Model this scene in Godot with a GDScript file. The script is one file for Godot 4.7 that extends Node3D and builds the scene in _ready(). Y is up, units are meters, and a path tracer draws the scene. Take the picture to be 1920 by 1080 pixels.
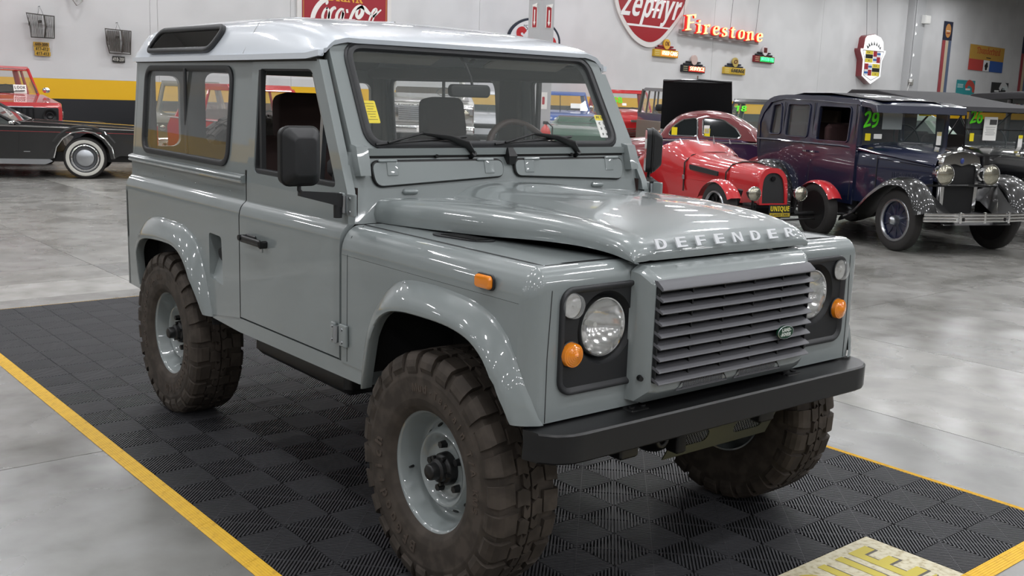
extends Node3D
# A showroom with a grey off-road vehicle on a ribbed mat; metres, y up. Local axes of every vehicle: x forward, y up, z to its right.

class B:  # collects triangles, counter-clockwise seen from outside
	var p := PackedVector3Array()
	var x := Transform3D()
	func tri(a: Vector3, b: Vector3, c: Vector3) -> void:
		p.push_back(x * a); p.push_back(x * b); p.push_back(x * c)
	func quad(a: Vector3, b: Vector3, c: Vector3, d: Vector3) -> void:
		tri(a, b, c); tri(a, c, d)
	func grid(rows: Array, close_v := false, flip := false, close_u := false) -> B:
		var n: int = rows.size()
		for i in (n if close_u else n - 1):
			var r: PackedVector3Array = rows[i]
			var s: PackedVector3Array = rows[(i + 1) % n]
			for j in (r.size() if close_v else r.size() - 1):
				var k := (j + 1) % r.size()
				if flip: quad(r[j], s[j], s[k], r[k])
				else: quad(r[j], r[k], s[k], s[j])
		return self
	func fan(loop: PackedVector3Array, flip := false) -> B:
		var c := Vector3.ZERO
		for v in loop: c += v
		c /= loop.size()
		for j in loop.size():
			if flip: tri(c, loop[(j + 1) % loop.size()], loop[j])
			else: tri(c, loop[j], loop[(j + 1) % loop.size()])
		return self
	func loops(a: Array, cap0 := true, cap1 := true) -> B:
		grid(a, true)
		if cap0: fan(a[0], true)
		if cap1: fan(a[-1])
		return self
	func box(c: Vector3, s: Vector3, r := 0.0) -> B:
		var h := s / 2.0
		if r <= 0.0:
			for k in 3:
				for sg in [-1.0, 1.0]:
					var n := Vector3.ZERO; n[k] = sg
					var u := Vector3.ZERO; u[(k + 1) % 3] = 1.0
					var w := n.cross(u)
					var o := c + n * h
					quad(o - u * h - w * h, o + u * h - w * h, o + u * h + w * h, o - u * h + w * h)
			return self
		r = minf(r, minf(h.x, minf(h.y, h.z)) * 0.98)
		for k in 3:
			for sg in [-1.0, 1.0]:
				var n := Vector3.ZERO; n[k] = sg
				var u := Vector3.ZERO; u[(k + 1) % 3] = 1.0
				var w := n.cross(u)
				var hu := u * (h - Vector3.ONE * r)
				var hw := w * (h - Vector3.ONE * r)
				var o := c + n * h
				quad(o - hu - hw, o + hu - hw, o + hu + hw, o - hu + hw)
		for k in 3:
			for s1 in [-1.0, 1.0]:
				for s2 in [-1.0, 1.0]:
					var a := Vector3.ZERO; a[(k + 1) % 3] = s1
					var b := Vector3.ZERO; b[(k + 2) % 3] = s2
					var e := Vector3.ZERO; e[k] = h[k] - r
					var pa := c + a * h + b * (h - Vector3.ONE * r)
					var pb := c + b * h + a * (h - Vector3.ONE * r)
					if s1 * s2 > 0: quad(pa - e, pb - e, pb + e, pa + e)
					else: quad(pa - e, pa + e, pb + e, pb - e)
		for i in [-1.0, 1.0]:
			for j in [-1.0, 1.0]:
				for k in [-1.0, 1.0]:
					var q := Vector3(i, j, k)
					var b := h - Vector3.ONE * r
					var px := c + q * Vector3(h.x, b.y, b.z)
					var py := c + q * Vector3(b.x, h.y, b.z)
					var pz := c + q * Vector3(b.x, b.y, h.z)
					if i * j * k > 0: tri(px, py, pz)
					else: tri(px, pz, py)
		return self
	func ring(c: Vector3, u: Vector3, w: Vector3, r: float, n: int) -> PackedVector3Array:
		var a := PackedVector3Array()
		for i in n:
			var t := TAU * i / n
			a.push_back(c + u * (cos(t) * r) + w * (sin(t) * r))
		return a
	func side(d: Vector3) -> Array:
		var u := d.cross(Vector3.UP if absf(d.normalized().y) < 0.9 else Vector3.RIGHT).normalized()
		return [u, d.normalized().cross(u)]
	func cyl(a: Vector3, b: Vector3, r0: float, r1 := -1.0, n := 16, caps := true) -> B:
		if r1 < 0: r1 = r0
		var s := side(b - a)
		return loops([ring(a, s[0], s[1], r0, n), ring(b, s[0], s[1], r1, n)], caps, caps)
	func lathe(prof: Array, a: Vector3, d: Vector3, n := 32) -> B:  # prof of Vector2(along, radius)
		var s := side(d)
		var rows := []
		for q in prof: rows.append(ring(a + d.normalized() * q.x, s[0], s[1], maxf(q.y, 0.0001), n))
		return grid(rows, true)
	func tube(pts: Array, r: float, n := 8, closed := false, caps := true) -> B:
		var rows := []
		var m := pts.size()
		var u := Vector3.ZERO
		for i in m:
			var d: Vector3
			if closed: d = pts[(i + 1) % m] - pts[(i + m - 1) % m]
			else: d = pts[mini(i + 1, m - 1)] - pts[maxi(i - 1, 0)]
			d = d.normalized()
			if u == Vector3.ZERO: u = side(d)[0]
			u = (u - d * u.dot(d)).normalized()
			rows.append(ring(pts[i], u, d.cross(u), r, n))
		grid(rows, true, false, closed)
		if caps and not closed:
			fan(rows[0], true); fan(rows[-1])
		return self
	func ribbon(pts: Array, prof: PackedVector2Array, up: Vector3, closed := false, caps := true) -> B:  # prof: (sideways, along up)
		var rows := []
		var m := pts.size()
		for i in m:
			var d: Vector3
			if closed: d = pts[(i + 1) % m] - pts[(i + m - 1) % m]
			else: d = pts[mini(i + 1, m - 1)] - pts[maxi(i - 1, 0)]
			var sd := d.normalized().cross(up).normalized()
			var a := PackedVector3Array()
			for q in prof: a.push_back(pts[i] + sd * q.x + up * q.y)
			rows.append(a)
		grid(rows, true, false, closed)
		if caps and not closed:
			fan(rows[0], true); fan(rows[-1])
		return self
	func ball(c: Vector3, s: Vector3, n := 12) -> B:
		var rows := []
		for i in n + 1:
			var f := PI * i / n - PI / 2
			var a := PackedVector3Array()
			for j in n * 2:
				var t := TAU * j / (n * 2)
				a.push_back(c + s * Vector3(cos(t) * cos(f), sin(f), -sin(t) * cos(f)))
			rows.append(a)
		return grid(rows, true)
	func poly(o: PackedVector2Array, f: Callable, holes := [], flip := false) -> B:
		var a := o.duplicate()
		if Geometry2D.is_polygon_clockwise(a): a.reverse()
		for h0 in holes:
			var h: PackedVector2Array = h0.duplicate()
			if not Geometry2D.is_polygon_clockwise(h): h.reverse()
			var best := INF
			var bi := 0
			var bj := 0
			for i in a.size():
				for j in h.size():
					var dd := a[i].distance_squared_to(h[j])
					if dd < best: best = dd; bi = i; bj = j
			var c := PackedVector2Array()
			for i in bi + 1: c.push_back(a[i])
			for j in h.size() + 1: c.push_back(h[(bj + j) % h.size()])
			for i in range(bi, a.size()): c.push_back(a[i])
			a = c
		var t := Geometry2D.triangulate_polygon(a)
		if t.is_empty(): push_error("a polygon was not cut")
		for i in range(0, t.size(), 3):
			var u := a[t[i]]; var v := a[t[i + 1]]; var w := a[t[i + 2]]
			var ccw := (v - u).cross(w - u) > 0
			if ccw != flip: tri(f.call(u), f.call(v), f.call(w))
			else: tri(f.call(u), f.call(w), f.call(v))
		return self
	func edge(o: PackedVector2Array, f: Callable, g: Callable, flip := false) -> B:
		var a := o.duplicate()
		if Geometry2D.is_polygon_clockwise(a): a.reverse()
		for i in a.size():
			var u := a[i]; var v := a[(i + 1) % a.size()]
			if flip: quad(f.call(v), f.call(u), g.call(u), g.call(v))
			else: quad(f.call(u), f.call(v), g.call(v), g.call(u))
		return self
	func slab(o: PackedVector2Array, f: Callable, g: Callable, holes := []) -> B:  # f maps to the front, g to the back
		poly(o, f, holes); poly(o, g, holes, true)
		edge(o, g, f)
		for h in holes: edge(h, g, f, true)
		return self
	func prism(o: PackedVector2Array, z0: float, z1: float, holes := []) -> B:
		return slab(o, func(q): return Vector3(q.x, q.y, z1), func(q): return Vector3(q.x, q.y, z0), holes)
	func plate(w: float, h: float, r: float, z0: float, z1: float, bev := 0.0, n := 5) -> B:
		var a := []
		var lv := [[0.0, z0], [0.0, z1 - bev], [bev * 0.35, z1 - bev * 0.3], [bev, z1]] if bev > 0 else [[0.0, z0], [0.0, z1]]
		for q in lv:
			var l := PackedVector3Array()
			for v in rrect(w - 2 * q[0], h - 2 * q[0], maxf(r - q[0], 0.0005), n): l.push_back(Vector3(v.x, v.y, q[1]))
			a.append(l)
		return loops(a)
	static func rrect(w: float, h: float, r: float, n := 5, c := Vector2.ZERO) -> PackedVector2Array:
		var a := PackedVector2Array()
		for k in 4:
			var o := Vector2((w / 2 - r) * (1 if k in [0, 3] else -1), (h / 2 - r) * (1 if k < 2 else -1)) + c
			for i in n + 1:
				var t := PI / 2 * (k + float(i) / n)
				a.push_back(o + Vector2(cos(t), sin(t)) * r)
		return a
	static func circle(c: Vector2, r: float, n := 24) -> PackedVector2Array:
		var a := PackedVector2Array()
		for i in n: a.push_back(c + Vector2.from_angle(TAU * i / n) * r)
		return a
	static func curve(pts: Array, per := 6, closed := false) -> Array:  # Catmull-Rom through Vector2 or Vector3
		var out := []
		var m := pts.size()
		for i in (m if closed else m - 1):
			var p0 = pts[(i + m - 1) % m] if closed else pts[maxi(i - 1, 0)]
			var p1 = pts[i]
			var p2 = pts[(i + 1) % m]
			var p3 = pts[(i + 2) % m] if closed else pts[mini(i + 2, m - 1)]
			for k in per:
				var t := float(k) / per
				out.append(0.5 * ((2 * p1) + (p2 - p0) * t + (2 * p0 - 5 * p1 + 4 * p2 - p3) * t * t + (3 * p1 - p0 - 3 * p2 + p3) * t * t * t))
		if not closed: out.append(pts[-1])
		return out
	static func round_poly(pts: Array, r: float, n := 4) -> PackedVector2Array:  # a polygon with its corners rounded
		var a := PackedVector2Array()
		var m := pts.size()
		for i in m:
			var q: Vector2 = pts[i]
			var d0: Vector2 = pts[(i + m - 1) % m] - q
			var d1: Vector2 = pts[(i + 1) % m] - q
			var k := minf(r, minf(d0.length(), d1.length()) * 0.45)
			var u := q + d0.normalized() * k
			var v := q + d1.normalized() * k
			for j in n + 1:
				var t := float(j) / n
				a.push_back(u * (1 - t) * (1 - t) + q * 2 * t * (1 - t) + v * t * t)
		return a
	func mesh(angle := 50.0) -> ArrayMesh:
		var n := p.size()
		var fn := PackedVector3Array()
		fn.resize(n / 3)
		var at := {}
		for i in n / 3:
			var c := (p[i * 3 + 1] - p[i * 3]).cross(p[i * 3 + 2] - p[i * 3])
			fn[i] = c
			if angle > 0.0:
				for k in 3:
					var key := Vector3i((p[i * 3 + k] * 20000.0).round())
					if at.has(key): at[key].append(i)
					else: at[key] = [i]
		var no := PackedVector3Array()
		no.resize(n)
		var ca := cos(deg_to_rad(angle))
		var v := PackedVector3Array()
		v.resize(n)
		for i in n / 3:
			var f := fn[i].normalized()
			for k in 3:
				var o := i * 3 + (0 if k == 0 else 3 - k)  # stored clockwise
				v[o] = p[i * 3 + k]
				var s := f
				if angle > 0.0:
					s = Vector3.ZERO
					for q in at[Vector3i((p[i * 3 + k] * 20000.0).round())]:
						if f.dot(fn[q].normalized()) > ca: s += fn[q]
					s = s.normalized() if s.length_squared() > 1e-24 else f
				no[o] = s if s != Vector3.ZERO else Vector3.UP
		var arr := []
		arr.resize(Mesh.ARRAY_MAX)
		arr[Mesh.ARRAY_VERTEX] = v
		arr[Mesh.ARRAY_NORMAL] = no
		var m := ArrayMesh.new()
		if n: m.add_surface_from_arrays(Mesh.PRIMITIVE_TRIANGLES, arr)
		return m

var taken := {}
func numbered(s: String) -> String:
	taken[s] = taken.get(s, -1) + 1
	return s if taken[s] == 0 else "%s_%03d" % [s, taken[s]]
func thing(called: String, label: String, category: String, at := Vector3.ZERO, turn := 0.0, group := "") -> Node3D:
	var o := Node3D.new()
	o.name = numbered(called)
	add_child(o)
	o.position = at
	o.rotation.y = turn
	return tag(o, label, category, group)
func tag(o: Node3D, label: String, category: String, group := "") -> Node3D:
	o.set_meta("label", label); o.set_meta("category", category)
	if group: o.set_meta("group", group)
	return o
func part(parent: Node, called: String, b, m: Material, angle := 50.0) -> MeshInstance3D:
	var o := MeshInstance3D.new()
	o.mesh = b.mesh(angle) if b is B else b
	o.material_override = m
	if parent == self:
		o.name = numbered(called); add_child(o)
	else:
		o.name = called; parent.add_child(o, true)
	return o
func group(parent: Node, called: String, t := Transform3D()) -> Node3D:
	var o := Node3D.new()
	o.name = called; parent.add_child(o, true); o.transform = t
	return o
func struct(called: String, b, m: Material, angle := 50.0) -> MeshInstance3D:
	var o := part(self, called, b, m, angle)
	o.set_meta("kind", "structure")
	return o
func mat(c, rough := 0.5, metal := 0.0, o := {}) -> StandardMaterial3D:
	var m := StandardMaterial3D.new()
	m.albedo_color = Color(c) if c is String else c
	m.roughness = rough; m.metallic = metal
	for k in o: m.set(k, o[k])
	return m
func paint(c, rough := 0.35, o := {}) -> StandardMaterial3D:
	var d := {"clearcoat_enabled": true, "clearcoat": 1.0, "clearcoat_roughness": 0.03}
	d.merge(o, true)
	return mat(c, rough, 0.0, d)
func glass(c, a: float, o := {}) -> StandardMaterial3D:
	var k := Color(c); k.a = a
	var d := {"transparency": BaseMaterial3D.TRANSPARENCY_ALPHA}
	d.merge(o, true)
	return mat(k, 0.02, 0.0, d)
func glow(c, e: float, albedo := "#dddddd") -> StandardMaterial3D:
	return mat(albedo, 0.4, 0.0, {"emission_enabled": true, "emission": Color(c), "emission_energy_multiplier": e})
func noise(freq: float, oct := 4, sd := 1, ramp := [], size := 512, kind := FastNoiseLite.TYPE_SIMPLEX_SMOOTH) -> NoiseTexture2D:
	var n := FastNoiseLite.new()
	n.seed = sd; n.frequency = freq; n.fractal_octaves = oct; n.noise_type = kind
	var t := NoiseTexture2D.new()
	t.width = size; t.height = size; t.seamless = true; t.noise = n
	if ramp:
		var g := Gradient.new()
		g.offsets = PackedFloat32Array(ramp[0]); g.colors = PackedColorArray(ramp[1])
		t.color_ramp = g
	return t
var fonts := {}
func font(bold := true, serif := false, italic := false) -> Font:
	var k := [bold, serif, italic]
	if not fonts.has(k):
		var f := SystemFont.new()
		f.font_names = PackedStringArray(["Droid Serif" if serif else "Droid Sans"])
		f.font_weight = 700 if bold else 400
		if italic:
			var v := FontVariation.new()
			v.base_font = f
			v.variation_transform = Transform2D(Vector2(1, 0), Vector2(0.22, 1), Vector2.ZERO)
			fonts[k] = v
		else: fonts[k] = f
	return fonts[k]
func text(s: String, height: float, depth := 0.004, bold := true, serif := false, italic := false) -> TextMesh:  # height of a capital
	var t := TextMesh.new()
	t.text = s; t.font = font(bold, serif, italic); t.font_size = 48; t.pixel_size = height / 34.0; t.depth = depth
	t.curve_step = 2.0
	return t
func words(parent: Node, s: String, m: Material, at: Transform3D, height: float, width := 0.0, depth := 0.004, bold := true, serif := false, italic := false, called := "lettering") -> MeshInstance3D:
	var t := text(s, height, depth, bold, serif, italic)
	var o := part(parent, called, t, m)
	var k := width / t.get_aabb().size.x if width > 0 else 1.0
	o.transform = at * Transform3D(Basis.from_scale(Vector3(k, 1, 1)), Vector3(0, 0, depth / 2))
	return o
func look_basis(n: Vector3, up := Vector3.UP) -> Basis:  # z along n, y near up
	var xx := up.cross(n).normalized()
	return Basis(xx, n.cross(xx).normalized(), n.normalized())
func P3(a: Array) -> PackedVector3Array:
	return PackedVector3Array(a)
func P2(a: Array) -> PackedVector2Array:
	return PackedVector2Array(a)
func V(x: float, y: float, z: float) -> Vector3: return Vector3(x, y, z)
func U(x: float, y: float) -> Vector2: return Vector2(x, y)
const FLOOR := -0.016
var lamps := []
func _ready() -> void:
	var cam := Camera3D.new()
	cam.name = "camera"
	cam.fov = 31.171
	cam.transform = Transform3D(Basis(V(0.63874974, 0.03328535, -0.76869425), V(-0.16292349, 0.98226015, -0.09284895), V(0.75196722, 0.18454559, 0.63284139)).orthonormalized(), V(3.01033, 1.66534, 2.95872))
	cam.far = 200.0
	add_child(cam)
	var env := Environment.new()
	env.background_mode = Environment.BG_COLOR
	env.background_color = Color("#20242a")
	env.tonemap_mode = Environment.TONE_MAPPER_LINEAR
	env.tonemap_exposure = 0.97
	env.sdfgi_enabled = true; env.ssao_enabled = true; env.ssil_enabled = true
	var we := WorldEnvironment.new()
	we.name = "environment"
	we.environment = env
	add_child(we)
	materials()
	room()
	ceiling_lamps()
	mat_floor()
	vehicle()
	wall_signs()
	other_cars()

func materials() -> void:
	M.grey = paint("#858c8c", 0.32)
	M.roof = paint("#dfe5ec", 0.3)
	M.black = mat("#0c0c0d", 0.45)
	M.satin = mat("#131314", 0.38)
	M.plastic = mat("#1b1c1e", 0.5)
	M.slat = mat("#626266", 0.5)
	M.rubber = mat("#1d1c1b", 0.75)
	M.seal = mat("#2a2b2d", 0.5)
	M.chrome = mat("#e4e4e4", 0.08, 1.0)
	M.steel = mat("#b9bcc0", 0.3, 1.0)
	M.dark_metal = mat("#1a1a1c", 0.4, 0.6)
	M.glass = glass("#e8f0ee", 0.06)
	M.tint = glass("#3a4240", 0.35)
	M.white = mat("#e9e9e6", 0.5)
	M.paper = mat("#f2f1ec", 0.8)
	M.yellow_paper = mat("#f2dc1c", 0.7)
	M.ink = mat("#161616", 0.7)
	M.green_ink = mat("#5be012", 0.6)
	M.amber = mat("#f08a10", 0.12, 0.0, {"clearcoat_enabled": true, "clearcoat": 1.0, "clearcoat_roughness": 0.03})
	M.seat = mat("#3a2a27", 0.9)
	M.trim = mat("#4b4742", 0.8)
	M.tan = mat("#8e8a80", 0.8)
	M.interior = mat("#222223", 0.85)
	M.red = paint("#b4151c")
	M.maroon = paint("#6d1018")
	M.navy = paint("#0d1530")
	M.gloss_black = paint("#060607")
	M.wall_white = mat("#d3d3d3", 0.85, 0.0, {"albedo_texture": noise(0.006, 3, 5, [[0.3, 0.7], [Color("#f6f6f6"), Color.WHITE]]), "uv1_triplanar": true, "uv1_world_triplanar": true, "uv1_scale": Vector3.ONE * 0.15})
	M.wall_yellow = mat("#e8b510", 0.6)
	M.wall_black = mat("#1b1d21", 0.55)
	M.column = mat("#b9babb", 0.6)

func slab_mat(c: String, sd: int) -> StandardMaterial3D:
	return mat(c, 1.0, 0.0, {
		"albedo_texture": noise(0.012, 6, sd, [[0.15, 0.42, 0.6, 0.85], [Color("#d6d5d2"), Color("#ebeae8"), Color("#f4f3f1"), Color.WHITE]], 1024),
		"roughness_texture": noise(0.008, 3, sd + 7, [[0.2, 0.8], [Color(0.21, 0.21, 0.21), Color(0.31, 0.31, 0.31)]], 512),
		"detail_enabled": true, "detail_blend_mode": BaseMaterial3D.BLEND_MODE_MUL,
		"detail_albedo": noise(0.006, 4, sd + 11, [[0.2, 0.45, 0.65], [Color(0.87, 0.868, 0.86), Color(0.96, 0.96, 0.956), Color.WHITE]], 512),
		"uv1_triplanar": true, "uv1_world_triplanar": true, "uv1_scale": V(0.23, 0.23, 0.23)})

var M := {}
const X0 := -23.0
const X1 := 27.0
const Z0 := -62.0
const Z1 := 28.0
const TOP := 8.2
func room() -> void:
	var base := struct("floor", B.new().box(V((X0 + X1) / 2, -0.15, (Z0 + Z1) / 2), V(X1 - X0 + 0.6, 0.26, Z1 - Z0 + 0.6)), mat("#4a4947", 0.8))
	var tones := [slab_mat("#8e8d8a", 21), slab_mat("#878785", 45), slab_mat("#94938f", 71), slab_mat("#a6a5a1", 90)]
	var xs := [X0]
	var x := -1.655 - 3.71 * 5
	while x < X1:
		xs.append(x)
		if absf(x - (-1.655 - 3.71)) < 0.1: xs.append(x - 0.66); xs.append(x - 1.32)
		x += 3.71
	xs.append(X1); xs.sort()
	var zs := []
	var z := -0.12 - 3.71 * 16
	while z < Z1:
		zs.append(z); z += 3.71
	zs.append(Z0); zs.append(Z1); zs.append(-2.2); zs.sort()
	var rng := RandomNumberGenerator.new()
	rng.seed = 4
	for i in xs.size() - 1:
		for j in zs.size() - 1:
			var dx: float = xs[i + 1] - xs[i]
			var dz: float = zs[j + 1] - zs[j]
			if dx < 0.02 or dz < 0.02: continue
			var pale: bool = absf(dx - 0.66) < 0.01 and xs[i] > -6.2 or absf(zs[j] + 3.83) < 0.01 and xs[i] < -6.0
			var b := B.new()
			b.box(V((xs[i] + xs[i + 1]) / 2, FLOOR - 0.011, (zs[j] + zs[j + 1]) / 2), V(dx - 0.005, 0.022, dz - 0.005))
			part(base, "concrete_slab", b, tones[3] if pale else tones[rng.randi() % 3], 0.0)
	# back wall, bands of colour are separate coats on it: plinth, stripe and upper panels
	var wl := struct("wall_back", B.new().box(V(X0 - 0.16, TOP / 2, (Z0 + Z1) / 2), V(0.3, TOP, Z1 - Z0)), M.wall_white)
	part(wl, "black_dado", B.new().box(V(X0 - 0.004, 0.600 + FLOOR / 2, (Z0 + Z1) / 2), V(0.016, 1.200 - FLOOR, Z1 - Z0)), M.wall_black)
	part(wl, "yellow_stripe", B.new().box(V(X0 - 0.004, 1.433, (Z0 + Z1) / 2), V(0.016, 0.466, Z1 - Z0)), M.wall_yellow)
	var js := [-52.722, -42.549, -35.427, -28.442, -17.251, -10.785, -7.134, -6.942, 0.745, 9.0, Z1]
	for j in js.size():
		var a: float = Z0 if j == 0 else js[j - 1] + 0.012
		part(wl, "wall_panel", B.new().box(V(X0 - 0.004, (1.666 + TOP) / 2, (a + js[j]) / 2), V(0.02, TOP - 1.666, js[j] - a), 0.004), M.wall_white)
	for k in 3:
		var wn: String = ["wall_left", "wall_right", "wall_front"][k]
		var c := [V((X0 + X1) / 2, TOP / 2, Z1 + 0.16), V((X0 + X1) / 2, TOP / 2, Z0 - 0.16), V(X1 + 0.16, TOP / 2, (Z0 + Z1) / 2)]
		var s := [V(X1 - X0, TOP, 0.3), V(X1 - X0, TOP, 0.3), V(0.3, TOP, Z1 - Z0)]
		var cc: Vector3 = c[k]
		var ss: Vector3 = s[k]
		var w := struct(wn, B.new().box(cc, ss), M.wall_white)
		part(w, "black_dado", B.new().box(V(cc.x, 0.627, cc.z), V(ss.x + (0.03 if k == 2 else 0.0), 1.27, ss.z + (0.0 if k == 2 else 0.03))), M.wall_black)
		part(w, "yellow_stripe", B.new().box(V(cc.x, 1.46, cc.z), V(ss.x + (0.03 if k == 2 else 0.0), 0.412, ss.z + (0.0 if k == 2 else 0.03))), M.wall_yellow)
	var cl := struct("ceiling", B.new().box(V((X0 + X1) / 2, TOP + 0.15, (Z0 + Z1) / 2), V(X1 - X0 + 0.6, 0.3, Z1 - Z0 + 0.6)), mat("#c2c2c0", 0.8))
	for i in 12:
		var bz := Z0 + 5.0 + i * 7.6
		part(cl, "joist", B.new().box(V((X0 + X1) / 2, TOP - 0.25, bz), V(X1 - X0, 0.5, 0.16)), mat("#b4b4b0", 0.7))

func ceiling_lamps() -> void:
	var h := 7.0
	var spots := []
	for i in 11:
		for j in 13:
			var at := V(-20.65 + i * 4.05, h, -45.0 + j * 4.0)  # outermost columns are added to brighten the back wall and the vehicle
			if at.z < -30 and at.x > -2 or at.z < -14 and at.x > 10: continue
			spots.append(at)
	for i in 8:
		for j in 4: spots.append(V(-18.0 + i * 5.6, h, 8.0 + j * 5.4))  # unseen rows behind the camera, added to light the near side of the vehicle
	var proto: Node3D = null
	for at in spots:
		if proto == null:
			proto = thing("high_bay_lamp", "white linear high bay lamp under the hall ceiling, out of the frame, some rows added for light", "lamp", at, 0.0, "high bay lamps under the ceiling")
			part(proto, "housing", B.new().box(V(0, 0.06, 0), V(0.40, 0.09, 0.90), 0.015), M.white)
			part(proto, "diffuser", B.new().box(V(0, 0.01, 0), V(0.34, 0.02, 0.84), 0.004), glow("#fbfcff", 9.0))
			for s in [-0.38, 0.38]: part(proto, "hanger", B.new().cyl(V(0, 0.1, s), V(0, TOP - h, s), 0.004, -1, 6), M.steel)
			var l := AreaLight3D.new()
			l.name = "lamp_light"
			l.area_size = Vector2(0.34, 0.84); l.area_normalize_energy = true
			l.light_energy = 7.4; l.light_color = Color("#fbfcff"); l.shadow_enabled = true
			l.area_range = 60.0
			l.rotation.x = -PI / 2
			l.position.y = -0.02
			proto.add_child(l)
		else:
			var o := proto.duplicate()
			o.name = numbered("high_bay_lamp"); add_child(o); o.position = at

func mat_floor() -> void:
	var m := Node3D.new()
	m.name = "ribbed_floor_mat"
	add_child(m)
	tag(m, "black ribbed interlocking tile mat with yellow edging under the grey off-road vehicle", "floor mat")
	var tile_m := mat("#3a3a3d", 0.55)
	var tb := B.new()
	tb.box(V(0, -0.0145, 0), V(0.399, 0.003, 0.399))
	for q in 4:
		tb.x = Transform3D(Basis(Vector3.UP, q * PI / 2), Vector3.ZERO)
		var n := 22
		var w := 0.4 / n * 0.5
		for k in n:
			var s := 0.4 * (k + 0.5) / n
			var e := []
			for sg in [-0.5, 0.5]:
				var t: float = clampf(s + w * sg, 0.001, 0.399)
				var g := 0.0016
				if t <= 0.2: e.append([V(maxf(t - g, g), 0, g), V(g, 0, maxf(t - g, g))])
				else: e.append([V(0.2 - g, 0, minf(t - 0.2 + g, 0.2 - g)), V(minf(t - 0.2 + g, 0.2 - g), 0, 0.2 - g)])
			var dn := V(0, -0.013, 0)
			tb.quad(e[0][1], e[1][1], e[1][0], e[0][0])
			tb.quad(e[0][0], e[0][0] + dn, e[0][1] + dn, e[0][1])
			tb.quad(e[1][1], e[1][1] + dn, e[1][0] + dn, e[1][0])
			tb.quad(e[0][1], e[0][1] + dn, e[1][1] + dn, e[1][1])
			tb.quad(e[1][0], e[1][0] + dn, e[0][0] + dn, e[0][0])
		tb.x = tb.x * Transform3D(Basis(Vector3.UP, -PI / 4), Vector3.ZERO)
		tb.box(V(0.1414, -0.0035, 0), V(0.2828, 0.006, 0.0022))
	tb.x = Transform3D()
	var tm := tb.mesh(0)
	for i in 16:
		for j in 7:
			if i == 15 and j in [2, 3, 4]: continue
			var o := part(m, "mat_tile", tm, tile_m)
			o.position = V(-4.8 + i * 0.4, 0, -1.2 + j * 0.4)
	# yellow ramp edging, one piece for each tile
	var em := mat("#e2b422", 0.55, 0.0, {"albedo_texture": noise(0.02, 5, 3, [[0.15, 0.35, 0.7], [Color("#dcd3b8"), Color("#f8f5ee"), Color.WHITE]]), "uv1_triplanar": true, "uv1_world_triplanar": true, "uv1_scale": Vector3.ONE * 2.0})
	var eb := B.new()
	var prof := [U(0, -0.015), U(0, 0.0)]
	for k in 6:
		var a := 0.004 + k * 0.0093
		prof.append_array([U(a, -0.0002 - a * 0.2), U(a + 0.001, -0.0016 - a * 0.2), U(a + 0.002, -0.0016 - a * 0.2), U(a + 0.003, -0.0002 - a * 0.2)])
	prof.append_array([U(0.062, -0.0135), U(0.062, -0.015)])
	var rows := []
	for sx in [-0.1993, 0.1993]:
		var r := PackedVector3Array()
		for q in prof: r.push_back(V(sx, q.y, q.x))
		rows.append(r)
	eb.loops([rows[0], rows[1]], false, false)
	for k in 2: eb.poly(P2(prof), func(q): return V(0.1993 * (2 * k - 1), q.y, q.x))
	var eme := eb.mesh(0)
	for i in 16:
		for s in [0, 1]:
			var o := part(m, "edging", eme, em)
			o.position = V(-4.8 + i * 0.4, 0, 1.4 - 2.8 * s); o.rotation.y = PI * s
	for j in 7:
		for s in [0, 1]:
			var o := part(m, "edging", eme, em)
			o.position = V(1.4 - 6.4 * s, 0, -1.2 + j * 0.4); o.rotation.y = PI / 2 + PI * s
	for a in [0, 1]:
		for c in [0, 1]:
			var cb := B.new()
			var q := V(1, 0, 1) * 0.0015
			cb.x = Transform3D(Basis.from_scale(V(1.0 if a else -1.0, 1, 1.0 if c else -1.0)), V(1.4 if a else -5.0, 0, 1.4 if c else -1.4))
			cb.tri(q + V(0, -0.001, 0), q + V(0, -0.0135, 0.06), q + V(0.06, -0.0135, 0.06)); cb.tri(q + V(0, -0.001, 0), q + V(0.06, -0.0135, 0.06), q + V(0.06, -0.0135, 0))
			part(m, "edging_corner", cb, em)
	# the printed name plate let into the front of the mat
	var np := thing("name_plate", "cream printed name plate with yellow lettering set in the mat's front edge", "sign", V(1.2, -0.014, 0), PI / 2)
	var cream := mat("#cfc8ae", 0.55, 0.0, {"albedo_texture": noise(0.03, 5, 9, [[0.12, 0.35, 0.65], [Color("#c9c1ac"), Color("#f0ece2"), Color.WHITE]]), "uv1_triplanar": true, "uv1_scale": Vector3.ONE * 2.0})
	part(np, "plate", B.new().box(V(0, 0.0068, 0), V(1.198, 0.0136, 0.398), 0.001), cream)
	var ym := mat("#c2b13c", 0.6)
	var bm := mat("#5c5750", 0.7)
	# reading direction is towards -z of the hall, letters' tops towards the vehicle
	for q in [[bm, 0.0138, V(0.007, 0, 0.010)], [ym, 0.0143, Vector3.ZERO]]:
		var t := Transform3D(Basis(V(1, 0, 0), V(0, 0, -1), V(0, 1, 0)), V(-0.02, q[1], -0.015) + q[2])
		words(np, "UNIQUE", q[0], t, 0.25, 1.06, 0.0006)
		t.origin = V(0.0, q[1], 0.163) + q[2] * 0.4
		words(np, "CLASSIC CARS", q[0], t, 0.045, 1.02, 0.0006)
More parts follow.
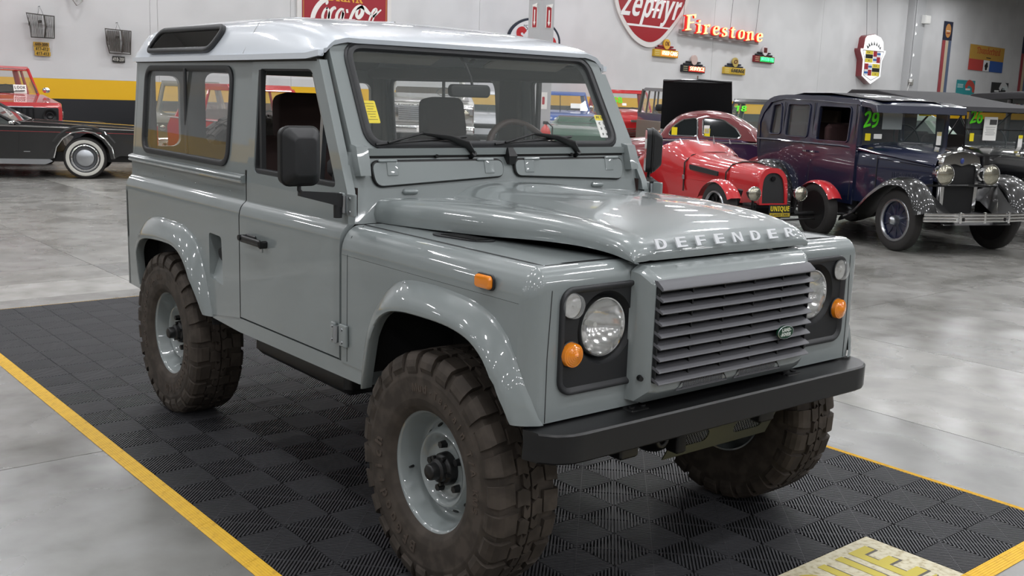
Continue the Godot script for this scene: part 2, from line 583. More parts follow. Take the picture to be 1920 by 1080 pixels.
# ---------------------------------------------------------------- the grey off-road vehicle
func zup(y: float, rear := false) -> float:  # upper body side
	return lerpf(0.797, 0.76, (y - 1.25) / 0.525) if not rear else lerpf(0.79, 0.748, (y - 1.25) / 0.525)
func both(parent: Node, called: String, f: Callable, m: Material, angle := 50.0) -> Array:  # builds the right-hand side and its mirror image
	var out := []
	for s in [1.0, -1.0]:
		var b := B.new()
		f.call(b, s)
		out.append(part(parent, called, b, m, angle))
	return out
func flipz(b: B) -> B:
	for i in range(0, b.p.size(), 3):
		var a := b.p[i]; var c := b.p[i + 1]; var d := b.p[i + 2]
		b.p[i] = V(a.x, a.y, -a.z); b.p[i + 1] = V(d.x, d.y, -d.z); b.p[i + 2] = V(c.x, c.y, -c.z)
	return b
func pair(parent: Node, called: String, f: Callable, m: Material, angle := 50.0) -> Array:  # f fills a builder for the right side; the left is mirrored
	var out := []
	for s in 2:
		var b := B.new()
		f.call(b)
		out.append(part(parent, called, flipz(b) if s else b, m, angle))
	return out

const SH := [[0.833, 1.085], [0.8325, 1.105], [0.829, 1.125], [0.822, 1.142], [0.812, 1.155], [0.803, 1.162], [0.797, 1.170]]
func side_shoulder(b: B, xa: float, xb: float, x_in := 0.0) -> void:  # the rolled shoulder under the windows
	var rows := []
	for q in SH: rows.append(P3([V(xa, q[1], q[0]), V(xb, q[1], q[0])]))
	rows.append(P3([V(xa, 1.25, 0.797), V(xb, 1.25, 0.797)]))
	b.grid(rows, false, true)

func vehicle() -> void:
	var car := thing("off_road_vehicle", "pale grey boxy off-road vehicle with a white roof and black bumper on the mat", "vehicle", V(0.3488, 0, 0.1896), -deg_to_rad(1.127))
	M.grey2 = M.grey
	var g: Material = M.grey
	# ---- lower body sides
	var arch_f := [U(-0.44, 0.55), U(-0.43, 0.70), U(-0.385, 0.86), U(-0.30, 0.955), U(-0.18, 0.995), U(0.0, 1.0), U(0.2, 0.99), U(0.30, 0.955), U(0.39, 0.86)]
	var arch_r := [U(-2.75, 0.56), U(-2.745, 0.75), U(-2.71, 0.86), U(-2.62, 0.925), U(-2.48, 0.95), U(-2.25, 0.95), U(-2.10, 0.925), U(-2.0, 0.86), U(-1.93, 0.75), U(-1.87, 0.60)]
	var fz := func(q): return V(q.x, q.y, 0.833)
	pair(car, "rear_quarter_panel", func(b: B):
		var o := [U(-2.985, 1.085), U(-2.985, 0.567)]
		o.append_array(arch_r)
		o.append_array([U(-1.531, 0.645), U(-1.531, 1.085)])
		b.poly(P2(o), fz, [B.round_poly([U(-1.862, 0.99), U(-1.724, 0.985), U(-1.706, 0.762), U(-1.862, 0.78)], 0.02)])
		side_shoulder(b, -2.985, -1.531)
		# fuel filler recess
		var h := B.round_poly([U(-1.862, 0.99), U(-1.724, 0.985), U(-1.706, 0.762), U(-1.862, 0.78)], 0.02)
		var back := func(q): return V(q.x, q.y, 0.833 - clampf((q.y - 0.76) * 0.6, 0.0, 0.085))
		b.poly(h, back)
		b.edge(h, back, fz, true), g)
	pair(car, "fuel_cap", func(b: B): b.cyl(V(-1.795, 0.90, 0.755), V(-1.79, 0.89, 0.80), 0.036, 0.034, 16), M.plastic)
	pair(car, "waist_rail", func(b: B):
		b.ribbon([V(-2.99, 1.262, 0.79), V(-1.535, 1.262, 0.795)], P2([U(0, -0.018), U(0.022, -0.018), U(0.026, -0.010), U(0.018, -0.004), U(0.026, 0.004), U(0.022, 0.012), U(0.004, 0.018), U(0, 0.018)]), Vector3.UP), g)
	for s in [1.0, -1.0]:
		for k in 7:
			var rv := B.new().ball(V(-2.9 + k * 0.2 + (0.03 if k % 2 else 0.0), 1.195, 0.797 * s), V(0.004, 0.004, 0.003), 4)
			part(car, "rivet", rv, g)
	# upper quarter with its window
	var qw := [U(-2.83, 1.735), U(-1.745, 1.735), U(-1.745, 1.312), U(-2.83, 1.312)]
	pair(car, "upper_quarter_panel", func(b: B):
		var f := func(q): return V(q.x, q.y, zup(q.y, true))
		b.poly(P2([U(-2.99, 1.275), U(-1.533, 1.275), U(-1.533, 1.775), U(-2.99, 1.775)]), f, [B.round_poly(qw, 0.07, 6)])
		b.poly(P2([U(-2.99, 1.275), U(-1.533, 1.275), U(-1.533, 1.775), U(-2.99, 1.775)]), func(q): return V(q.x, q.y, zup(q.y, true) - 0.03), [B.round_poly(qw, 0.07, 6)], true), g)
	var qwin := pair(car, "quarter_window", func(b: B):
		var l := []
		for q in B.round_poly(qw, 0.07, 6): l.append(V(q.x, q.y, zup(q.y, true)))
		b.ribbon(l, P2([U(-0.014, -0.004), U(-0.014, 0.008), U(-0.006, 0.012), U(0.008, 0.012), U(0.014, 0.006), U(0.014, -0.004)]), V(0, 0.08, 0.997), true), M.seal)
	for k in 2:
		var b := B.new().poly(B.round_poly(qw, 0.07, 6), func(q): return V(q.x, q.y, zup(q.y, true) - 0.002))
		part(qwin[k], "pane", flipz(b) if k else b, M.glass)
		var b2 := B.new().box(V(-2.28, 1.525, 0.765), V(0.022, 0.42, 0.012), 0.003)
		part(qwin[k], "slider_bar", flipz(b2) if k else b2, M.seal)
	# rear wall of the body, rear door and spare wheel
	var rw := B.new()
	rw.slab(P2([U(-0.833, 0.567), U(0.833, 0.567), U(0.833, 1.1), U(0.797, 1.17), U(0.79, 1.26), U(0.748, 1.78), U(-0.748, 1.78), U(-0.79, 1.26), U(-0.797, 1.17), U(-0.833, 1.1)]), func(q): return V(-2.99, q.y, q.x), func(q): return V(-2.96, q.y, q.x), [B.rrect(0.16, 0.38, 0.045, 4, U(-0.61, 1.51)), B.rrect(0.16, 0.38, 0.045, 4, U(0.61, 1.51)), B.rrect(0.77, 0.40, 0.05, 4, U(0, 1.525))])
	part(car, "rear_panel", rw, g)
	for q in [[-0.61, 0.16], [0.61, 0.16], [0.0, 0.77]]:
		part(car, "rear_window", B.new().poly(B.rrect(q[1], 0.39, 0.045, 4, U(q[0], 1.515)), func(v): return V(-2.975, v.y, v.x)), M.glass)
	# ---- doors
	var dw := [U(-1.46, 1.735), U(-0.985, 1.735), U(-0.735, 1.295), U(-1.46, 1.295)]
	var door_edge := [U(-1.523, 1.25), U(-1.523, 1.772), U(-0.932, 1.772), U(-0.655, 1.29), U(-0.645, 1.25)]
	for s in 2:
		var door := group(car, "door")
		var b := B.new()
		b.poly(P2([U(-1.523, 0.652), U(-0.641, 0.66), U(-0.641, 1.085), U(-1.523, 1.085)]), fz)
		side_shoulder(b, -1.523, -0.641)
		for e in [-1.523, -0.641]:  # edges of the skin
			var l := [V(e, 0.655, 0.833)]
			for q in SH: l.append(V(e, q[1], q[0]))
			l.append(V(e, 1.25, 0.797))
			for i in l.size() - 1:
				if e < -1: b.quad(l[i] - V(0, 0, 0.03), l[i], l[i + 1], l[i + 1] - V(0, 0, 0.03))
				else: b.quad(l[i], l[i] - V(0, 0, 0.03), l[i + 1] - V(0, 0, 0.03), l[i + 1])
		b.quad(V(-1.523, 0.652, 0.80), V(-0.641, 0.66, 0.80), V(-0.641, 0.66, 0.833), V(-1.523, 0.652, 0.833))
		part(door, "door_skin", flipz(b) if s else b, g)
		b = B.new()
		var fo := func(q): return V(q.x, q.y, zup(q.y))
		var fi := func(q): return V(q.x, q.y, zup(q.y) - 0.035)
		b.slab(P2(door_edge), fo, fi, [B.round_poly(dw, 0.035, 5)])
		part(door, "window_frame", flipz(b) if s else b, g)
		b = B.new()
		var l := []
		for q in B.round_poly(dw, 0.035, 5): l.append(V(q.x, q.y, zup(q.y) - 0.012))
		b.ribbon(l, P2([U(-0.012, -0.012), U(-0.012, 0.006), U(0.008, 0.006), U(0.008, -0.012)]), V(0, 0.07, 0.9975), true)
		b.box(V(-1.425, 1.515, 0.765), V(0.02, 0.43, 0.02)); b.box(V(-1.1, 1.305, 0.775), V(0.72, 0.022, 0.026), 0.004)
		part(door, "window_seal", flipz(b) if s else b, M.seal)
		if s == 1:
			b = B.new().poly(B.round_poly(dw, 0.035, 5), func(q): return V(q.x, q.y, zup(q.y) - 0.016))
			part(door, "window_pane", flipz(b), M.glass)
		else:  # the near pane stands half way down, its front channel shows
			b = B.new().ribbon([V(-0.975, 1.72, 0.752), V(-0.895, 1.56, 0.757), V(-0.895, 1.30, 0.775)], P2([U(-0.012, -0.01), U(-0.012, 0.01), U(0.012, 0.01), U(0.012, -0.01)]), V(0, 0, 1))
			part(door, "window_channel", b, M.steel)
		b = B.new()  # inner trim
		b.poly(P2([U(-1.52, 0.66), U(-0.66, 0.66), U(-0.66, 1.30), U(-1.52, 1.30)]), func(q): return V(q.x, q.y, 0.745), [], true)
		part(door, "inner_trim", flipz(b) if s else b, M.seat)
		# handle: backing plate, pull bar, button
		var hd := group(door, "door_handle")
		b = B.new().box(V(-1.40, 1.022, 0.838), V(0.10, 0.026, 0.012), 0.005)
		b.box(V(-1.345, 1.018, 0.866), V(0.20, 0.03, 0.018), 0.007)
		b.box(V(-1.255, 1.012, 0.85), V(0.02, 0.032, 0.04), 0.006)
		part(hd, "pull_bar", flipz(b) if s else b, M.satin)
		b = B.new().cyl(V(-1.432, 1.022, 0.842), V(-1.432, 1.022, 0.880), 0.013, 0.012, 14)
		part(hd, "lock_button", flipz(b) if s else b, M.black)
		b = B.new().box(V(-1.305, 0.985, 0.8345), V(0.022, 0.026, 0.003), 0.002)
		part(hd, "key_plate", flipz(b) if s else b, M.steel)
		for hy in [0.757, 1.245]:
			var hz := 0.833 if hy < 1 else 0.80
			var hg := group(door, "door_hinge")
			b = B.new().box(V(-0.595, hy, hz + 0.008), V(0.055, 0.085, 0.016), 0.005)
			b.box(V(-0.668, hy, hz + 0.008), V(0.034, 0.08, 0.016), 0.005)
			part(hg, "hinge_leaf", flipz(b) if s else b, g)
			b = B.new().cyl(V(-0.638, hy - 0.032, hz + 0.016), V(-0.638, hy + 0.032, hz + 0.016), 0.012, -1, 12)
			part(hg, "hinge_pin", flipz(b) if s else b, M.steel)
			for k in 4:
				b = B.new().cyl(V(-0.595 if k % 2 else -0.668, hy - 0.025 + 0.05 * (k / 2), hz + 0.014), V(-0.595 if k % 2 else -0.668, hy - 0.025 + 0.05 * (k / 2), hz + 0.020), 0.007, 0.005, 8)
				part(hg, "screw", flipz(b) if s else b, M.steel)
		mirror(door, s)
	# dark rebate behind the door gaps, and floor of the cabin
	pair(car, "door_frame", func(b: B):
		b.box(V(-1.527, 0.98, 0.765), V(0.05, 0.64, 0.05)); b.box(V(-0.637, 0.87, 0.765), V(0.05, 0.46, 0.05)); b.box(V(-1.09, 0.66, 0.765), V(0.9, 0.06, 0.05)), M.black)
	pair(car, "sill", func(b: B):
		var o := P2([U(-1.87, 0.60), U(-1.84, 0.588), U(-1.55, 0.578), U(-0.50, 0.592), U(-0.44, 0.60), U(-0.44, 0.648), U(-0.641, 0.652), U(-1.85, 0.640)])
		b.slab(o, func(q): return V(q.x, q.y, 0.830), func(q): return V(q.x, q.y, 0.74)), g)
	# ---- wheel arch flares
	flare(car, [U(-0.452, 0.598), U(-0.44, 0.70), U(-0.405, 0.83), U(-0.36, 0.915), U(-0.285, 0.99), U(-0.19, 1.033), U(-0.06, 1.045), U(0.08, 1.043), U(0.20, 1.032), U(0.295, 1.005), U(0.37, 0.955), U(0.425, 0.88), U(0.462, 0.79), U(0.490, 0.698)],
		[U(-0.418, 0.60), U(-0.375, 0.70), U(-0.325, 0.81), U(-0.275, 0.885), U(-0.205, 0.928), U(-0.12, 0.945), U(-0.02, 0.951), U(0.08, 0.953), U(0.18, 0.946), U(0.265, 0.925), U(0.335, 0.88), U(0.385, 0.815), U(0.42, 0.755), U(0.440, 0.703)], 0.0)
	flare(car, [U(-2.768, 0.60), U(-2.772, 0.70), U(-2.765, 0.82), U(-2.73, 0.905), U(-2.66, 0.955), U(-2.56, 0.982), U(-2.44, 0.992), U(-2.30, 0.992), U(-2.17, 0.985), U(-2.06, 0.955), U(-1.985, 0.90), U(-1.93, 0.82), U(-1.88, 0.72), U(-1.828, 0.595)],
		[U(-2.722, 0.605), U(-2.712, 0.70), U(-2.685, 0.79), U(-2.64, 0.845), U(-2.57, 0.873), U(-2.48, 0.885), U(-2.38, 0.892), U(-2.28, 0.896), U(-2.18, 0.893), U(-2.09, 0.87), U(-2.02, 0.825), U(-1.965, 0.76), U(-1.915, 0.68), U(-1.875, 0.60)], 1.0)
	wings(car, arch_f)
	bonnet(car)
	nose(car)
	bulkhead(car)
	roof(car)
	cabin(car)
	chassis(car)
	var wh := wheel(car)
	wh.position = V(0, 0.4107, 0.746); wh.rotation.z = 0.35
	for q in [[-2.36, 1, 2.1], [0.0, -1, 1.0], [-2.36, -1, 0.3]]:
		var w: Node3D = wh.duplicate()
		w.name = "wheel"
		car.add_child(w, true)
		w.transform = Transform3D(Basis(Vector3.UP, 0.0 if q[1] > 0 else PI) * Basis(Vector3.BACK, q[2]), V(q[0], 0.4107, 0.746 * q[1]))
	var sp: Node3D = wh.duplicate()
	sp.name = "spare_wheel"
	car.add_child(sp, true)
	sp.transform = Transform3D(Basis(Vector3.UP, -PI / 2), V(-3.13, 1.09, 0.02))

func flare(car: Node3D, up: Array, lo: Array, k: float) -> void:
	var u := B.curve(up, 3)
	var l := B.curve(lo, 3)
	pair(car, "wheel_arch_flare", func(b: B):
		var rows := []
		for i in u.size():
			var a: Vector2 = u[i]
			var c: Vector2 = l[i]
			var za := 0.8335
			var e := minf(1.0, minf(i, u.size() - 1 - i) / 6.0)
			var zc := lerpf(0.868, 0.897, e)
			if k == 0.0 and a.x > 0.42: za = 0.775 + sqrt(maxf(0.0, 0.072 * 0.072 - (a.x - 0.42) * (a.x - 0.42))) * 0.81; zc = minf(zc, 0.89)
			var r := PackedVector3Array()
			r.push_back(V(a.x, a.y, za - 0.01))
			r.push_back(V(a.x, a.y, za + 0.004))
			for t in [0.12, 0.3, 0.5, 0.7, 0.86]:
				var q: Vector2 = a.lerp(c, t)
				r.push_back(V(q.x, q.y, lerpf(za + 0.004, zc, 1.0 - pow(1.0 - t, 1.75))))
			r.push_back(V(c.x, c.y, zc))
			var n := (c - a).normalized()
			var d := c + n * 0.005
			r.push_back(V(d.x, d.y, zc - 0.004))
			r.push_back(V(d.x, d.y, zc - 0.02))
			r.push_back(V(c.x, c.y, zc - 0.045))
			rows.append(r)
		b.grid(rows, false, false), M.grey)

func wings(car: Node3D, arch: Array) -> void:
	pair(car, "front_wing", func(b: B):
		# plan outline of the side: along z = 0.833, round the corner to the nose
		var o := [U(-0.626, 1.06), U(-0.626, 0.65), U(-0.44, 0.65)]
		o.append_array(arch.slice(1))
		o.append_array([U(0.42, 0.80), U(0.42, 1.06)])
		b.poly(P2(o), func(q): return V(q.x, q.y, 0.833))
		var plan := []
		for i in 5: plan.append(U(-0.626 + 1.046 * i / 4.0, 0.833))
		for i in range(1, 9):
			var t := PI / 2 * i / 8.0
			plan.append(U(0.42 + sin(t) * 0.058, 0.775 + cos(t) * 0.058))
		plan.append(U(0.478, 0.60)); plan.append(U(0.478, 0.45)); plan.append(U(0.478, 0.39))
		var rows := []
		for i in plan.size():
			var q: Vector2 = plan[i]
			var a := plan[maxi(i - 1, 0)] as Vector2
			var c := plan[mini(i + 1, plan.size() - 1)] as Vector2
			var n := U((c - a).y, -(c - a).x).normalized() * -1.0  # outwards
			if n.dot(U(0.1, 1)) < 0: n = -n
			var r := PackedVector3Array()
			var front := clampf((i - 4) / 8.0, 0.0, 1.0)
			var rr := lerpf(0.075, 0.055, front)
			var hh := lerpf(0.105, 0.06, front)
			for k in 9:
				var t := PI / 2 * k / 8.0
				var m := q - n * (rr * (1.0 - cos(t)))
				r.push_back(V(m.x, 1.166 - hh + sin(t) * hh, m.y))
			var e := q - n * rr
			if i <= 4: r.push_back(V(e.x, 1.167, 0.66)); r.push_back(V(e.x, 1.167, 0.40))
			else:
				r.push_back(V(minf(e.x, 0.40), 1.167, minf(e.y, 0.70))); r.push_back(V(minf(e.x, 0.40), 1.167, 0.40))
			rows.append(r)
		b.grid(rows, false, true)
		# corner and nose faces below the roll
		for i in range(4, plan.size() - 1):
			var a: Vector2 = plan[i]
			var c: Vector2 = plan[i + 1]
			var y0 := 0.697
			var ta: float = rows[i][0].y
			var tc: float = rows[i + 1][0].y
			if i < 12: b.quad(V(a.x, y0, a.y), V(a.x, ta, a.y), V(c.x, tc, c.y), V(c.x, y0, c.y))
		# nose face with the lamp panel's opening
		b.poly(P2([U(0.776, 0.697), U(0.776, 1.106), U(0.365, 1.106), U(0.365, 0.697)]), func(q): return V(0.478, q.y, q.x), [B.rrect(0.325, 0.31, 0.03, 4, U(0.543, 0.94))])
		# return flange below and the shut face behind the door
		b.quad(V(-0.626, 0.65, 0.833), V(-0.626, 1.06, 0.833), V(-0.626, 1.06, 0.78), V(-0.626, 0.65, 0.78))
		b.quad(V(0.42, 0.697, 0.833), V(0.478, 0.697, 0.775), V(0.478, 0.697, 0.39), V(0.42, 0.697, 0.39)), M.grey)
	# fine panel joints on the wing: a bead along the top and down the corner
	pair(car, "wing_joint", func(b: B):
		b.tube([V(-0.62, 1.168, 0.742), V(0.36, 1.168, 0.742), V(0.412, 1.166, 0.738), V(0.455, 1.145, 0.745), V(0.4785, 1.10, 0.755), V(0.4785, 0.90, 0.765), V(0.4785, 0.70, 0.765)], 0.0016, 4)
		b.tube([V(0.417, 1.1665, 0.735), V(0.417, 1.1665, 0.42)], 0.0016, 4)
		b.tube([V(-0.582, 0.66, 0.833), V(-0.582, 1.06, 0.833), V(-0.582, 1.13, 0.815), V(-0.582, 1.166, 0.765)], 0.0016, 4), M.seal)
	# inner arches, dark
	for q in [[-0.445, 0.44, 0.58, 0.45], [-2.77, -1.85, 0.55, 0.5]]:
		pair(car, "wheel_well", func(b: B):
			var zi: float = q[3]
			var l := [U(q[0], q[2]), U(q[0] + 0.02, 0.9), U(q[0] + 0.1, 0.99), U(q[1] - 0.1, 0.99), U(q[1] - 0.03, 0.88), U(q[1], q[2])]
			var rows := []
			for v in l: rows.append(P3([V(v.x, v.y, 0.831 if v.x < 0.40 else 0.80), V(v.x, v.y, zi)]))
			b.grid(rows, false, true)
			b.poly(P2(l), func(v): return V(v.x, v.y, zi)), M.interior)
	# mesh intake on the wing top
	var vp := [U(-0.30, 0.655), U(-0.26, 0.585), U(-0.07, 0.545), U(-0.035, 0.575), U(-0.065, 0.635), U(-0.25, 0.675)]
	pair(car, "wing_vent", func(b: B):
		b.slab(B.round_poly(vp, 0.03), func(q): return V(q.x, 1.1715, q.y), func(q): return V(q.x, 1.166, q.y)), M.plastic)
	pair(car, "vent_mesh", func(b: B):
		for i in 34:
			b.box(V(-0.245 + i * 0.0053, 1.1725, 0.612 - i * 0.0006), V(0.0022, 0.003, 0.055))
		for i in 7: b.x = Transform3D(Basis(Vector3.UP, 0.12), V(-0.158, 1.1728, 0.585 + i * 0.009)); b.box(Vector3.ZERO, V(0.18, 0.003, 0.002)), M.black, 0.0)
	# side repeater
	for s in 2:
		var rp := group(car, "side_indicator")
		var b := B.new()
		b.x = Transform3D(Basis(), V(0.262, 1.103, 0.833))
		b.plate(0.088, 0.05, 0.016, 0.0, 0.008, 0.003)
		part(rp, "indicator_base", flipz(b) if s else b, M.plastic)
		b = B.new()
		b.x = Transform3D(Basis(), V(0.262, 1.103, 0.833))
		b.plate(0.078, 0.042, 0.013, 0.006, 0.022, 0.007)
		part(rp, "amber_lens", flipz(b) if s else b, M.amber)

func bonnet_rows() -> Array:
	# stations along x: [x, half width, crown, shoulder height, skirt height, bulge half width]
	var st := [[-0.715, 0.676, 1.300, 1.250, 1.168, 0.30], [-0.66, 0.668, 1.306, 1.256, 1.168, 0.30], [-0.5, 0.638, 1.305, 1.264, 1.170, 0.31], [-0.3, 0.600, 1.300, 1.270, 1.174, 0.325], [-0.1, 0.562, 1.293, 1.272, 1.180, 0.34], [0.1, 0.524, 1.283, 1.269, 1.190, 0.355],
		[0.25, 0.495, 1.271, 1.262, 1.194, 0.36], [0.36, 0.475, 1.256, 1.250, 1.190, 0.36], [0.425, 0.461, 1.241, 1.238, 1.182, 0.35], [0.462, 0.453, 1.227, 1.225, 1.174, 0.35], [0.487, 0.447, 1.208, 1.207, 1.168, 0.34], [0.500, 0.441, 1.186, 1.185, 1.163, 0.34], [0.499, 0.437, 1.166, 1.166, 1.161, 0.34]]
	var rows := []
	for q in st:
		var r := PackedVector3Array()
		var w: float = q[1]
		var half := []
		half.append(U(w, q[4]))
		half.append(U(w + 0.004, lerpf(q[4], q[3], 0.35)))
		half.append(U(w - 0.004, lerpf(q[4], q[3], 0.66)))
		half.append(U(w - 0.022, lerpf(q[4], q[3], 0.90)))
		half.append(U(w - 0.05, q[3]))
		var valley: float = q[3] - (q[2] - q[3]) * 0.16
		half.append(U(lerpf(w - 0.05, q[5], 0.35), q[3] + 0.002))
		half.append(U(lerpf(w - 0.05, q[5], 0.75), lerpf(q[3], valley, 0.8)))
		half.append(U(q[5], valley))
		half.append(U(q[5] - 0.03, lerpf(valley, q[2], 0.18)))
		half.append(U(q[5] - 0.075, lerpf(valley, q[2], 0.58)))
		half.append(U(q[5] - 0.12, lerpf(valley, q[2], 0.82)))
		half.append(U(q[5] * 0.4, lerpf(valley, q[2], 0.96)))
		for v in half: r.push_back(V(q[0], v.y, v.x))
		r.push_back(V(q[0], q[2] + 0.001, 0))
		for i in range(half.size() - 1, -1, -1): r.push_back(V(q[0], half[i].y, -half[i].x))
		rows.append(r)
	return rows

func bonnet(car: Node3D) -> void:
	var rows := bonnet_rows()
	# finer stations by spline
	var fine := []
	for j in rows[0].size():
		var col := []
		for r in rows: col.append(r[j])
		fine.append(B.curve(col, 3))
	var out := []
	for i in fine[0].size():
		var r := PackedVector3Array()
		for j in fine.size(): r.push_back(fine[j][i])
		out.append(r)
	var b := B.new()
	b.grid(out)
	# folded-in lip all round, so that the edge has thickness
	for k in [0, -1]:
		var l := []
		for r in out: l.append(r[k])
		for i in l.size() - 1:
			var i0 := V(0, -0.002, 0.02 if k else -0.02)
			if k == 0: b.quad(l[i], l[i + 1], l[i + 1] + i0, l[i] + i0)
			else: b.quad(l[i + 1], l[i], l[i] + i0, l[i + 1] + i0)
	var fr: PackedVector3Array = out[-1]
	for j in fr.size() - 1: b.quad(fr[j], fr[j + 1], fr[j + 1] - V(0.03, 0, 0), fr[j] - V(0.03, 0, 0))
	var re: PackedVector3Array = out[0]
	for j in re.size() - 1: b.quad(re[j + 1], re[j], V(re[j].x + 0.01, maxf(re[j].y - 0.03, 1.168), re[j].z), V(re[j + 1].x + 0.01, maxf(re[j + 1].y - 0.03, 1.168), re[j + 1].z))
	var bn := part(car, "bonnet", b, M.grey, 60.0)
	# flat black sheet; the shade in the bonnet gap is put in as colour
	part(car, "bonnet_shade_sheet", B.new().grid([P3([V(-0.69, 1.17, 0.64), V(-0.69, 1.17, -0.64)]), P3([V(0.40, 1.17, 0.43), V(0.40, 1.17, -0.43)])]), M.black)
	# name lettering along the nose of the bonnet
	var ls := "DEFENDER"
	var lm := mat("#d8dadd", 0.35)
	var n := V(0.86, 0.51, 0).normalized()
	for i in 8:
		var at := Transform3D(look_basis(n), V(0.4965, 1.2145, 0.327 - i * 0.0934))
		words(bn, ls[i], lm, at, 0.034, 0.048, 0.005, true, false, false, "letter")
	for s in 2:  # bonnet hinges
		var hg := B.new()
		hg.box(V(-0.70, 1.278, 0.50), V(0.07, 0.022, 0.07), 0.008)
		hg.cyl(V(-0.715, 1.285, 0.455), V(-0.715, 1.285, 0.545), 0.016, -1, 10)
		part(car, "bonnet_hinge", flipz(hg) if s else hg, M.grey)

func nose(car: Node3D) -> void:
	# black lamp panels
	for s in 2:
		var lp := group(car, "lamp_panel")
		var f := Transform3D(look_basis(V(1, 0, 0)), V(0.478, 0.941, 0.543))  # local x = -z of the vehicle
		if s: f.origin.z = -0.543
		var sx := 1.0 if s == 0 else -1.0
		var b := B.new()
		b.x = f
		var l := []
		for lv in [[0.0, 0.0], [0.0, 0.010], [0.004, 0.014], [0.012, 0.014], [0.022, 0.004]]:
			var a := PackedVector3Array()
			for q in B.rrect(0.361 - 2 * lv[0], 0.333 - 2 * lv[0], 0.05 - lv[0], 6): a.push_back(V(q.x, q.y, lv[1]))
			l.append(a)
		b.grid(l, true)
		part(lp, "panel_rim", b, M.seal)
		b = B.new()
		b.x = f
		var lampc := U(0.008 * sx, 0.027)
		b.poly(B.rrect(0.317, 0.289, 0.03, 6), func(q): return V(q.x, q.y, 0.004), [B.circle(lampc, 0.116, 40)])
		var cone := []
		for q in [[0.116, 0.004], [0.113, -0.004], [0.098, -0.030], [0.088, -0.032]]:
			var a := PackedVector3Array()
			for v in B.circle(lampc, q[0], 40): a.push_back(V(v.x, v.y, q[1]))
			cone.append(a)
		b.grid(cone, true)
		part(lp, "panel_face", b, M.plastic)
		for q in [U(0.14 * sx, 0.115), U(0.14 * sx, -0.065)]:
			b = B.new()
			b.x = f
			b.cyl(V(q.x, q.y, 0.003), V(q.x, q.y, 0.008), 0.006, 0.004, 10)
			part(lp, "screw", b, M.steel)
		# headlamp
		var hl := group(car, "headlamp", f * Transform3D(Basis(), V(lampc.x, lampc.y, -0.012)))
		b = B.new().lathe([U(-0.02, 0.096), U(0.0, 0.096), U(0.007, 0.093), U(0.006, 0.089), U(-0.004, 0.087)], Vector3.ZERO, V(0, 0, 1), 40)
		part(hl, "bezel", b, M.chrome)
		b = B.new().lathe([U(-0.07, 0.004), U(-0.068, 0.025), U(-0.055, 0.052), U(-0.03, 0.075), U(-0.004, 0.087)], Vector3.ZERO, V(0, 0, 1), 40)
		part(hl, "reflector", b, mat("#dcdcda", 0.16, 1.0))
		b = B.new().cyl(V(0, 0, -0.068), V(0, 0, -0.03), 0.010, 0.008, 12)
		part(hl, "bulb", b, mat("#c9c9c2", 0.3))
		b = B.new()  # fluted glass: flat prisms across a shallow dome
		var dome := func(x: float, y: float) -> float: return 0.016 * (1.0 - (x * x + y * y) / 0.0076)
		for i in 22:
			for j in 7:
				var xs := [-0.087 + 0.174 * i / 22.0, -0.087 + 0.174 * (i + 1) / 22.0]
				var ys := [-0.087 + 0.174 * j / 7.0, -0.087 + 0.174 * (j + 1) / 7.0]
				var cx: float = (xs[0] + xs[1]) / 2
				var cy: float = (ys[0] + ys[1]) / 2
				if U(cx, cy).length() > 0.083: continue
				var z0: float = dome.call(cx, cy)
				var bump := 0.0022 if (j in [2, 3, 4]) else 0.0012
				b.quad(V(xs[0], ys[0], z0), V(cx, ys[0], z0 + bump), V(cx, ys[1], z0 + bump), V(xs[0], ys[1], z0))
				b.quad(V(cx, ys[0], z0 + bump), V(xs[1], ys[0], z0), V(xs[1], ys[1], z0), V(cx, ys[1], z0 + bump))
		part(hl, "fluted_lens", b, glass("#eef2f2", 0.12), 0.0)
		b = B.new().lathe([U(0.012, 0.001), U(0.0105, 0.03), U(0.007, 0.06), U(0.001, 0.088)], V(0, 0, 0.008), V(0, 0, 1), 40)
		part(hl, "cover_glass", b, glass("#f4f6f6", 0.05))
		# side lamp above, indicator below
		for k in 2:
			var sl := group(car, "side_lamp" if k == 0 else "indicator_lamp", f * Transform3D(Basis(), V(-0.139 * sx, 0.111 if k == 0 else -0.038, 0.004)))
			b = B.new().lathe([U(0.0, 0.041), U(0.006, 0.041), U(0.008, 0.038)], Vector3.ZERO, V(0, 0, 1), 28)
			part(sl, "lamp_base", b, M.plastic)
			var pr := [U(0.004, 0.0385), U(0.020, 0.0375)]
			var rs := [0.0365, 0.031, 0.025, 0.019, 0.013, 0.007]
			for i in rs.size():
				pr.append(U(0.0235 + i * 0.0028, rs[i])); pr.append(U(0.0245 + i * 0.0028, rs[i] - 0.0035))
			pr.append(U(0.041, 0.0005))
			b = B.new().lathe(pr, Vector3.ZERO, V(0, 0, 1), 28)
			part(sl, "lens", b, glass("#f2f4f4", 0.12) if k == 0 else M.amber, 20.0)
			if k == 0:
				b = B.new().lathe([U(0.006, 0.038), U(0.010, 0.02), U(0.007, 0.001)], Vector3.ZERO, V(0, 0, 1), 24)
				part(sl, "reflector", b, mat("#e2e2e0", 0.2, 0.9))
	# grille surround: a box frame that stands off the wings
	var gs := B.new()
	var outer := []
	for q in [[0.478, 0.432, 1.156, 0.722], [0.512, 0.425, 1.150, 0.722], [0.545, 0.398, 1.118, 0.755], [0.550, 0.392, 1.110, 0.765]]:
		outer.append(P3([V(q[0], q[3], q[1]), V(q[0], q[2] - 0.02, q[1]), V(q[0], q[2], q[1] - 0.03), V(q[0], q[2], -q[1] + 0.03), V(q[0], q[2] - 0.02, -q[1]), V(q[0], q[3], -q[1]), V(q[0] - (0.0 if q[0] < 0.52 else 0.0), q[3] - 0.012, -q[1] + 0.04), V(q[0], q[3] - 0.012, q[1] - 0.04)]))
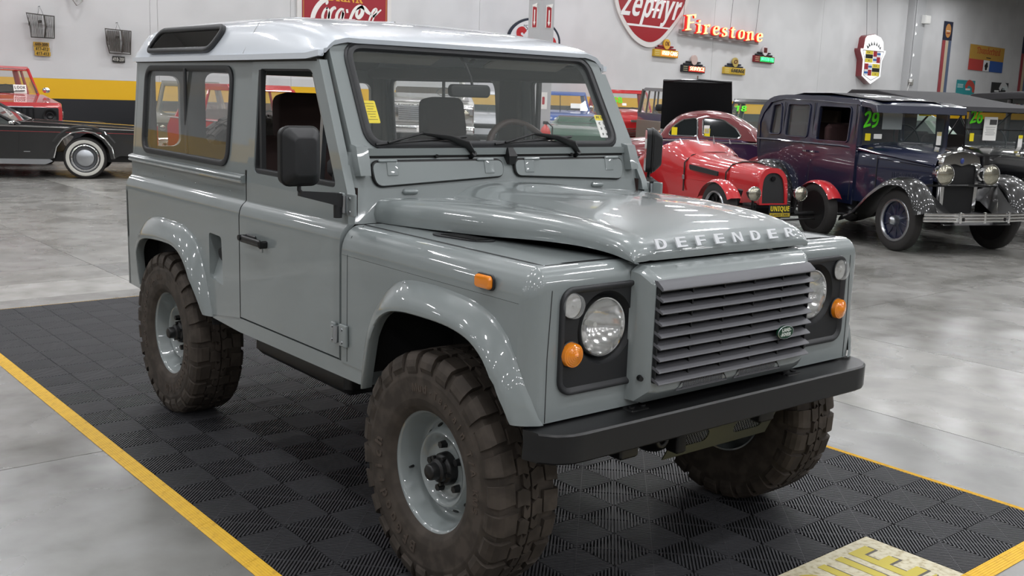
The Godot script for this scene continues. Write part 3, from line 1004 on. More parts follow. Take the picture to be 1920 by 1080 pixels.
	var inn := outer[-1] as PackedVector3Array
	var i1 := PackedVector3Array()
	var i2 := PackedVector3Array()
	for v in inn:
		i1.push_back(V(0.547, clampf(v.y, 0.785, 1.102), clampf(v.z, -0.382, 0.382)))
		i2.push_back(V(0.49, clampf(v.y, 0.785, 1.102), clampf(v.z, -0.382, 0.382)))
	outer.append(i1); outer.append(i2)
	gs.grid(outer, true, true)
	part(car, "grille_surround", gs, M.grey, 40.0)
	part(car, "surround_header", B.new().slab(P2([U(-0.30, 1.108), U(0.30, 1.108), U(0.27, 1.147), U(-0.27, 1.147)]), func(q): return V(0.552 - (q.y - 1.108) * 0.9, q.y, q.x), func(q): return V(0.52 - (q.y - 1.108) * 0.9, q.y, q.x)), M.grey)
	for s in 2:
		var k := B.new().cyl(V(0.525, 0.80, 0.417), V(0.54, 0.80, 0.424), 0.010, 0.008, 12)
		part(car, "plug", flipz(k) if s else k, M.black)
	# grille: nine slats and four uprights
	var gr := group(car, "grille")
	for i in 9:
		var y := 1.100 - i * 0.0378
		var b := B.new()
		b.ribbon([V(0.568, y, 0.388), V(0.572, y, 0.0), V(0.568, y, -0.388)] if i else [V(0.566, y, 0.39), V(0.572, y, 0.0), V(0.566, y, -0.39)], P2([U(0.010, -0.016), U(0.014, -0.0135), U(0.012, -0.009), U(-0.016, 0.005), U(-0.030, 0.004), U(-0.03, 0.0)]) if i else P2([U(0.010, -0.018), U(0.015, -0.014), U(0.012, -0.006), U(-0.012, 0.012), U(-0.030, 0.012), U(-0.03, 0.004)]), Vector3.UP)
		part(gr, "slat", b, M.slat)
	for i in 6:
		part(gr, "upright", B.new().box(V(0.535, 0.945, -0.385 + i * 0.154), V(0.055, 0.32, 0.005)), M.plastic)
	part(gr, "radiator", B.new().box(V(0.43, 0.93, 0), V(0.03, 0.34, 0.62), 0.004), mat("#2c2c2e", 0.6))
	part(gr, "crossbar", B.new().box(V(0.46, 0.98, 0.05), V(0.03, 0.05, 0.4), 0.006), mat("#26272a", 0.5))
	var bd := group(gr, "oval_badge", Transform3D(look_basis(V(1, 0, 0)), V(0.588, 0.885, -0.225)))
	var ov := []
	for q in [[1.0, 0.0], [1.0, 0.006], [0.94, 0.009]]:
		var a := PackedVector3Array()
		for i in 28: a.push_back(V(cos(TAU * i / 28) * 0.043 * q[0], sin(TAU * i / 28) * 0.0235 * q[0], q[1]))
		ov.append(a)
	var ob := B.new()
	ob.x = bd.transform
	bd.queue_free()
	gr.remove_child(bd)
	part(gr, "oval_badge", ob.loops(ov), mat("#0f3a26", 0.3))
	var rim := []
	for i in 28: rim.append(ob.x * V(cos(TAU * i / 28) * 0.042, sin(TAU * i / 28) * 0.0225, 0.008))
	part(gr, "badge_rim", B.new().tube(rim, 0.0015, 5, true), M.steel)
	words(gr, "LAND-", mat("#d7dcd6", 0.4), ob.x * Transform3D(Basis(), V(0.002, 0.0075, 0.009)), 0.0115, 0.050, 0.0012, true, false, true, "badge_lettering")
	words(gr, "-ROVER", mat("#d7dcd6", 0.4), ob.x * Transform3D(Basis(), V(-0.002, -0.0085, 0.009)), 0.0115, 0.056, 0.0012, true, false, true, "badge_lettering")
	# perforated lower intake of the surround
	for s in 2:
		var b := B.new()
		var o := P2([U(0.018, 0.742), U(0.27, 0.742), U(0.24, 0.775), U(0.045, 0.775)])
		b.slab(o, func(q): return V(0.545 + (q.y - 0.742) * 0.2, q.y, q.x), func(q): return V(0.535 + (q.y - 0.742) * 0.2, q.y, q.x))
		var mesh_part := part(car, "lower_intake", flipz(b) if s else b, M.black)
		b = B.new()
		for i in 24: b.box(V(0.549, 0.7585, 0.045 + i * 0.0083), V(0.004, 0.028, 0.0028))
		for i in 4: b.box(V(0.549, 0.7465 + i * 0.0082, 0.142), V(0.004, 0.0026, 0.2 - i * 0.004))
		b.tube([V(0.548, 0.742, 0.018), V(0.548, 0.742, 0.27), V(0.553, 0.775, 0.24), V(0.553, 0.775, 0.045)], 0.003, 5, true)
		part(mesh_part, "intake_mesh", flipz(b) if s else b, M.slat)
	# front bumper: a folded box with angled ends
	var bp := group(car, "front_bumper")
	var plan := [U(0.47, 0.838), U(0.525, 0.825), U(0.566, 0.79), U(0.587, 0.745), U(0.592, 0.70), U(0.592, 0.0)]
	var full := plan.duplicate()
	for i in range(plan.size() - 2, -1, -1): full.append(U(plan[i].x, -plan[i].y))
	var rows := []
	for q in full:
		var inx := 0.455
		rows.append(P3([V(inx, 0.597, q.y * 0.98), V(q.x - 0.006, 0.597, q.y), V(q.x, 0.603, q.y), V(q.x, 0.684, q.y), V(q.x - 0.006, 0.690, q.y), V(inx, 0.690, q.y * 0.98)]))
	var bb := B.new().grid(rows, false, true)
	bb.fan(rows[0], false); bb.fan(rows[-1], true)
	part(bp, "bumper_bar", bb, M.satin, 28.0)
	for z in [-0.42, -0.37, 0.37, 0.42]: part(bp, "bolt", B.new().cyl(V(0.50, 0.689, z), V(0.50, 0.70, z), 0.013, 0.011, 8), M.dark_metal)
	for z in [-0.40, 0.40]: part(bp, "chassis_end", B.new().box(V(0.43, 0.64, z), V(0.2, 0.11, 0.09), 0.01), M.black)
	# steering guard below
	var sg := group(car, "steering_guard")
	var gm := mat("#4a4b3c", 0.4, 0.3)
	var ff := func(q): return V(0.43 - (0.56 - q.y) * 0.35, q.y, q.x)
	var fb := func(q): return V(0.425 - (0.56 - q.y) * 0.35, q.y, q.x)
	var holes := [B.rrect(0.17, 0.05, 0.024, 5, U(0.0, 0.487)), B.rrect(0.17, 0.05, 0.024, 5, U(-0.31, 0.487))]
	part(sg, "guard_plate", B.new().slab(P2([U(0.13, 0.425), U(-0.44, 0.425), U(-0.47, 0.56), U(0.09, 0.56)]), ff, fb, holes), gm)
	for hx in [0.0, -0.31]:
		var b := B.new()
		for i in 15:
			for d in [-1, 1]:
				var u := U(hx - 0.105 + i * 0.0135, 0.487)
				var e := U(0.028 * d * 0.8, 0.025)
				if absf(u.x - hx) < 0.085: b.cyl(ff.call(u - e) - V(0.004, 0, 0), ff.call(u + e) - V(0.004, 0, 0), 0.0012, -1, 4, false)
		part(sg, "guard_mesh", b, M.steel, 0.0)
	var ring := []
	for i in 14: ring.append(V(0.47, 0.555 + cos(TAU * i / 14) * 0.032, 0.235 + sin(TAU * i / 14) * 0.026))
	part(car, "tow_ring", B.new().tube(ring, 0.009, 8, true), M.black)
	part(car, "tow_bracket", B.new().box(V(0.45, 0.545, 0.14), V(0.06, 0.13, 0.05), 0.008), M.dark_metal)

func bulkhead(car: Node3D) -> void:
	var g: Material = M.grey
	# firewall face with the two flap openings
	var bk := B.new()
	var wsx := func(y: float) -> float: return -0.70 - (y - 1.35) * 0.25
	bk.slab(P2([U(0.795, 1.165), U(0.795, 1.27), U(0.745, 1.43), U(-0.745, 1.43), U(-0.795, 1.27), U(-0.795, 1.165)]), func(q): return V(wsx.call(q.y), q.y, q.x), func(q): return V(wsx.call(q.y) - 0.05, q.y, q.x))
	part(car, "bulkhead", bk, g)
	part(car, "scuttle_rail", B.new().ribbon([V(-0.735, 1.428, 0.69), V(-0.735, 1.428, -0.69)], P2([U(0.03, -0.012), U(-0.026, -0.012), U(-0.030, -0.004), U(-0.028, 0.010), U(-0.02, 0.016), U(0.03, 0.016)]), Vector3.UP), g)
	part(car, "scuttle_gap", B.new().box(V(-0.722, 1.412, 0), V(0.02, 0.012, 1.36)), M.black)
	for s in 2:
		var fl := group(car, "vent_flap")
		var zz := [0.665, 0.035]
		var o := B.round_poly([U(zz[0], 1.392), U(zz[1], 1.392), U(zz[1], 1.330), U(zz[0] - 0.01, 1.303)] if true else [], 0.035, 5)
		var f := func(q): return V(wsx.call(q.y) + 0.016, q.y, q.x)
		var e := B.new()
		var l := []
		for q in o: l.append(f.call(q) - V(0.01, 0, 0))
		e.tube(l, 0.008, 6, true)
		part(fl, "flap_seal", flipz(e) if s else e, M.black)
		e = B.new().slab(o, f, func(q): return V(wsx.call(q.y) + 0.004, q.y, q.x))
		part(fl, "flap_panel", flipz(e) if s else e, g)
		for hz in [0.595, 0.125]:
			e = B.new()
			e.box(V(wsx.call(1.395) + 0.018, 1.397, hz), V(0.014, 0.012, 0.085), 0.005)
			e.x = Transform3D(Basis(V(0, 0, 1), 0.24), V(wsx.call(1.37) + 0.018, 1.368, hz - 0.018))
			e.box(Vector3.ZERO, V(0.005, 0.055, 0.048), 0.002)
			part(fl, "flap_hinge", flipz(e) if s else e, g)
		for hz in [0.36]:
			e = B.new().cyl(V(-0.712, 1.412, hz), V(-0.698, 1.412, hz), 0.009, 0.007, 10)
			part(fl, "washer_jet", flipz(e) if s else e, M.black)
	# windscreen frame, seal, glass
	var a := V(-0.722, 1.436, 0)
	var b2 := V(-0.966, 1.857, 0)
	var up := (b2 - a).normalized()
	var nn := up.cross(V(0, 0, -1)).normalized()
	if nn.x < 0: nn = -nn
	var fr := func(q: Vector2, d := 0.0) -> Vector3: return a + up * q.y + V(0, 0, q.x) + nn * d
	var hgt := (b2 - a).length()
	var wf := group(car, "windscreen")
	var gl := B.round_poly([U(0.655, 0.016), U(0.640, hgt - 0.030), U(-0.640, hgt - 0.030), U(-0.655, 0.016)], 0.075, 6)
	var fb := B.new()
	fb.slab(P2([U(0.735, -0.01), U(0.715, hgt - 0.06), U(0.69, hgt), U(-0.69, hgt), U(-0.715, hgt - 0.06), U(-0.735, -0.01)]), func(q): return fr.call(q, 0.004), func(q): return fr.call(q, -0.045), [gl])
	part(wf, "windscreen_frame", fb, g)
	var l2 := []
	for q in gl: l2.append(fr.call(q, 0.004))
	var sb := B.new().ribbon(l2, P2([U(-0.018, -0.012), U(-0.018, 0.006), U(-0.010, 0.012), U(-0.006, 0.007), U(0.004, 0.014), U(0.016, 0.011), U(0.020, 0.0), U(0.020, -0.012)]), nn, true)
	part(wf, "windscreen_seal", sb, M.seal)
	part(wf, "windscreen_glass", B.new().poly(gl, func(q): return fr.call(q, 0.0)), M.glass)
	for s in 2:  # hinge posts at the foot of the frame
		var e := B.new()
		e.loops([P3([V(-0.70, 1.455, 0.69), V(-0.70, 1.455, 0.735), V(-0.735, 1.46, 0.735), V(-0.735, 1.46, 0.69)]), P3([V(-0.688, 1.452, 0.688), V(-0.688, 1.452, 0.737), V(-0.74, 1.445, 0.737), V(-0.74, 1.445, 0.688)]), P3([V(-0.668, 1.40, 0.688), V(-0.668, 1.40, 0.74), V(-0.72, 1.40, 0.74), V(-0.72, 1.40, 0.688)]), P3([V(-0.655, 1.345, 0.69), V(-0.655, 1.345, 0.735), V(-0.70, 1.34, 0.735), V(-0.70, 1.34, 0.69)])], true, true)
		part(wf, "frame_hinge_post", flipz(e) if s else e, g)
		# wiper
		var wp := group(wf, "wiper")
		var pv := V(-0.70, 1.418, 0.185 if s == 0 else -0.39)
		var foot := fr.call(U(pv.z + 0.03, 0.004), 0.035) as Vector3
		var elbow: Vector3 = fr.call(U(pv.z + 0.11, 0.036), 0.036)
		var tip: Vector3 = fr.call(U(pv.z + 0.23, 0.058), 0.030)
		e = B.new().cyl(pv - V(0.02, 0.012, 0), pv + V(0.012, 0.006, 0), 0.013, 0.012, 10)
		e.loops([e.ring(pv + V(0.004, 0.004, 0), V(0, 0.9, 0.2), nn, 0.014, 8), e.ring(foot, V(0, 0.9, -0.3), nn, 0.015, 8), e.ring(elbow, V(0, 0.9, -0.3), nn, 0.011, 8), e.ring(tip, V(0, 0.9, 0.0), nn, 0.006, 8)])
		part(wp, "wiper_arm", e, M.black)
		var t0: Vector3 = fr.call(U(pv.z + 0.01, 0.050), 0.016)
		var t1: Vector3 = fr.call(U(pv.z + 0.45, 0.016), 0.016)
		e = B.new().ribbon([t0, t1], P2([U(-0.004, -0.004), U(-0.004, 0.006), U(0.004, 0.006), U(0.004, -0.004)]), nn)
		e.tube([t0.lerp(t1, 0.15) + nn * 0.008, tip, t0.lerp(t1, 0.88) + nn * 0.008], 0.005, 6)
		part(wp, "wiper_blade", e, M.black)
	part(wf, "washer_post", B.new().loops([P3([V(-0.71, 1.375, 0.0), V(-0.69, 1.375, 0.0), V(-0.69, 1.375, -0.03), V(-0.71, 1.375, -0.03)]), P3([V(-0.74, 1.40, 0.012), V(-0.675, 1.41, 0.012), V(-0.675, 1.41, -0.032), V(-0.74, 1.40, -0.032)]), P3([V(-0.75, 1.44, 0.0), V(-0.695, 1.445, 0.005), V(-0.695, 1.445, -0.022), V(-0.75, 1.44, -0.02)])]), M.black)
	# stickers inside the glass
	var st := group(wf, "yellow_sticker")
	var c0: Vector3 = fr.call(U(0.60, 0.168), -0.006)
	var bs := Basis(V(0, 0, -1), up, nn)
	var q0 := Transform3D(bs, c0)
	var sbld := B.new()
	sbld.x = q0
	part(st, "sticker_sheet", sbld.plate(0.058, 0.098, 0.006, 0.0, 0.0015), M.yellow_paper)
	for i in 7:
		var e := B.new()
		e.x = q0
		e.box(V(0.002 * (i % 2), 0.036 - i * 0.0115, 0.002), V(0.042 - 0.008 * (i % 3), 0.0018, 0.0006))
		part(st, "print_line", e, mat("#7a6c10", 0.8))
	var st2 := group(wf, "service_sticker")
	q0 = Transform3D(bs, fr.call(U(-0.615, 0.115), -0.006))
	sbld = B.new(); sbld.x = q0
	part(st2, "sticker_sheet", sbld.plate(0.062, 0.115, 0.006, 0.0, 0.0015), M.paper)
	sbld = B.new(); sbld.x = q0 * Transform3D(Basis(), V(0, 0.0435, 0.0012))
	part(st2, "sticker_head", sbld.plate(0.06, 0.026, 0.005, 0.0, 0.001), M.yellow_paper)
	for q in [["F1", -0.012, 0.044], ["¼", 0.013, 0.044], ["C", -0.012, 0.014], ["U", 0.014, 0.014], ["S", -0.012, -0.012], ["D", 0.014, -0.012], ["P", -0.012, -0.042], ["W", 0.014, -0.042]]:
		words(st2, q[0], M.ink, q0 * Transform3D(Basis(), V(q[1], q[2], 0.003)), 0.012, 0, 0.0005, true, false, false, "print")

func mirror(door: Node3D, s: int) -> void:
	var fold := Transform3D(Basis(), V(-0.645, 0, -0.838)) * Transform3D(Basis(Vector3.UP, deg_to_rad(48)), Vector3.ZERO) * Transform3D(Basis(), V(0.645, 0, 0.838))
	var t := Transform3D(Basis(V(0, 0, -1), V(0, 1, 0), V(1, 0, 0)), V(-0.665, 1.422, 0.985))
	var mr := group(door, "wing_mirror")
	var b := B.new()
	b.x = t
	var l := []
	for q in [[1.0, -0.02], [1.0, 0.012], [0.97, 0.022], [0.88, 0.03], [0.62, 0.052], [0.52, 0.056]]:
		var a := PackedVector3Array()
		for v in B.rrect(0.147 * q[0], 0.205 * (q[0] * 0.8 + 0.2), 0.03 * q[0], 5): a.push_back(V(v.x, v.y, q[1]))
		l.append(a)
	b.loops(l)
	part(mr, "mirror_shell", flipz(b) if s else b, M.plastic)
	b = B.new()
	b.x = t
	var rim := []
	for v in B.rrect(0.147, 0.205, 0.03, 5): rim.append(V(v.x, v.y, 0.008))
	b.tube(rim, 0.006, 6, true)
	part(mr, "shell_rim", flipz(b) if s else b, M.black)
	b = B.new()
	b.x = t
	b.poly(B.rrect(0.135, 0.193, 0.026, 5), func(q): return V(q.x, q.y, -0.021), [], true)
	part(mr, "mirror_glass", flipz(b) if s else b, M.chrome)
	b = B.new()
	b.tube([V(-0.665, 1.325, 0.985), V(-0.665, 1.30, 0.985), V(-0.662, 1.288, 0.975)], 0.008, 8)
	b.loops([P3([V(-0.675, 1.296, 0.985), V(-0.650, 1.296, 0.985), V(-0.650, 1.278, 0.985), V(-0.675, 1.278, 0.985)]), P3([V(-0.665, 1.288, 0.86), V(-0.635, 1.288, 0.86), V(-0.635, 1.245, 0.86), V(-0.665, 1.245, 0.86)]), P3([V(-0.668, 1.286, 0.83), V(-0.628, 1.286, 0.83), V(-0.628, 1.235, 0.83), V(-0.668, 1.235, 0.83)])])
	b.cyl(V(-0.645, 1.195, 0.838), V(-0.645, 1.285, 0.838), 0.016, 0.016, 12)
	part(mr, "mirror_arm", flipz(b) if s else b, M.plastic)
	if s: mr.transform = fold

func roof(car: Node3D) -> void:
	# sections along x from the back to the visor: [x, gutter half width, gutter y, knee half width, knee y, crown y]
	var st := [[-3.03, 0.735, 1.80, 0.66, 1.86, 1.875], [-3.02, 0.748, 1.79, 0.675, 1.90, 1.925], [-2.98, 0.754, 1.785, 0.685, 1.925, 1.952], [-2.90, 0.757, 1.785, 0.690, 1.937, 1.968], [-2.75, 0.758, 1.785, 0.692, 1.942, 1.977], [-2.2, 0.760, 1.786, 0.694, 1.945, 1.983], [-1.80, 0.762, 1.787, 0.694, 1.946, 1.983], [-1.60, 0.763, 1.788, 0.694, 1.944, 1.979], [-1.45, 0.763, 1.788, 0.694, 1.939, 1.970], [-1.30, 0.764, 1.789, 0.695, 1.928, 1.953], [-1.15, 0.763, 1.79, 0.695, 1.910, 1.928], [-1.03, 0.759, 1.79, 0.694, 1.888, 1.899], [-0.96, 0.752, 1.79, 0.692, 1.870, 1.876], [-0.93, 0.745, 1.795, 0.688, 1.858, 1.861]]
	var rows := []
	for q in st:
		var half := [U(q[1], q[2]), U(q[1] - 0.005, q[2] + 0.02), U(lerpf(q[1], q[3], 0.30), lerpf(q[2], q[4], 0.36)), U(lerpf(q[1], q[3], 0.58), lerpf(q[2], q[4], 0.62)), U(lerpf(q[1], q[3], 0.90), lerpf(q[2], q[4], 0.83)), U(q[3] - 0.022, lerpf(q[2], q[4], 0.945)), U(q[3] - 0.055, q[4] + 0.003), U(q[3] - 0.10, lerpf(q[4], q[5], 0.45)), U(q[3] * 0.65, lerpf(q[4], q[5], 0.75)), U(q[3] * 0.35, lerpf(q[4], q[5], 0.95))]
		var r := PackedVector3Array()
		for v in half: r.push_back(V(q[0], v.y, v.x))
		r.push_back(V(q[0], q[5], 0))
		for i in range(half.size() - 1, -1, -1): r.push_back(V(q[0], half[i].y, -half[i].x))
		rows.append(r)
	var fine := []
	for j in rows[0].size():
		var col := []
		for r in rows: col.append(r[j])
		fine.append(B.curve(col, 3))
	var out := []
	for i in fine[0].size():
		var r := PackedVector3Array()
		for j in fine.size(): r.push_back(fine[j][i])
		out.append(r)
	var b := B.new().grid(out)
	b.fan(out[0], true)
	# front lip folds down to the windscreen
	var fr: PackedVector3Array = out[-1]
	for j in fr.size() - 1:
		var d := V(-0.008, -0.018, 0)
		b.quad(fr[j], fr[j + 1], fr[j + 1] + d, fr[j] + d)
	var rf := part(car, "roof", b, M.roof, 60.0)
	# raised ribs on the front slope
	for k in 5:
		var z := -0.42 + k * 0.21
		var rb := B.new()
		var rr := []
		for i in 9:
			var t := i / 8.0
			var x := lerpf(-2.7, -1.6, t)
			var y := 1.984 if x < -1.5 else lerpf(1.984, 1.917, (x + 1.5) / 0.38)
			var w := 0.06 * minf(1.0, minf(t, 1.0 - t) * 6.0 + 0.1)
			var hh := 0.008 * minf(1.0, minf(t, 1.0 - t) * 6.0)
			y -= z * z * 0.06
			rr.append(P3([V(x, y - 0.006, z - w), V(x, y + hh, z - w * 0.6), V(x, y + hh, z + w * 0.6), V(x, y - 0.006, z + w)]))
		rb.grid(rr, false, true)
		part(rf, "roof_rib", rb, M.roof)
	# gutter
	var gp := []
	for s in [1.0, -1.0]:
		var l := [V(-0.935, 1.796, 0.752 * s), V(-1.0, 1.784, 0.770 * s), V(-1.5, 1.781, 0.772 * s), V(-2.2, 1.779, 0.769 * s), V(-2.98, 1.777, 0.762 * s), V(-3.045, 1.779, 0.74 * s)]
		if s < 0: l.reverse()
		gp.append_array(l)
	# one rail down each side and across the back
	part(rf, "gutter", B.new().ribbon(gp.slice(0, 6) + gp.slice(6), P2([U(-0.014, -0.010), U(0.012, -0.010), U(0.016, -0.004), U(0.016, 0.010), U(0.011, 0.013), U(-0.014, 0.013)]), Vector3.UP), M.roof)
	part(car, "gutter_seal", B.new().ribbon([V(-0.95, 1.772, 0.752), V(-1.53, 1.7705, 0.757), V(-3.0, 1.77, 0.742)], P2([U(-0.01, -0.006), U(0.008, -0.006), U(0.008, 0.006), U(-0.01, 0.006)]), Vector3.UP), M.black)
	# slanted skylight windows in the roof side
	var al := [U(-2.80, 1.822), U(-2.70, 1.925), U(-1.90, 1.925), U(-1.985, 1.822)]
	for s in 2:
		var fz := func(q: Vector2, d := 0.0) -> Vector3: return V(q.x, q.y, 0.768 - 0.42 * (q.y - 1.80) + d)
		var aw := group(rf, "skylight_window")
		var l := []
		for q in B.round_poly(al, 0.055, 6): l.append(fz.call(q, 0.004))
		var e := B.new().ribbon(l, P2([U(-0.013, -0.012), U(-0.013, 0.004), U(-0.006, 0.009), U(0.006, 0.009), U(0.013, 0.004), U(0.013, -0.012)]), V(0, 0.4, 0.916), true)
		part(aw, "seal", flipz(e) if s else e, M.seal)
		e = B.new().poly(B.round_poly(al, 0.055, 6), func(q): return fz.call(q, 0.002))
		part(aw, "pane", flipz(e) if s else e, mat("#0b0c0c", 0.02, 0.0, {"metallic_specular": 0.6}))  # opaque; the tint and the dim cabin behind are both in this colour
	# roof joint
	part(rf, "roof_joint", B.new().tube([V(-1.62, 1.80, 0.7625), V(-1.61, 1.85, 0.737), V(-1.6, 1.90, 0.715), V(-1.585, 1.935, 0.698), V(-1.56, 1.953, 0.66)], 0.0012, 4), M.column)

func cabin(car: Node3D) -> void:
	# dark shell: headlining, rear floor, pillars, dash
	var ribs := group(car, "headlining")
	part(ribs, "liner", B.new().grid([P3([V(-2.97, 1.775, 0.72), V(-2.97, 1.775, -0.72)]), P3([V(-2.7, 1.86, 0.62), V(-2.7, 1.86, -0.62)]), P3([V(-1.5, 1.87, 0.62), V(-1.5, 1.87, -0.62)]), P3([V(-1.1, 1.85, 0.62), V(-1.1, 1.85, -0.62)]), P3([V(-0.97, 1.81, 0.65), V(-0.97, 1.81, -0.65)])]), M.trim)
	for i in 12:
		part(ribs, "rib", B.new().box(V(-1.2 - i * 0.145, 1.862, 0), V(0.05, 0.025, 1.3), 0.01), M.tan)
	pair(car, "cant_rail", func(b: B): b.box(V(-2.0, 1.765, 0.70), V(2.0, 0.07, 0.07), 0.015), M.trim)
	pair(car, "pillar_trim", func(b: B):
		b.box(V(-1.60, 1.5, 0.725), V(0.16, 0.52, 0.05), 0.01); b.box(V(-2.91, 1.5, 0.725), V(0.12, 0.52, 0.05), 0.01), M.trim)
	pair(car, "side_lining", func(b: B): b.box(V(-2.26, 0.98, 0.74), V(1.42, 0.62, 0.03)), M.interior)
	part(car, "cabin_floor", B.new().box(V(-1.8, 0.72, 0), V(2.3, 0.06, 1.5)), M.interior)
	part(car, "rear_load_floor", B.new().box(V(-2.4, 0.98, 0), V(1.1, 0.04, 1.44)), M.interior)
	var da := group(car, "dashboard")
	part(da, "dash_top", B.new().box(V(-0.86, 1.355, 0), V(0.26, 0.10, 1.42), 0.03), M.interior)
	part(da, "dash_body", B.new().box(V(-0.84, 1.2, 0), V(0.2, 0.3, 1.42), 0.02), M.interior)
	part(da, "instrument_cowl", B.new().box(V(-0.92, 1.405, -0.38), V(0.16, 0.05, 0.34), 0.02), M.interior)
	var sw := group(car, "steering_wheel", Transform3D(Basis(V(0, 0, 1), 0.45), V(-1.06, 1.36, -0.375)))
	var rg := []
	for i in 32: rg.append(V(0, cos(TAU * i / 32) * 0.195, sin(TAU * i / 32) * 0.195))
	part(sw, "rim", B.new().tube(rg, 0.016, 10, true), mat("#3d2a22", 0.5))
	part(sw, "hub", B.new().box(V(0.03, 0, 0), V(0.06, 0.11, 0.12), 0.02), M.black)
	for k in 4: part(sw, "spoke", B.new().tube([V(0.02, 0, 0), V(0, 0.19 * sin(0.35 + k * 1.57), 0.19 * cos(0.35 + k * 1.57))], 0.012, 6), M.black)
	part(sw, "column", B.new().cyl(V(0.05, 0, 0), V(0.3, -0.08, 0), 0.03, 0.03, 12), M.black)
	for s in [0.43, -0.38]:
		var se := group(car, "front_seat")
		part(se, "cushion", B.new().box(V(-1.35, 1.0, s), V(0.5, 0.16, 0.48), 0.05), M.seat)
		var bk := B.new()
		bk.x = Transform3D(Basis(V(0, 0, 1), 0.22), V(-1.62, 1.02, s))
		bk.box(V(0, 0.21, 0), V(0.13, 0.44, 0.49), 0.05)
		part(se, "backrest", bk, M.seat)
		var hr := B.new()
		hr.x = Transform3D(Basis(V(0, 0, 1), 0.15), V(-1.735, 1.53, s))
		var l := []
		for q in [[0.9, -0.045], [1.0, -0.03], [1.0, 0.03], [0.9, 0.045]]:
			var a := PackedVector3Array()
			for v in B.round_poly([U(0.132, -0.11), U(0.118, 0.105), U(-0.118, 0.105), U(-0.132, -0.11)], 0.05, 5): a.push_back(V(q[1], v.y * q[0], -v.x * q[0]))
			l.append(a)
		hr.loops(l)
		part(se, "headrest", hr, M.seat, 60.0)
		for k in [-0.06, 0.06]: part(se, "headrest_post", B.new().cyl(V(-1.70, 1.42, s + k), V(-1.69, 1.36, s + k), 0.008), M.steel)
	part(car, "cubby_box", B.new().box(V(-1.4, 1.02, 0), V(0.5, 0.25, 0.2), 0.03), M.interior)
	var rm := group(car, "interior_mirror")
	var rb := B.new()
	rb.x = Transform3D(look_basis(V(1, 0, 0.1)), V(-0.97, 1.672, 0.01))
	part(rm, "mirror_back", rb.plate(0.20, 0.055, 0.02, -0.015, 0.015, 0.008), M.plastic)
	part(rm, "mirror_stem", B.new().tube([V(-0.96, 1.68, 0.0), V(-0.965, 1.73, 0.01), V(-0.97, 1.79, 0.04), V(-0.985, 1.82, 0.06)], 0.006, 8), M.plastic)
	for s in 2:
		var vz := B.new()
		vz.x = Transform3D(Basis(V(0, 0, 1), 0.35), V(-1.03, 1.80, 0.36))
		vz.box(Vector3.ZERO, V(0.12, 0.015, 0.44), 0.006)
		part(car, "sun_visor", flipz(vz) if s else vz, M.tan)

func chassis(car: Node3D) -> void:
	var ch := group(car, "chassis")
	for s in [1.0, -1.0]:
		part(ch, "rail", B.new().box(V(-1.25, 0.56, 0.36 * s), V(3.4, 0.13, 0.09), 0.01), M.black)
		part(ch, "outrigger_tank", B.new().box(V(-1.15, 0.53, 0.62 * s), V(0.85, 0.13, 0.26), 0.03), M.black)
		part(ch, "under_floor", B.new().box(V(-1.7, 0.65, 0.4 * s), V(2.5, 0.04, 0.74)), M.interior)
	for x in [0.0, -2.36]:
		var ax := B.new().cyl(V(x, 0.41, 0.64), V(x, 0.41, -0.64), 0.045, 0.045, 14)
		ax.ball(V(x, 0.41, 0.15 if x < 0 else -0.22), V(0.13, 0.13, 0.12), 8)
		part(ch, "axle", ax, M.black)
		for s in [0.45, -0.45]:
			var sp := []
			for i in 60: sp.append(V(x + cos(TAU * i / 10.0) * 0.06, 0.46 + i * 0.0035, s + sin(TAU * i / 10.0) * 0.06))
			part(ch, "coil_spring", B.new().tube(sp, 0.008, 5), M.black)
	part(ch, "inner_bay", B.new().box(V(-0.1, 0.86, 0), V(0.9, 0.56, 0.78)), M.interior)  # solid near-black block, engine bay shade put into its colour
	part(ch, "exhaust", B.new().cyl(V(-1.9, 0.5, -0.2), V(-1.2, 0.5, -0.2), 0.08, 0.08, 16), M.dark_metal)
	part(car, "rear_crossmember", B.new().box(V(-3.0, 0.56, 0), V(0.1, 0.12, 1.5), 0.01), M.black)

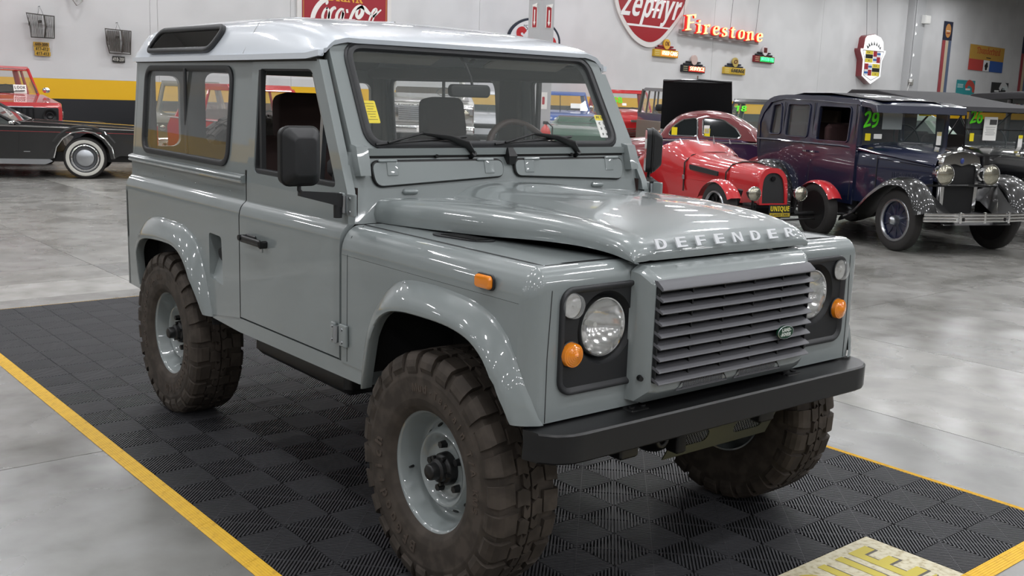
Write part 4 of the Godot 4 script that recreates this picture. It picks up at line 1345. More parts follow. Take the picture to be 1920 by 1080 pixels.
func wheel(car: Node3D) -> Node3D:
	var w := group(car, "wheel")
	var tm := mat("#453d36", 0.8, 0.0, {"albedo_texture": noise(0.02, 4, 15, [[0.3, 0.7], [Color(0.75, 0.74, 0.72), Color.WHITE]], 256), "uv1_triplanar": true, "uv1_scale": Vector3.ONE * 2.0})
	var b := B.new()
	# carcass, lathed about the axle (local z outwards)
	var pr := [U(-0.10, 0.205), U(-0.118, 0.225), U(-0.126, 0.27), U(-0.127, 0.32), U(-0.122, 0.365), U(-0.108, 0.39), U(-0.06, 0.398), U(0, 0.40), U(0.06, 0.398), U(0.108, 0.39), U(0.122, 0.365), U(0.1265, 0.335), U(0.1285, 0.330), U(0.1285, 0.322), U(0.1272, 0.318), U(0.127, 0.29), U(0.125, 0.255), U(0.1225, 0.250), U(0.119, 0.232), U(0.113, 0.224), U(0.10, 0.208)]
	b.lathe(pr, Vector3.ZERO, V(0, 0, 1), 72)
	part(w, "tyre", b, tm)
	# tread: lugs over each shoulder and blocks across the crown
	var tb := B.new()
	var at := func(th: float, z: float, r: float) -> Vector3: return V(cos(th) * r, sin(th) * r, z)
	var n := 26
	for k in n:
		for s in [1.0, -1.0]:
			var th := TAU * (k + (0.0 if s > 0 else 0.5)) / n
			var wd := TAU / n * 0.36
			var long: bool = k % 2 == 0
			var prof := [[0.052 if long else 0.062, 0.4115], [0.10, 0.4105], [0.117, 0.402], [0.127, 0.384], [0.1315, 0.362], [0.129 if long else 0.128, 0.345 if long else 0.356]]
			var left := []
			var right := []
			for i in prof.size():
				var sk: float = 0.018 * (0.12 - prof[i][0]) / 0.07
				var jog: float = 0.016 if (i >= 2) == long else 0.0
				left.append([th - wd + sk + jog * 0.5, prof[i][0] * s, prof[i][1]])
				right.append([th + wd + sk - jog * 0.4, prof[i][0] * s, prof[i][1]])
			for i in prof.size() - 1:
				var q := [left[i], right[i], right[i + 1], left[i + 1]]
				var tp := []
				var bt := []
				for e in q:
					tp.append(at.call(e[0], e[1], e[2])); bt.append(at.call(e[0], e[1] * 0.96, e[2] - 0.016))
				if s > 0: tb.quad(tp[0], tp[1], tp[2], tp[3]); tb.quad(tp[3], bt[3], bt[0], tp[0]); tb.quad(tp[1], bt[1], bt[2], tp[2])
				else: tb.quad(tp[3], tp[2], tp[1], tp[0]); tb.quad(tp[0], bt[0], bt[3], tp[3]); tb.quad(tp[2], bt[2], bt[1], tp[1])
				if i == 0: tb.quad(tp[0], bt[0], bt[1], tp[1])
				if i == prof.size() - 2: tb.quad(tp[2], bt[2], bt[3], tp[3])
			# two crown blocks per pitch and side, chevron-cut
			for m in 2:
				var z0 := [0.004, 0.003][m] as float
				var z1 := [0.045 if long else 0.055, 0.030][m] as float
				var t0 := th - wd * (1.25 if m == 0 else -0.55)
				var t1 := t0 + wd * (1.3 if m == 0 else 1.05)
				var cut := 0.035 * (1 if m == 0 else -1)
				var q := [[t0, z0], [t0 + cut * 0.6, (z0 + z1) / 2], [t0 + 0.012, z1], [t1 + 0.02, z1 * 0.95], [t1 + cut, (z0 + z1) / 2], [t1, z0]]
				var tp := PackedVector3Array()
				var bt := PackedVector3Array()
				for e in q:
					tp.push_back(at.call(e[0] + (0.02 if s < 0 else 0.0), e[1] * s, 0.4125)); bt.push_back(at.call(e[0] + (0.02 if s < 0 else 0.0), e[1] * s, 0.398))
				tb.loops([bt, tp], false, true)
	part(w, "tread_blocks", tb, tm, 0.0)
	# moulded sidewall lettering
	var lt := B.new()
	var put := func(s: String, a0: float, step: float, r: float, h: float):
		for i in s.length():
			if s[i] == " ": continue
			var t := text(s[i], h, 0.003)
			var arr := t.get_mesh_arrays()
			var v: PackedVector3Array = arr[Mesh.ARRAY_VERTEX]
			var ix: PackedInt32Array = arr[Mesh.ARRAY_INDEX] if arr[Mesh.ARRAY_INDEX] != null else PackedInt32Array(range(v.size()))
			var an := a0 - step * i
			var tr := Transform3D(Basis(V(0, 0, 1), an - PI / 2), V(cos(an) * r, sin(an) * r, 0.1275))
			for j in range(0, ix.size(), 3): lt.tri(tr * v[ix[j]], tr * v[ix[j + 2]], tr * v[ix[j + 1]])
	put.call("BFGoodrich", deg_to_rad(238), 0.165, 0.285, 0.040)
	put.call("Mud-Terrain T/A KM3", deg_to_rad(82), 0.105, 0.290, 0.026)
	part(w, "sidewall_lettering", lt, mat("#4a4038", 0.75), 0.0)
	# pressed steel rim
	var rp := [U(-0.10, 0.20), U(-0.105, 0.222), U(-0.10, 0.223), U(-0.09, 0.205), U(0.0, 0.172), U(0.075, 0.200), U(0.090, 0.206), U(0.098, 0.217), U(0.100, 0.222), U(0.106, 0.2225), U(0.106, 0.219), U(0.101, 0.215), U(0.096, 0.205), U(0.088, 0.1985), U(0.060, 0.1925), U(0.048, 0.185), U(0.022, 0.180), U(0.012, 0.172), U(0.010, 0.165), U(0.016, 0.155), U(0.034, 0.143), U(0.050, 0.135), U(0.056, 0.127), U(0.053, 0.119), U(0.040, 0.108), U(0.030, 0.100), U(0.026, 0.08), U(0.026, 0.03), U(0.026, 0.001)]
	var rim := part(w, "rim", B.new().lathe(rp, Vector3.ZERO, V(0, 0, 1), 56), M.grey)
	for i in 12:
		var an := TAU * i / 12
		var hb := B.new()
		var c := V(cos(an) * 0.148, sin(an) * 0.148, 0.0275)
		var nrm := V(cos(an) * 0.8, sin(an) * 0.8, 0.6).normalized()
		hb.cyl(c - nrm * 0.004, c + nrm * 0.0015, 0.0105, 0.0105, 14)
		part(rim, "vent_hole", hb, M.black)
	for i in 5:
		var an := TAU * i / 5 + 0.2
		part(w, "wheel_nut", B.new().cyl(V(cos(an) * 0.0825, sin(an) * 0.0825, 0.024), V(cos(an) * 0.0825, sin(an) * 0.0825, 0.05), 0.0155, 0.0125, 6), M.satin)
	var hub := B.new().lathe([U(0.024, 0.058), U(0.050, 0.056), U(0.056, 0.05), U(0.060, 0.042), U(0.074, 0.040), U(0.080, 0.030), U(0.104, 0.028), U(0.110, 0.022), U(0.111, 0.001)], Vector3.ZERO, V(0, 0, 1), 24)
	part(w, "hub", hub, M.satin)
	for i in 5:
		var an := TAU * i / 5 + 0.8
		part(w, "hub_bolt", B.new().cyl(V(cos(an) * 0.047, sin(an) * 0.047, 0.05), V(cos(an) * 0.047, sin(an) * 0.047, 0.068), 0.008, 0.008, 6), M.satin)
	part(w, "valve", B.new().cyl(V(-0.183, 0.02, 0.05), V(-0.165, 0.02, 0.075), 0.005, 0.004, 8), M.black)
	part(w, "brake_disc", B.new().cyl(V(0, 0, -0.08), V(0, 0, -0.04), 0.15, 0.15, 24), M.dark_metal)
	return w
# ---------------------------------------------------------------- things on the back wall
func wt(y: float, z: float, d := 0.0, roll := 0.0) -> Transform3D:
	return Transform3D(look_basis(V(1, 0, 0)) * Basis(V(0, 0, 1), roll), V(-22.985 + d, y, z))
func wall_thing(called: String, label: String, cat: String, y: float, z: float, d := 0.0, roll := 0.0, grp := "") -> Node3D:
	var o := thing(called, label, cat, Vector3.ZERO, 0.0, grp)
	o.transform = wt(y, z, d, roll)
	o.scale = Vector3.ONE * 1.13
	return o
func stroke(b: B, pts: Array, w0: float, z: float, w1 := -1.0, per := 6) -> void:  # a flat pen stroke
	if w1 < 0: w1 = w0
	var c := B.curve(pts, per)
	var rows := []
	for i in c.size():
		var d: Vector2 = (c[mini(i + 1, c.size() - 1)] - c[maxi(i - 1, 0)]).normalized()
		var n := U(-d.y, d.x) * lerpf(w0, w1, sin(PI * i / (c.size() - 1.0)))
		rows.append(P3([V(c[i].x + n.x, c[i].y + n.y, z), V(c[i].x - n.x, c[i].y - n.y, z)]))
	b.grid(rows)
func board(parent: Node, called: String, o: PackedVector2Array, z0: float, z1: float, m: Material, holes := []) -> MeshInstance3D:
	return part(parent, called, B.new().prism(o, z0, z1, holes), m)

func wall_signs() -> void:
	var white := mat("#dcdad6", 0.5)
	# soft drink sign
	var s := wall_thing("drink_sign", "large red enamel soft drink sign in a white frame above the vehicle's roof", "sign", 3.875, -12.458)
	board(s, "frame", B.rrect(2.66, 2.6, 0.03), 0.0, 0.05, white)
	board(s, "red_panel", B.rrect(2.42, 2.40, 0.03), 0.03, 0.06, paint("#9c1f2b", 0.4))
	board(s, "gold_border", B.rrect(2.36, 2.34, 0.03), 0.058, 0.063, mat("#c39a4e", 0.5), [B.rrect(2.33, 2.31, 0.02)])
	words(s, "DRINK", mat("#e0a53c", 0.5), Transform3D(Basis(), V(-0.02, 0.275, 0.062)), 0.28, 0.98, 0.006, true, true)
	var cb := B.new()
	var cw := 0.045
	# script strokes, in metres on the panel
	var cream_pen := mat("#eceae4", 0.5)
	for q in [[[U(-0.56, 0.04), U(-0.53, 0.10), U(-0.60, 0.13), U(-0.72, 0.06), U(-0.86, -0.12), U(-0.93, -0.32), U(-0.88, -0.48), U(-0.75, -0.46), U(-0.62, -0.34)], cw * 0.5, cw * 1.4],
		[[U(-0.52, -0.03), U(-0.60, -0.10), U(-0.66, -0.25), U(-0.62, -0.38), U(-0.53, -0.34), U(-0.49, -0.2), U(-0.50, -0.08), U(-0.56, -0.04)], cw * 0.5, cw * 0.9],
		[[U(-0.30, -0.06), U(-0.33, -0.02), U(-0.42, -0.10), U(-0.47, -0.26), U(-0.42, -0.38), U(-0.30, -0.28)], cw * 0.5, cw * 1.0],
		[[U(-0.06, -0.05), U(-0.16, -0.05), U(-0.26, -0.18), U(-0.26, -0.34), U(-0.17, -0.34), U(-0.08, -0.1), U(-0.10, -0.36), U(-0.02, -0.30)], cw * 0.5, cw * 1.0],
		[[U(0.00, -0.08), U(0.06, -0.07)], cw, cw],
		[[U(0.06, -0.40), U(0.10, -0.30), U(0.22, -0.06), U(0.36, 0.05), U(0.46, 0.03), U(0.46, -0.10), U(0.37, -0.20), U(0.30, -0.16), U(0.33, -0.02), U(0.42, 0.06)], cw * 0.5, cw * 1.2],
		[[U(0.40, 0.05), U(0.50, 0.045), U(0.62, -0.05), U(0.72, -0.11)], cw * 0.5, cw * 1.2],
		[[U(0.62, -0.38), U(0.68, -0.22), U(0.78, -0.02), U(0.87, 0.03), U(0.86, -0.06), U(0.77, -0.16), U(0.86, -0.10), U(1.02, 0.03)], cw * 0.4, cw * 0.8],
		[[U(0.82, -0.14), U(0.76, -0.30), U(0.84, -0.36)], cw * 0.3, cw * 0.5]]:
		cb = B.new()
		stroke(cb, q[0], q[1], 0.066, q[2])
		part(s, "script_stroke", cb, cream_pen)
	# oval fuel sign
	s = wall_thing("oval_sign", "white oval fuel sign with a navy rim partly behind the grey column", "sign", 3.366, -19.467)
	var ov := PackedVector2Array()
	var oi := PackedVector2Array()
	for i in 48:
		ov.push_back(U(cos(TAU * i / 48) * 1.0, sin(TAU * i / 48) * 0.65)); oi.push_back(U(cos(TAU * i / 48) * 0.92, sin(TAU * i / 48) * 0.585))
	board(s, "navy_rim", ov, 0.0, 0.05, mat("#1c2434", 0.4))
	board(s, "white_face", oi, 0.0, 0.056, mat("#d8d8d8", 0.35))
	words(s, "\"STANDARD\"", mat("#1c2434", 0.5), Transform3D(Basis(), V(0.1, 0.36, 0.056)), 0.14, 1.05, 0.004, false)
	var er := B.new()
	stroke(er, [U(-0.36, 0.22), U(-0.46, 0.30), U(-0.60, 0.24), U(-0.58, 0.10), U(-0.45, 0.05)], 0.07, 0.06, 0.085)
	stroke(er, [U(-0.45, 0.05), U(-0.62, -0.02), U(-0.66, -0.2), U(-0.5, -0.3), U(-0.36, -0.22)], 0.07, 0.06, 0.085)
	for i in 2:
		var ox := -0.12 + i * 0.32
		stroke(er, [U(ox + 0.12, 0.10), U(ox, 0.15), U(ox - 0.1, 0.06), U(ox, -0.06), U(ox + 0.1, -0.16), U(ox, -0.28), U(ox - 0.12, -0.22)], 0.05, 0.06, 0.06)
	stroke(er, [U(0.60, 0.15), U(0.48, 0.05), U(0.48, -0.2), U(0.60, -0.28), U(0.74, -0.2), U(0.76, 0.03), U(0.60, 0.15)], 0.055, 0.06, 0.065)
	part(s, "red_lettering", er, mat("#b4161d", 0.5))
	# shield sign
	s = wall_thing("shield_sign", "large red shield-shaped sign with a white border and slanted white lettering", "sign", 4.7, -24.825)
	var sh := [U(-1.68, 0.62), U(-1.50, -0.02), U(-1.12, -0.52), U(-0.62, -0.92), U(0.0, -1.10), U(0.55, -0.93), U(1.15, -0.40), U(1.58, 0.10), U(1.80, 0.62), U(1.5, 1.0), U(0, 1.15), U(-1.45, 1.0)]
	var shc := P2(B.curve(sh, 5, true))
	var shi := PackedVector2Array()
	for v in shc: shi.push_back(U(v.x * 0.90, v.y * 0.87 + 0.02))
	board(s, "white_border", shc, 0.0, 0.06, mat("#d9d6d2", 0.4))
	board(s, "red_face", shi, 0.0, 0.066, paint("#9c1a22", 0.3))
	words(s, "Zephyr", mat("#e6e5e3", 0.4), Transform3D(Basis(V(1, 0, 0), V(0.35, 1, 0), V(0, 0, 1)), V(0.08, 0.16, 0.07)), 0.72, 2.6, 0.006, true, false, false)
	board(s, "white_line", P2([U(-1.05, -0.42), U(0.98, -0.44), U(0.90, -0.49), U(-1.0, -0.485)]), 0.06, 0.072, mat("#e6e5e3", 0.4))
	# neon name on a bar
	s = wall_thing("neon_sign", "glowing red and yellow neon lettering on a tilted grey bar", "neon sign", 4.033, -28.589, 0.22, -0.035)
	part(s, "bar", B.new().box(V(0, 0, -0.03), V(4.05, 0.13, 0.12), 0.01), mat("#8d8a88", 0.5))
	var fs := "Firestone"
	var fx := [-1.72, -1.28, -0.90, -0.42, 0.02, 0.46, 0.92, 1.40, 1.92]
	for i in 9:
		var t := Transform3D(Basis(), V(fx[i], 0.17 if i else 0.24, 0.035))
		var hgt := 0.40 if i else 0.50
		var back := words(s, fs[i], mat("#c2262a", 0.4, 0.0, {"emission_enabled": true, "emission": Color("#ff2418"), "emission_energy_multiplier": 0.45}), t, hgt, 0.0, 0.08, true, true, true, "letter")
		back.scale.x *= 1.35
		var tube := words(s, fs[i], glow("#ffcf5e", 2.2, "#ffe9b0"), Transform3D(Basis(), t.origin + V(0, 0.005, 0.085)), hgt * 0.93, 0.0, 0.02, false, true, true, "neon_tube")
		tube.scale.x *= 1.3
	for q in [[-1.9, 0.0], [0.5, 0.0], [1.9, 0.0]]: part(s, "wire", B.new().cyl(V(q[0], 0.06, -0.05), V(q[0] + 0.15, 3.9, -0.09), 0.006, -1, 5), M.dark_metal)
	var nl := AreaLight3D.new()
	nl.name = "neon_light"
	nl.area_size = Vector2(4.0, 0.4); nl.area_normalize_energy = true; nl.light_energy = 0.35; nl.light_color = Color("#ff5a3a"); nl.shadow_enabled = true; nl.area_range = 20.0
	nl.position = V(0, 0.2, 0.2); nl.rotation.y = PI
	s.add_child(nl)
	# four small stepped signs
	var small := [["USED CARS", 3.287, -25.751, "#c9a32e", "#e08a3a", "#fff3c0", 1.6, "#8c1c24", "OK", "#d8a83a", "yellow and orange glowing stepped sign under the red shield sign", "#ff9a3a"],
		["SERVICE", 2.801, -27.311, "#16161a", "#b01c1c", "#ffe3b0", 1.6, "#1c1c22", "", "#c9b3ac", "black stepped sign with a glowing red service panel", "#ff3a20"],
		["GARAGE", 2.824, -29.719, "#c9a83c", "#c9a83c", "#3b3a34", 0.0, "#1d2436", "O", "#b9a35a", "dull yellow unlit stepped garage sign with navy steps", ""],
		["MOTOR OIL", 3.344, -31.528, "#7a1c22", "#18904a", "#57ff9a", 1.6, "#1c1c20", "★", "#d8cfd0", "red stepped sign with a glowing green panel", "#30ff80"]]
	for q in small:
		s = wall_thing("stepped_sign", q[10], "sign", q[1], q[2], 0.10, -0.02, "stepped signs on the back wall")
		part(s, "box", B.new().box(V(0, 0, -0.05), V(1.13, 0.225, 0.12), 0.01), mat(q[3], 0.45))
		var pm := mat(q[4], 0.45)
		if q[6] > 0: pm = mat(q[4], 0.45, 0.0, {"emission_enabled": true, "emission": Color(q[11]), "emission_energy_multiplier": 0.35})
		part(s, "panel", B.new().box(V(0.13, 0, 0.012), V(0.80, 0.17, 0.012)), pm)
		for k in 3: part(s, "stripe", B.new().box(V(-0.43, 0.06 - k * 0.06, 0.012), V(0.2, 0.012, 0.006)), mat("#d9cfa0", 0.5))
		for k in 2: part(s, "step", B.new().box(V(0, 0.145 + k * 0.075, -0.05), V(0.92 - k * 0.24, 0.05, 0.08), 0.006), mat(q[7], 0.4))
		var md := PackedVector2Array()
		for i in 24: md.push_back(U(cos(TAU * i / 24) * 0.15, 0.29 + sin(TAU * i / 24) * 0.16))
		board(s, "medallion", md, -0.05, 0.01, mat(q[9], 0.4))
		if q[8] != "": words(s, q[8], mat("#5a1a14", 0.5), Transform3D(Basis(), V(0, 0.29, 0.01)), 0.13, 0.19, 0.006, true, false, true)
		var lm: Material = glow(q[5], q[6], q[5]) if q[6] > 0 else mat(q[5], 0.5)
		words(s, q[0], lm, Transform3D(Basis(), V(0.14, 0, 0.02)), 0.115, 0.72, 0.012, true, false, true)
	# crest sign
	s = wall_thing("crest_sign", "white crest-shaped lightbox sign with a quartered shield and red sides", "sign", 3.649, -38.954, 0.30)
	var co := P2([U(-0.62, 0.82), U(-0.5, 0.92), U(0, 1.0), U(0.45, 0.9), U(0.66, 0.74), U(0.72, 0.42), U(0.90, 0.41), U(0.88, 0.30), U(0.68, 0.0), U(0.66, -0.62), U(0.0, -0.92), U(-0.64, -0.62), U(-0.66, 0.0), U(-0.88, 0.32), U(-0.88, 0.42), U(-0.68, 0.42)])
	board(s, "red_case", co, -0.28, -0.01, paint("#7c1d26", 0.4))
	var cin := PackedVector2Array()
	for v in co: cin.push_back(v * 0.985)
	board(s, "lit_face", cin, -0.01, 0.012, glow("#ffffff", 0.55, "#eeeeee"))
	var quarter := func(cx: float, cy: float, kind: int):
		var w := 0.52
		var h := 0.46
		if kind == 0:
			for k in 3: part(s, "shield_field", B.new().box(V(cx, cy + 0.155 - k * 0.155, 0.014), V(w, 0.15, 0.006)), mat(["#e8d24a", "#24241c", "#e8d24a"][k], 0.5))
			for k in 3: part(s, "bird_mark", B.new().ball(V(cx - 0.12 + k * 0.12 * (1 if k < 2 else 0.5), cy + (0.155 if k < 2 else -0.155), 0.018), V(0.035, 0.022, 0.004), 4), M.ink)
		else:
			for i in 2:
				for j in 2:
					var px := cx - 0.13 + i * 0.26
					var py := cy + 0.115 - j * 0.23
					if (i + j) % 2 == 0: part(s, "shield_field", B.new().box(V(px, py, 0.014), V(0.25, 0.225, 0.006)), mat("#a8323c", 0.5))
					else:
						part(s, "shield_field", B.new().box(V(px, py, 0.014), V(0.25, 0.225, 0.004)), mat("#ececec", 0.5))
						part(s, "shield_bar", B.new().box(V(px, py, 0.017), V(0.25, 0.075, 0.004)), mat("#3a6fb8", 0.5))
	quarter.call(-0.27, 0.14, 0); quarter.call(0.27, 0.14, 1); quarter.call(-0.27, -0.36, 1); quarter.call(0.27, -0.36, 0)
	part(s, "shield_outline", B.new().tube([V(-0.74, 0.36, 0.014), V(0.74, 0.36, 0.014), V(0.56, 0.0, 0.014), V(0.54, -0.58, 0.014), V(0, -0.76, 0.014), V(-0.54, -0.58, 0.014), V(-0.56, 0.0, 0.014)], 0.012, 4, true), mat("#6a6a6a", 0.4))
	for i in 7:
		var a := PI * (0.14 + 0.72 * i / 6.0)
		part(s, "crown_point", B.new().cyl(V(cos(a) * 0.46, 0.38 + sin(a) * 0.20, 0.013), V(cos(a) * 0.56, 0.42 + sin(a) * 0.30, 0.013), 0.05, 0.008, 6), mat("#4a4d4c", 0.4))
	for q in [-0.4, 0.35]: part(s, "hanging_wire", B.new().cyl(V(q, 0.9, -0.1), V(q - 0.2, 4.2, -0.28), 0.008, -1, 5), M.dark_metal)
	# steel column on the wall with its box, outlet and string of bulbs
	var c2 := struct("trim_1", B.new().box(V(-22.82, 4.0, -42.492), V(0.36, 8.4, 0.96), 0.02), M.column)
	part(c2, "conduit", B.new().cyl(V(-22.6, 2.8, -42.097), V(-22.6, 8.2, -42.097), 0.03, -1, 8), M.column)
	s = wall_thing("wall_box", "white square electrical box high on the wall column", "box", 5.661, -42.911, 0.42)
	part(s, "case", B.new().box(V(0, 0, 0), V(0.42, 0.34, 0.2), 0.02), M.white)
	part(s, "cover", B.new().box(V(0.02, 0, 0.1), V(0.34, 0.28, 0.02), 0.01), M.paper)
	s = wall_thing("power_outlet", "grey power outlet with plugs at the foot of the wall column", "outlet", 2.812, -42.153, 0.40)
	part(s, "plate", B.new().box(V(0.05, 0, -0.02), V(0.34, 0.24, 0.05), 0.01), mat("#8f8d88", 0.5))
	part(s, "plug", B.new().box(V(-0.08, 0.06, 0.04), V(0.15, 0.14, 0.1), 0.02), M.white)
	part(s, "cord", B.new().tube([V(-0.1, 0.0, 0.04), V(-0.18, -0.3, 0.0), V(-0.2, -0.7, -0.02)], 0.012, 5), M.white)
	for i in 4:
		var bb := wall_thing("string_bulb", ["topmost", "second highest", "third highest", "lowest"][i] + " small white bulb on the wire beside the wall column", "bulb", [5.378, 4.983, 4.022, 3.117][i], -42.153, 0.40, 0.0, "bulbs on the column wire")
		part(bb, "globe", B.new().ball(Vector3.ZERO, V(0.035, 0.05, 0.035), 6), glow("#ffffff", 0.9, "#ffffff"))
		part(bb, "cap", B.new().cyl(V(0, 0.04, 0), V(0, 0.09, 0), 0.018, -1, 8), M.white)
	# banners and flags
	for k in 2:
		var zc := -45.77 if k == 0 else -54.135
		s = wall_thing("long_banner", ["long narrow striped banner with an orange egg-shaped badge", "striped banner cut off by the right edge of the photo"][k], "banner", 4.078 - 0.22 * k, zc, 0.02, 0.0, "long striped banners")
		part(s, "navy_head", B.new().box(V(0, 1.12, 0), V(0.74, 0.78, 0.012)), mat("#23283c", 0.8))
		for i in 3: part(s, "stripe", B.new().box(V(-0.247 + i * 0.247, -0.55, 0), V(0.245, 2.55, 0.010)), mat(["#9a4146", "#c9b79c", "#5a6780"][i], 0.85))
		var eg := PackedVector2Array()
		for i in 20: eg.push_back(U(cos(TAU * i / 20) * 0.23, 1.13 + sin(TAU * i / 20) * 0.29))
		board(s, "badge", eg, 0.006, 0.012, mat("#c48a4e", 0.7))
		for i in 2: part(s, "badge_bar", B.new().box(V(0, 1.02 + i * 0.1, 0.014), V(0.30, 0.04, 0.004)), mat(["#8c2c28", "#e6ddd0"][i], 0.7))
	s = wall_thing("flag", "gold, red, white and blue flag with red script lettering", "flag", 4.248, -49.919, 0.03, -0.012)
	part(s, "gold_field", B.new().box(V(0, 0.22, 0), V(3.2, 0.62, 0.012)), mat("#b98f3c", 0.85))
	for i in 3: part(s, "lower_field", B.new().box(V([-0.93, 0.02, 0.95][i], -0.33, 0), V([1.32, 0.62, 1.28][i], 0.48, 0.012)), mat(["#b5403a", "#d8d8da", "#33579a"][i], 0.85))
	words(s, "Thunderbird", mat("#b03426", 0.7), Transform3D(Basis(), V(0.1, 0.28, 0.008)), 0.26, 2.2, 0.004, false, true, true)
	for q in [[0.05, -0.24, 0.10, 0.06], [0.02, -0.34, 0.16, 0.10], [0.02, -0.45, 0.10, 0.08]]: part(s, "bird_emblem", B.new().ball(V(q[0], q[1], 0.008), V(q[2], q[3], 0.004), 6), M.ink)
	part(s, "small_emblem", B.new().box(V(0.15, 0.02, 0.008), V(0.42, 0.035, 0.004)), M.ink)
	for k in 2:
		s = wall_thing("poster", ["turquoise poster with a red car above the open-top cars", "dark poster with a white car drawing at the right"][k], "poster", 2.744, [-48.088, -51.705][k], 0.02)
		part(s, "sheet", B.new().box(Vector3.ZERO, V(1.64, 0.62, 0.012)), mat(["#2f8f93", "#2c2c2e"][k], 0.6))
		var cc := B.new()
		stroke(cc, [U(-0.02, -0.02), U(0.2, 0.2), U(0.5, 0.16), U(0.7, 0.0), U(0.68, -0.2)], 0.10, 0.008, 0.13)
		part(s, "car_picture", cc, mat(["#b4483e", "#cfcfcf"][k], 0.6))
		part(s, "bumper_picture", B.new().box(V(0.2 if k == 0 else -0.3, -0.08, 0.009), V(0.42, 0.08, 0.003)), mat("#d5d5d5", 0.5))
		for i in 3: part(s, "print_line", B.new().box(V(-0.5 if k == 0 else 0.5, 0.12 - i * 0.06, 0.009), V(0.5, 0.025, 0.003)), mat("#d5e5e5", 0.6))
	# radiator grilles hung on wires, with old number plates
	for k in 3:
		var at: Vector2 = [U(2.835, -4.331), U(2.586, -6.094), U(3.875, -5.133)][k]
		s = wall_thing("radiator_grille", ["old ribbed radiator grille hung above three yellow number plates", "old mesh radiator grille hung above one dark number plate", "white radiator grille tip at the top edge of the photo"][k], "radiator grille", at.x, at.y, 0.10)
		var gm := mat(["#4a4844", "#4c4742", "#9d9b96"][k], 0.45, 0.5)
		var o := [[U(-0.27, 0.25), U(0.27, 0.22), U(0.25, -0.22), U(-0.20, -0.22), U(-0.21, 0.0)], [U(-0.27, 0.26), U(0.28, 0.24), U(0.25, -0.25), U(-0.20, -0.24), U(-0.24, -0.05)], [U(-0.24, 0.4), U(0.24, 0.4), U(0.12, -0.36), U(0.0, -0.45), U(-0.1, -0.3)]][k] as Array
		var rim := []
		for v in o: rim.append(V(v.x, v.y, 0.02 + 0.06 * (1 - absf(v.x) / 0.27)))
		part(s, "rim", B.new().tube(rim, 0.014, 6, true), gm)
		part(s, "centre_bar", B.new().tube([V(0.06, 0.23, 0.07), V(0.07, 0, 0.11), V(0.05, -0.22, 0.07)], 0.02, 6), gm)
		for i in 20:
			var x := -0.235 + i * 0.025
			if absf(x - 0.06) < 0.02: continue
			var lo := lerpf(-0.2, -0.22, float(i) / 20) if x > -0.19 else 0.0 - (x + 0.235) * 3.0
			if k == 2: lo = -0.4 + absf(x - 0.0) * 1.5
			part(s, "bar", B.new().tube([V(x, 0.23, 0.03), V(x, lo, 0.03 + 0.04 * (1 - absf(x) / 0.25))], 0.0055 if k != 1 else 0.010, 5), gm)
		part(s, "wire", B.new().tube([V(-0.05, 0.24, 0.02), V(0, 0.40, 0.0), V(0.06, 0.23, 0.02)], 0.004, 4), M.dark_metal)
		part(s, "nail", B.new().cyl(V(0, 0.40, -0.092), V(0, 0.405, 0.012), 0.005, -1, 6), M.dark_metal)
		part(s, "bracket", B.new().box(V(0, 0.1, -0.03), V(0.03, 0.05, 0.125)), gm)
	for q in [["449-309", 2.434, -4.342, "#b28a2e", "#2a2410", "topmost of the three yellow number plates under the ribbed grille"], ["417-412", 2.328, -4.353, "#bd9632", "#2a2410", "middle one of the three yellow number plates"], ["417-413", 2.224, -4.365, "#bd9632", "#2a2410", "lowest of the three yellow number plates"], ["418-20F", 2.174, -6.117, "#24221f", "#c9c7c0", "dark number plate with pale figures under the mesh grille"]]:
		s = wall_thing("number_plate", q[5], "number plate", q[1], q[2], 0.04, -0.02, "old number plates on the wall")
		part(s, "plate", B.new().plate(0.31 if q[1] > 2.18 else 0.27, 0.088 if q[1] > 2.18 else 0.13, 0.01, -0.004, 0.004, 0.002), mat(q[3], 0.5))
		words(s, q[0], mat(q[4], 0.6), Transform3D(Basis(), V(0, 0, 0.004)), 0.06 if q[1] > 2.18 else 0.075, 0.25, 0.003, true)
	# free-standing steel column with direction stickers and an extinguisher
	var cc3 := Wp(1014, 60, -9.5)
	var col := struct("trim_2", B.new().box(V(cc3.x, 4.1, cc3.z), V(0.30, 8.25, 0.30), 0.02), M.column)
	col.position = Vector3.ZERO
	var ct := Transform3D(look_basis(V(1, 0, 0)), V(cc3.x + 0.152, 0, cc3.z))
	var ct2 := Transform3D(look_basis(V(0, 0, 1)), V(cc3.x, 0, cc3.z + 0.152))
	for k in 2:
		s = thing("arrow_sticker", ["red arrow sticker peeling at the top, on the column's right face", "red arrow sticker peeling on the column's left face"][k], "sticker")
		s.transform = [ct, ct2][k] * Transform3D(Basis(), V(0.02, 2.86, 0))
		part(s, "white_backing", B.new().box(V(0, 0, 0.001), V(0.12, 0.34, 0.004)), M.paper)
		part(s, "red_face", B.new().box(V(0, -0.01, 0.004), V(0.095, 0.31, 0.003)), mat("#a81f2a", 0.5))
		part(s, "arrow", B.new().prism(P2([U(-0.012, 0.1), U(0.012, 0.1), U(0.012, -0.08), U(0.028, -0.08), U(0, -0.14), U(-0.028, -0.08), U(-0.012, -0.08)]), 0.005, 0.008), M.paper)
		part(s, "peeled_corner", B.new().prism(P2([U(-0.06, 0.17), U(0.07, 0.2), U(0.05, 0.13)]), 0.01, 0.014), M.paper)
	s = thing("extinguisher_notice", "white notice with a red extinguisher symbol on the grey column", "notice")
	s.transform = ct * Transform3D(Basis(), V(-0.03, 1.58, 0))
	part(s, "sheet", B.new().box(V(0, 0, 0.002), V(0.16, 0.26, 0.004)), M.paper)
	part(s, "symbol", B.new().plate(0.05, 0.12, 0.015, 0.004, 0.007), mat("#b02430", 0.5))
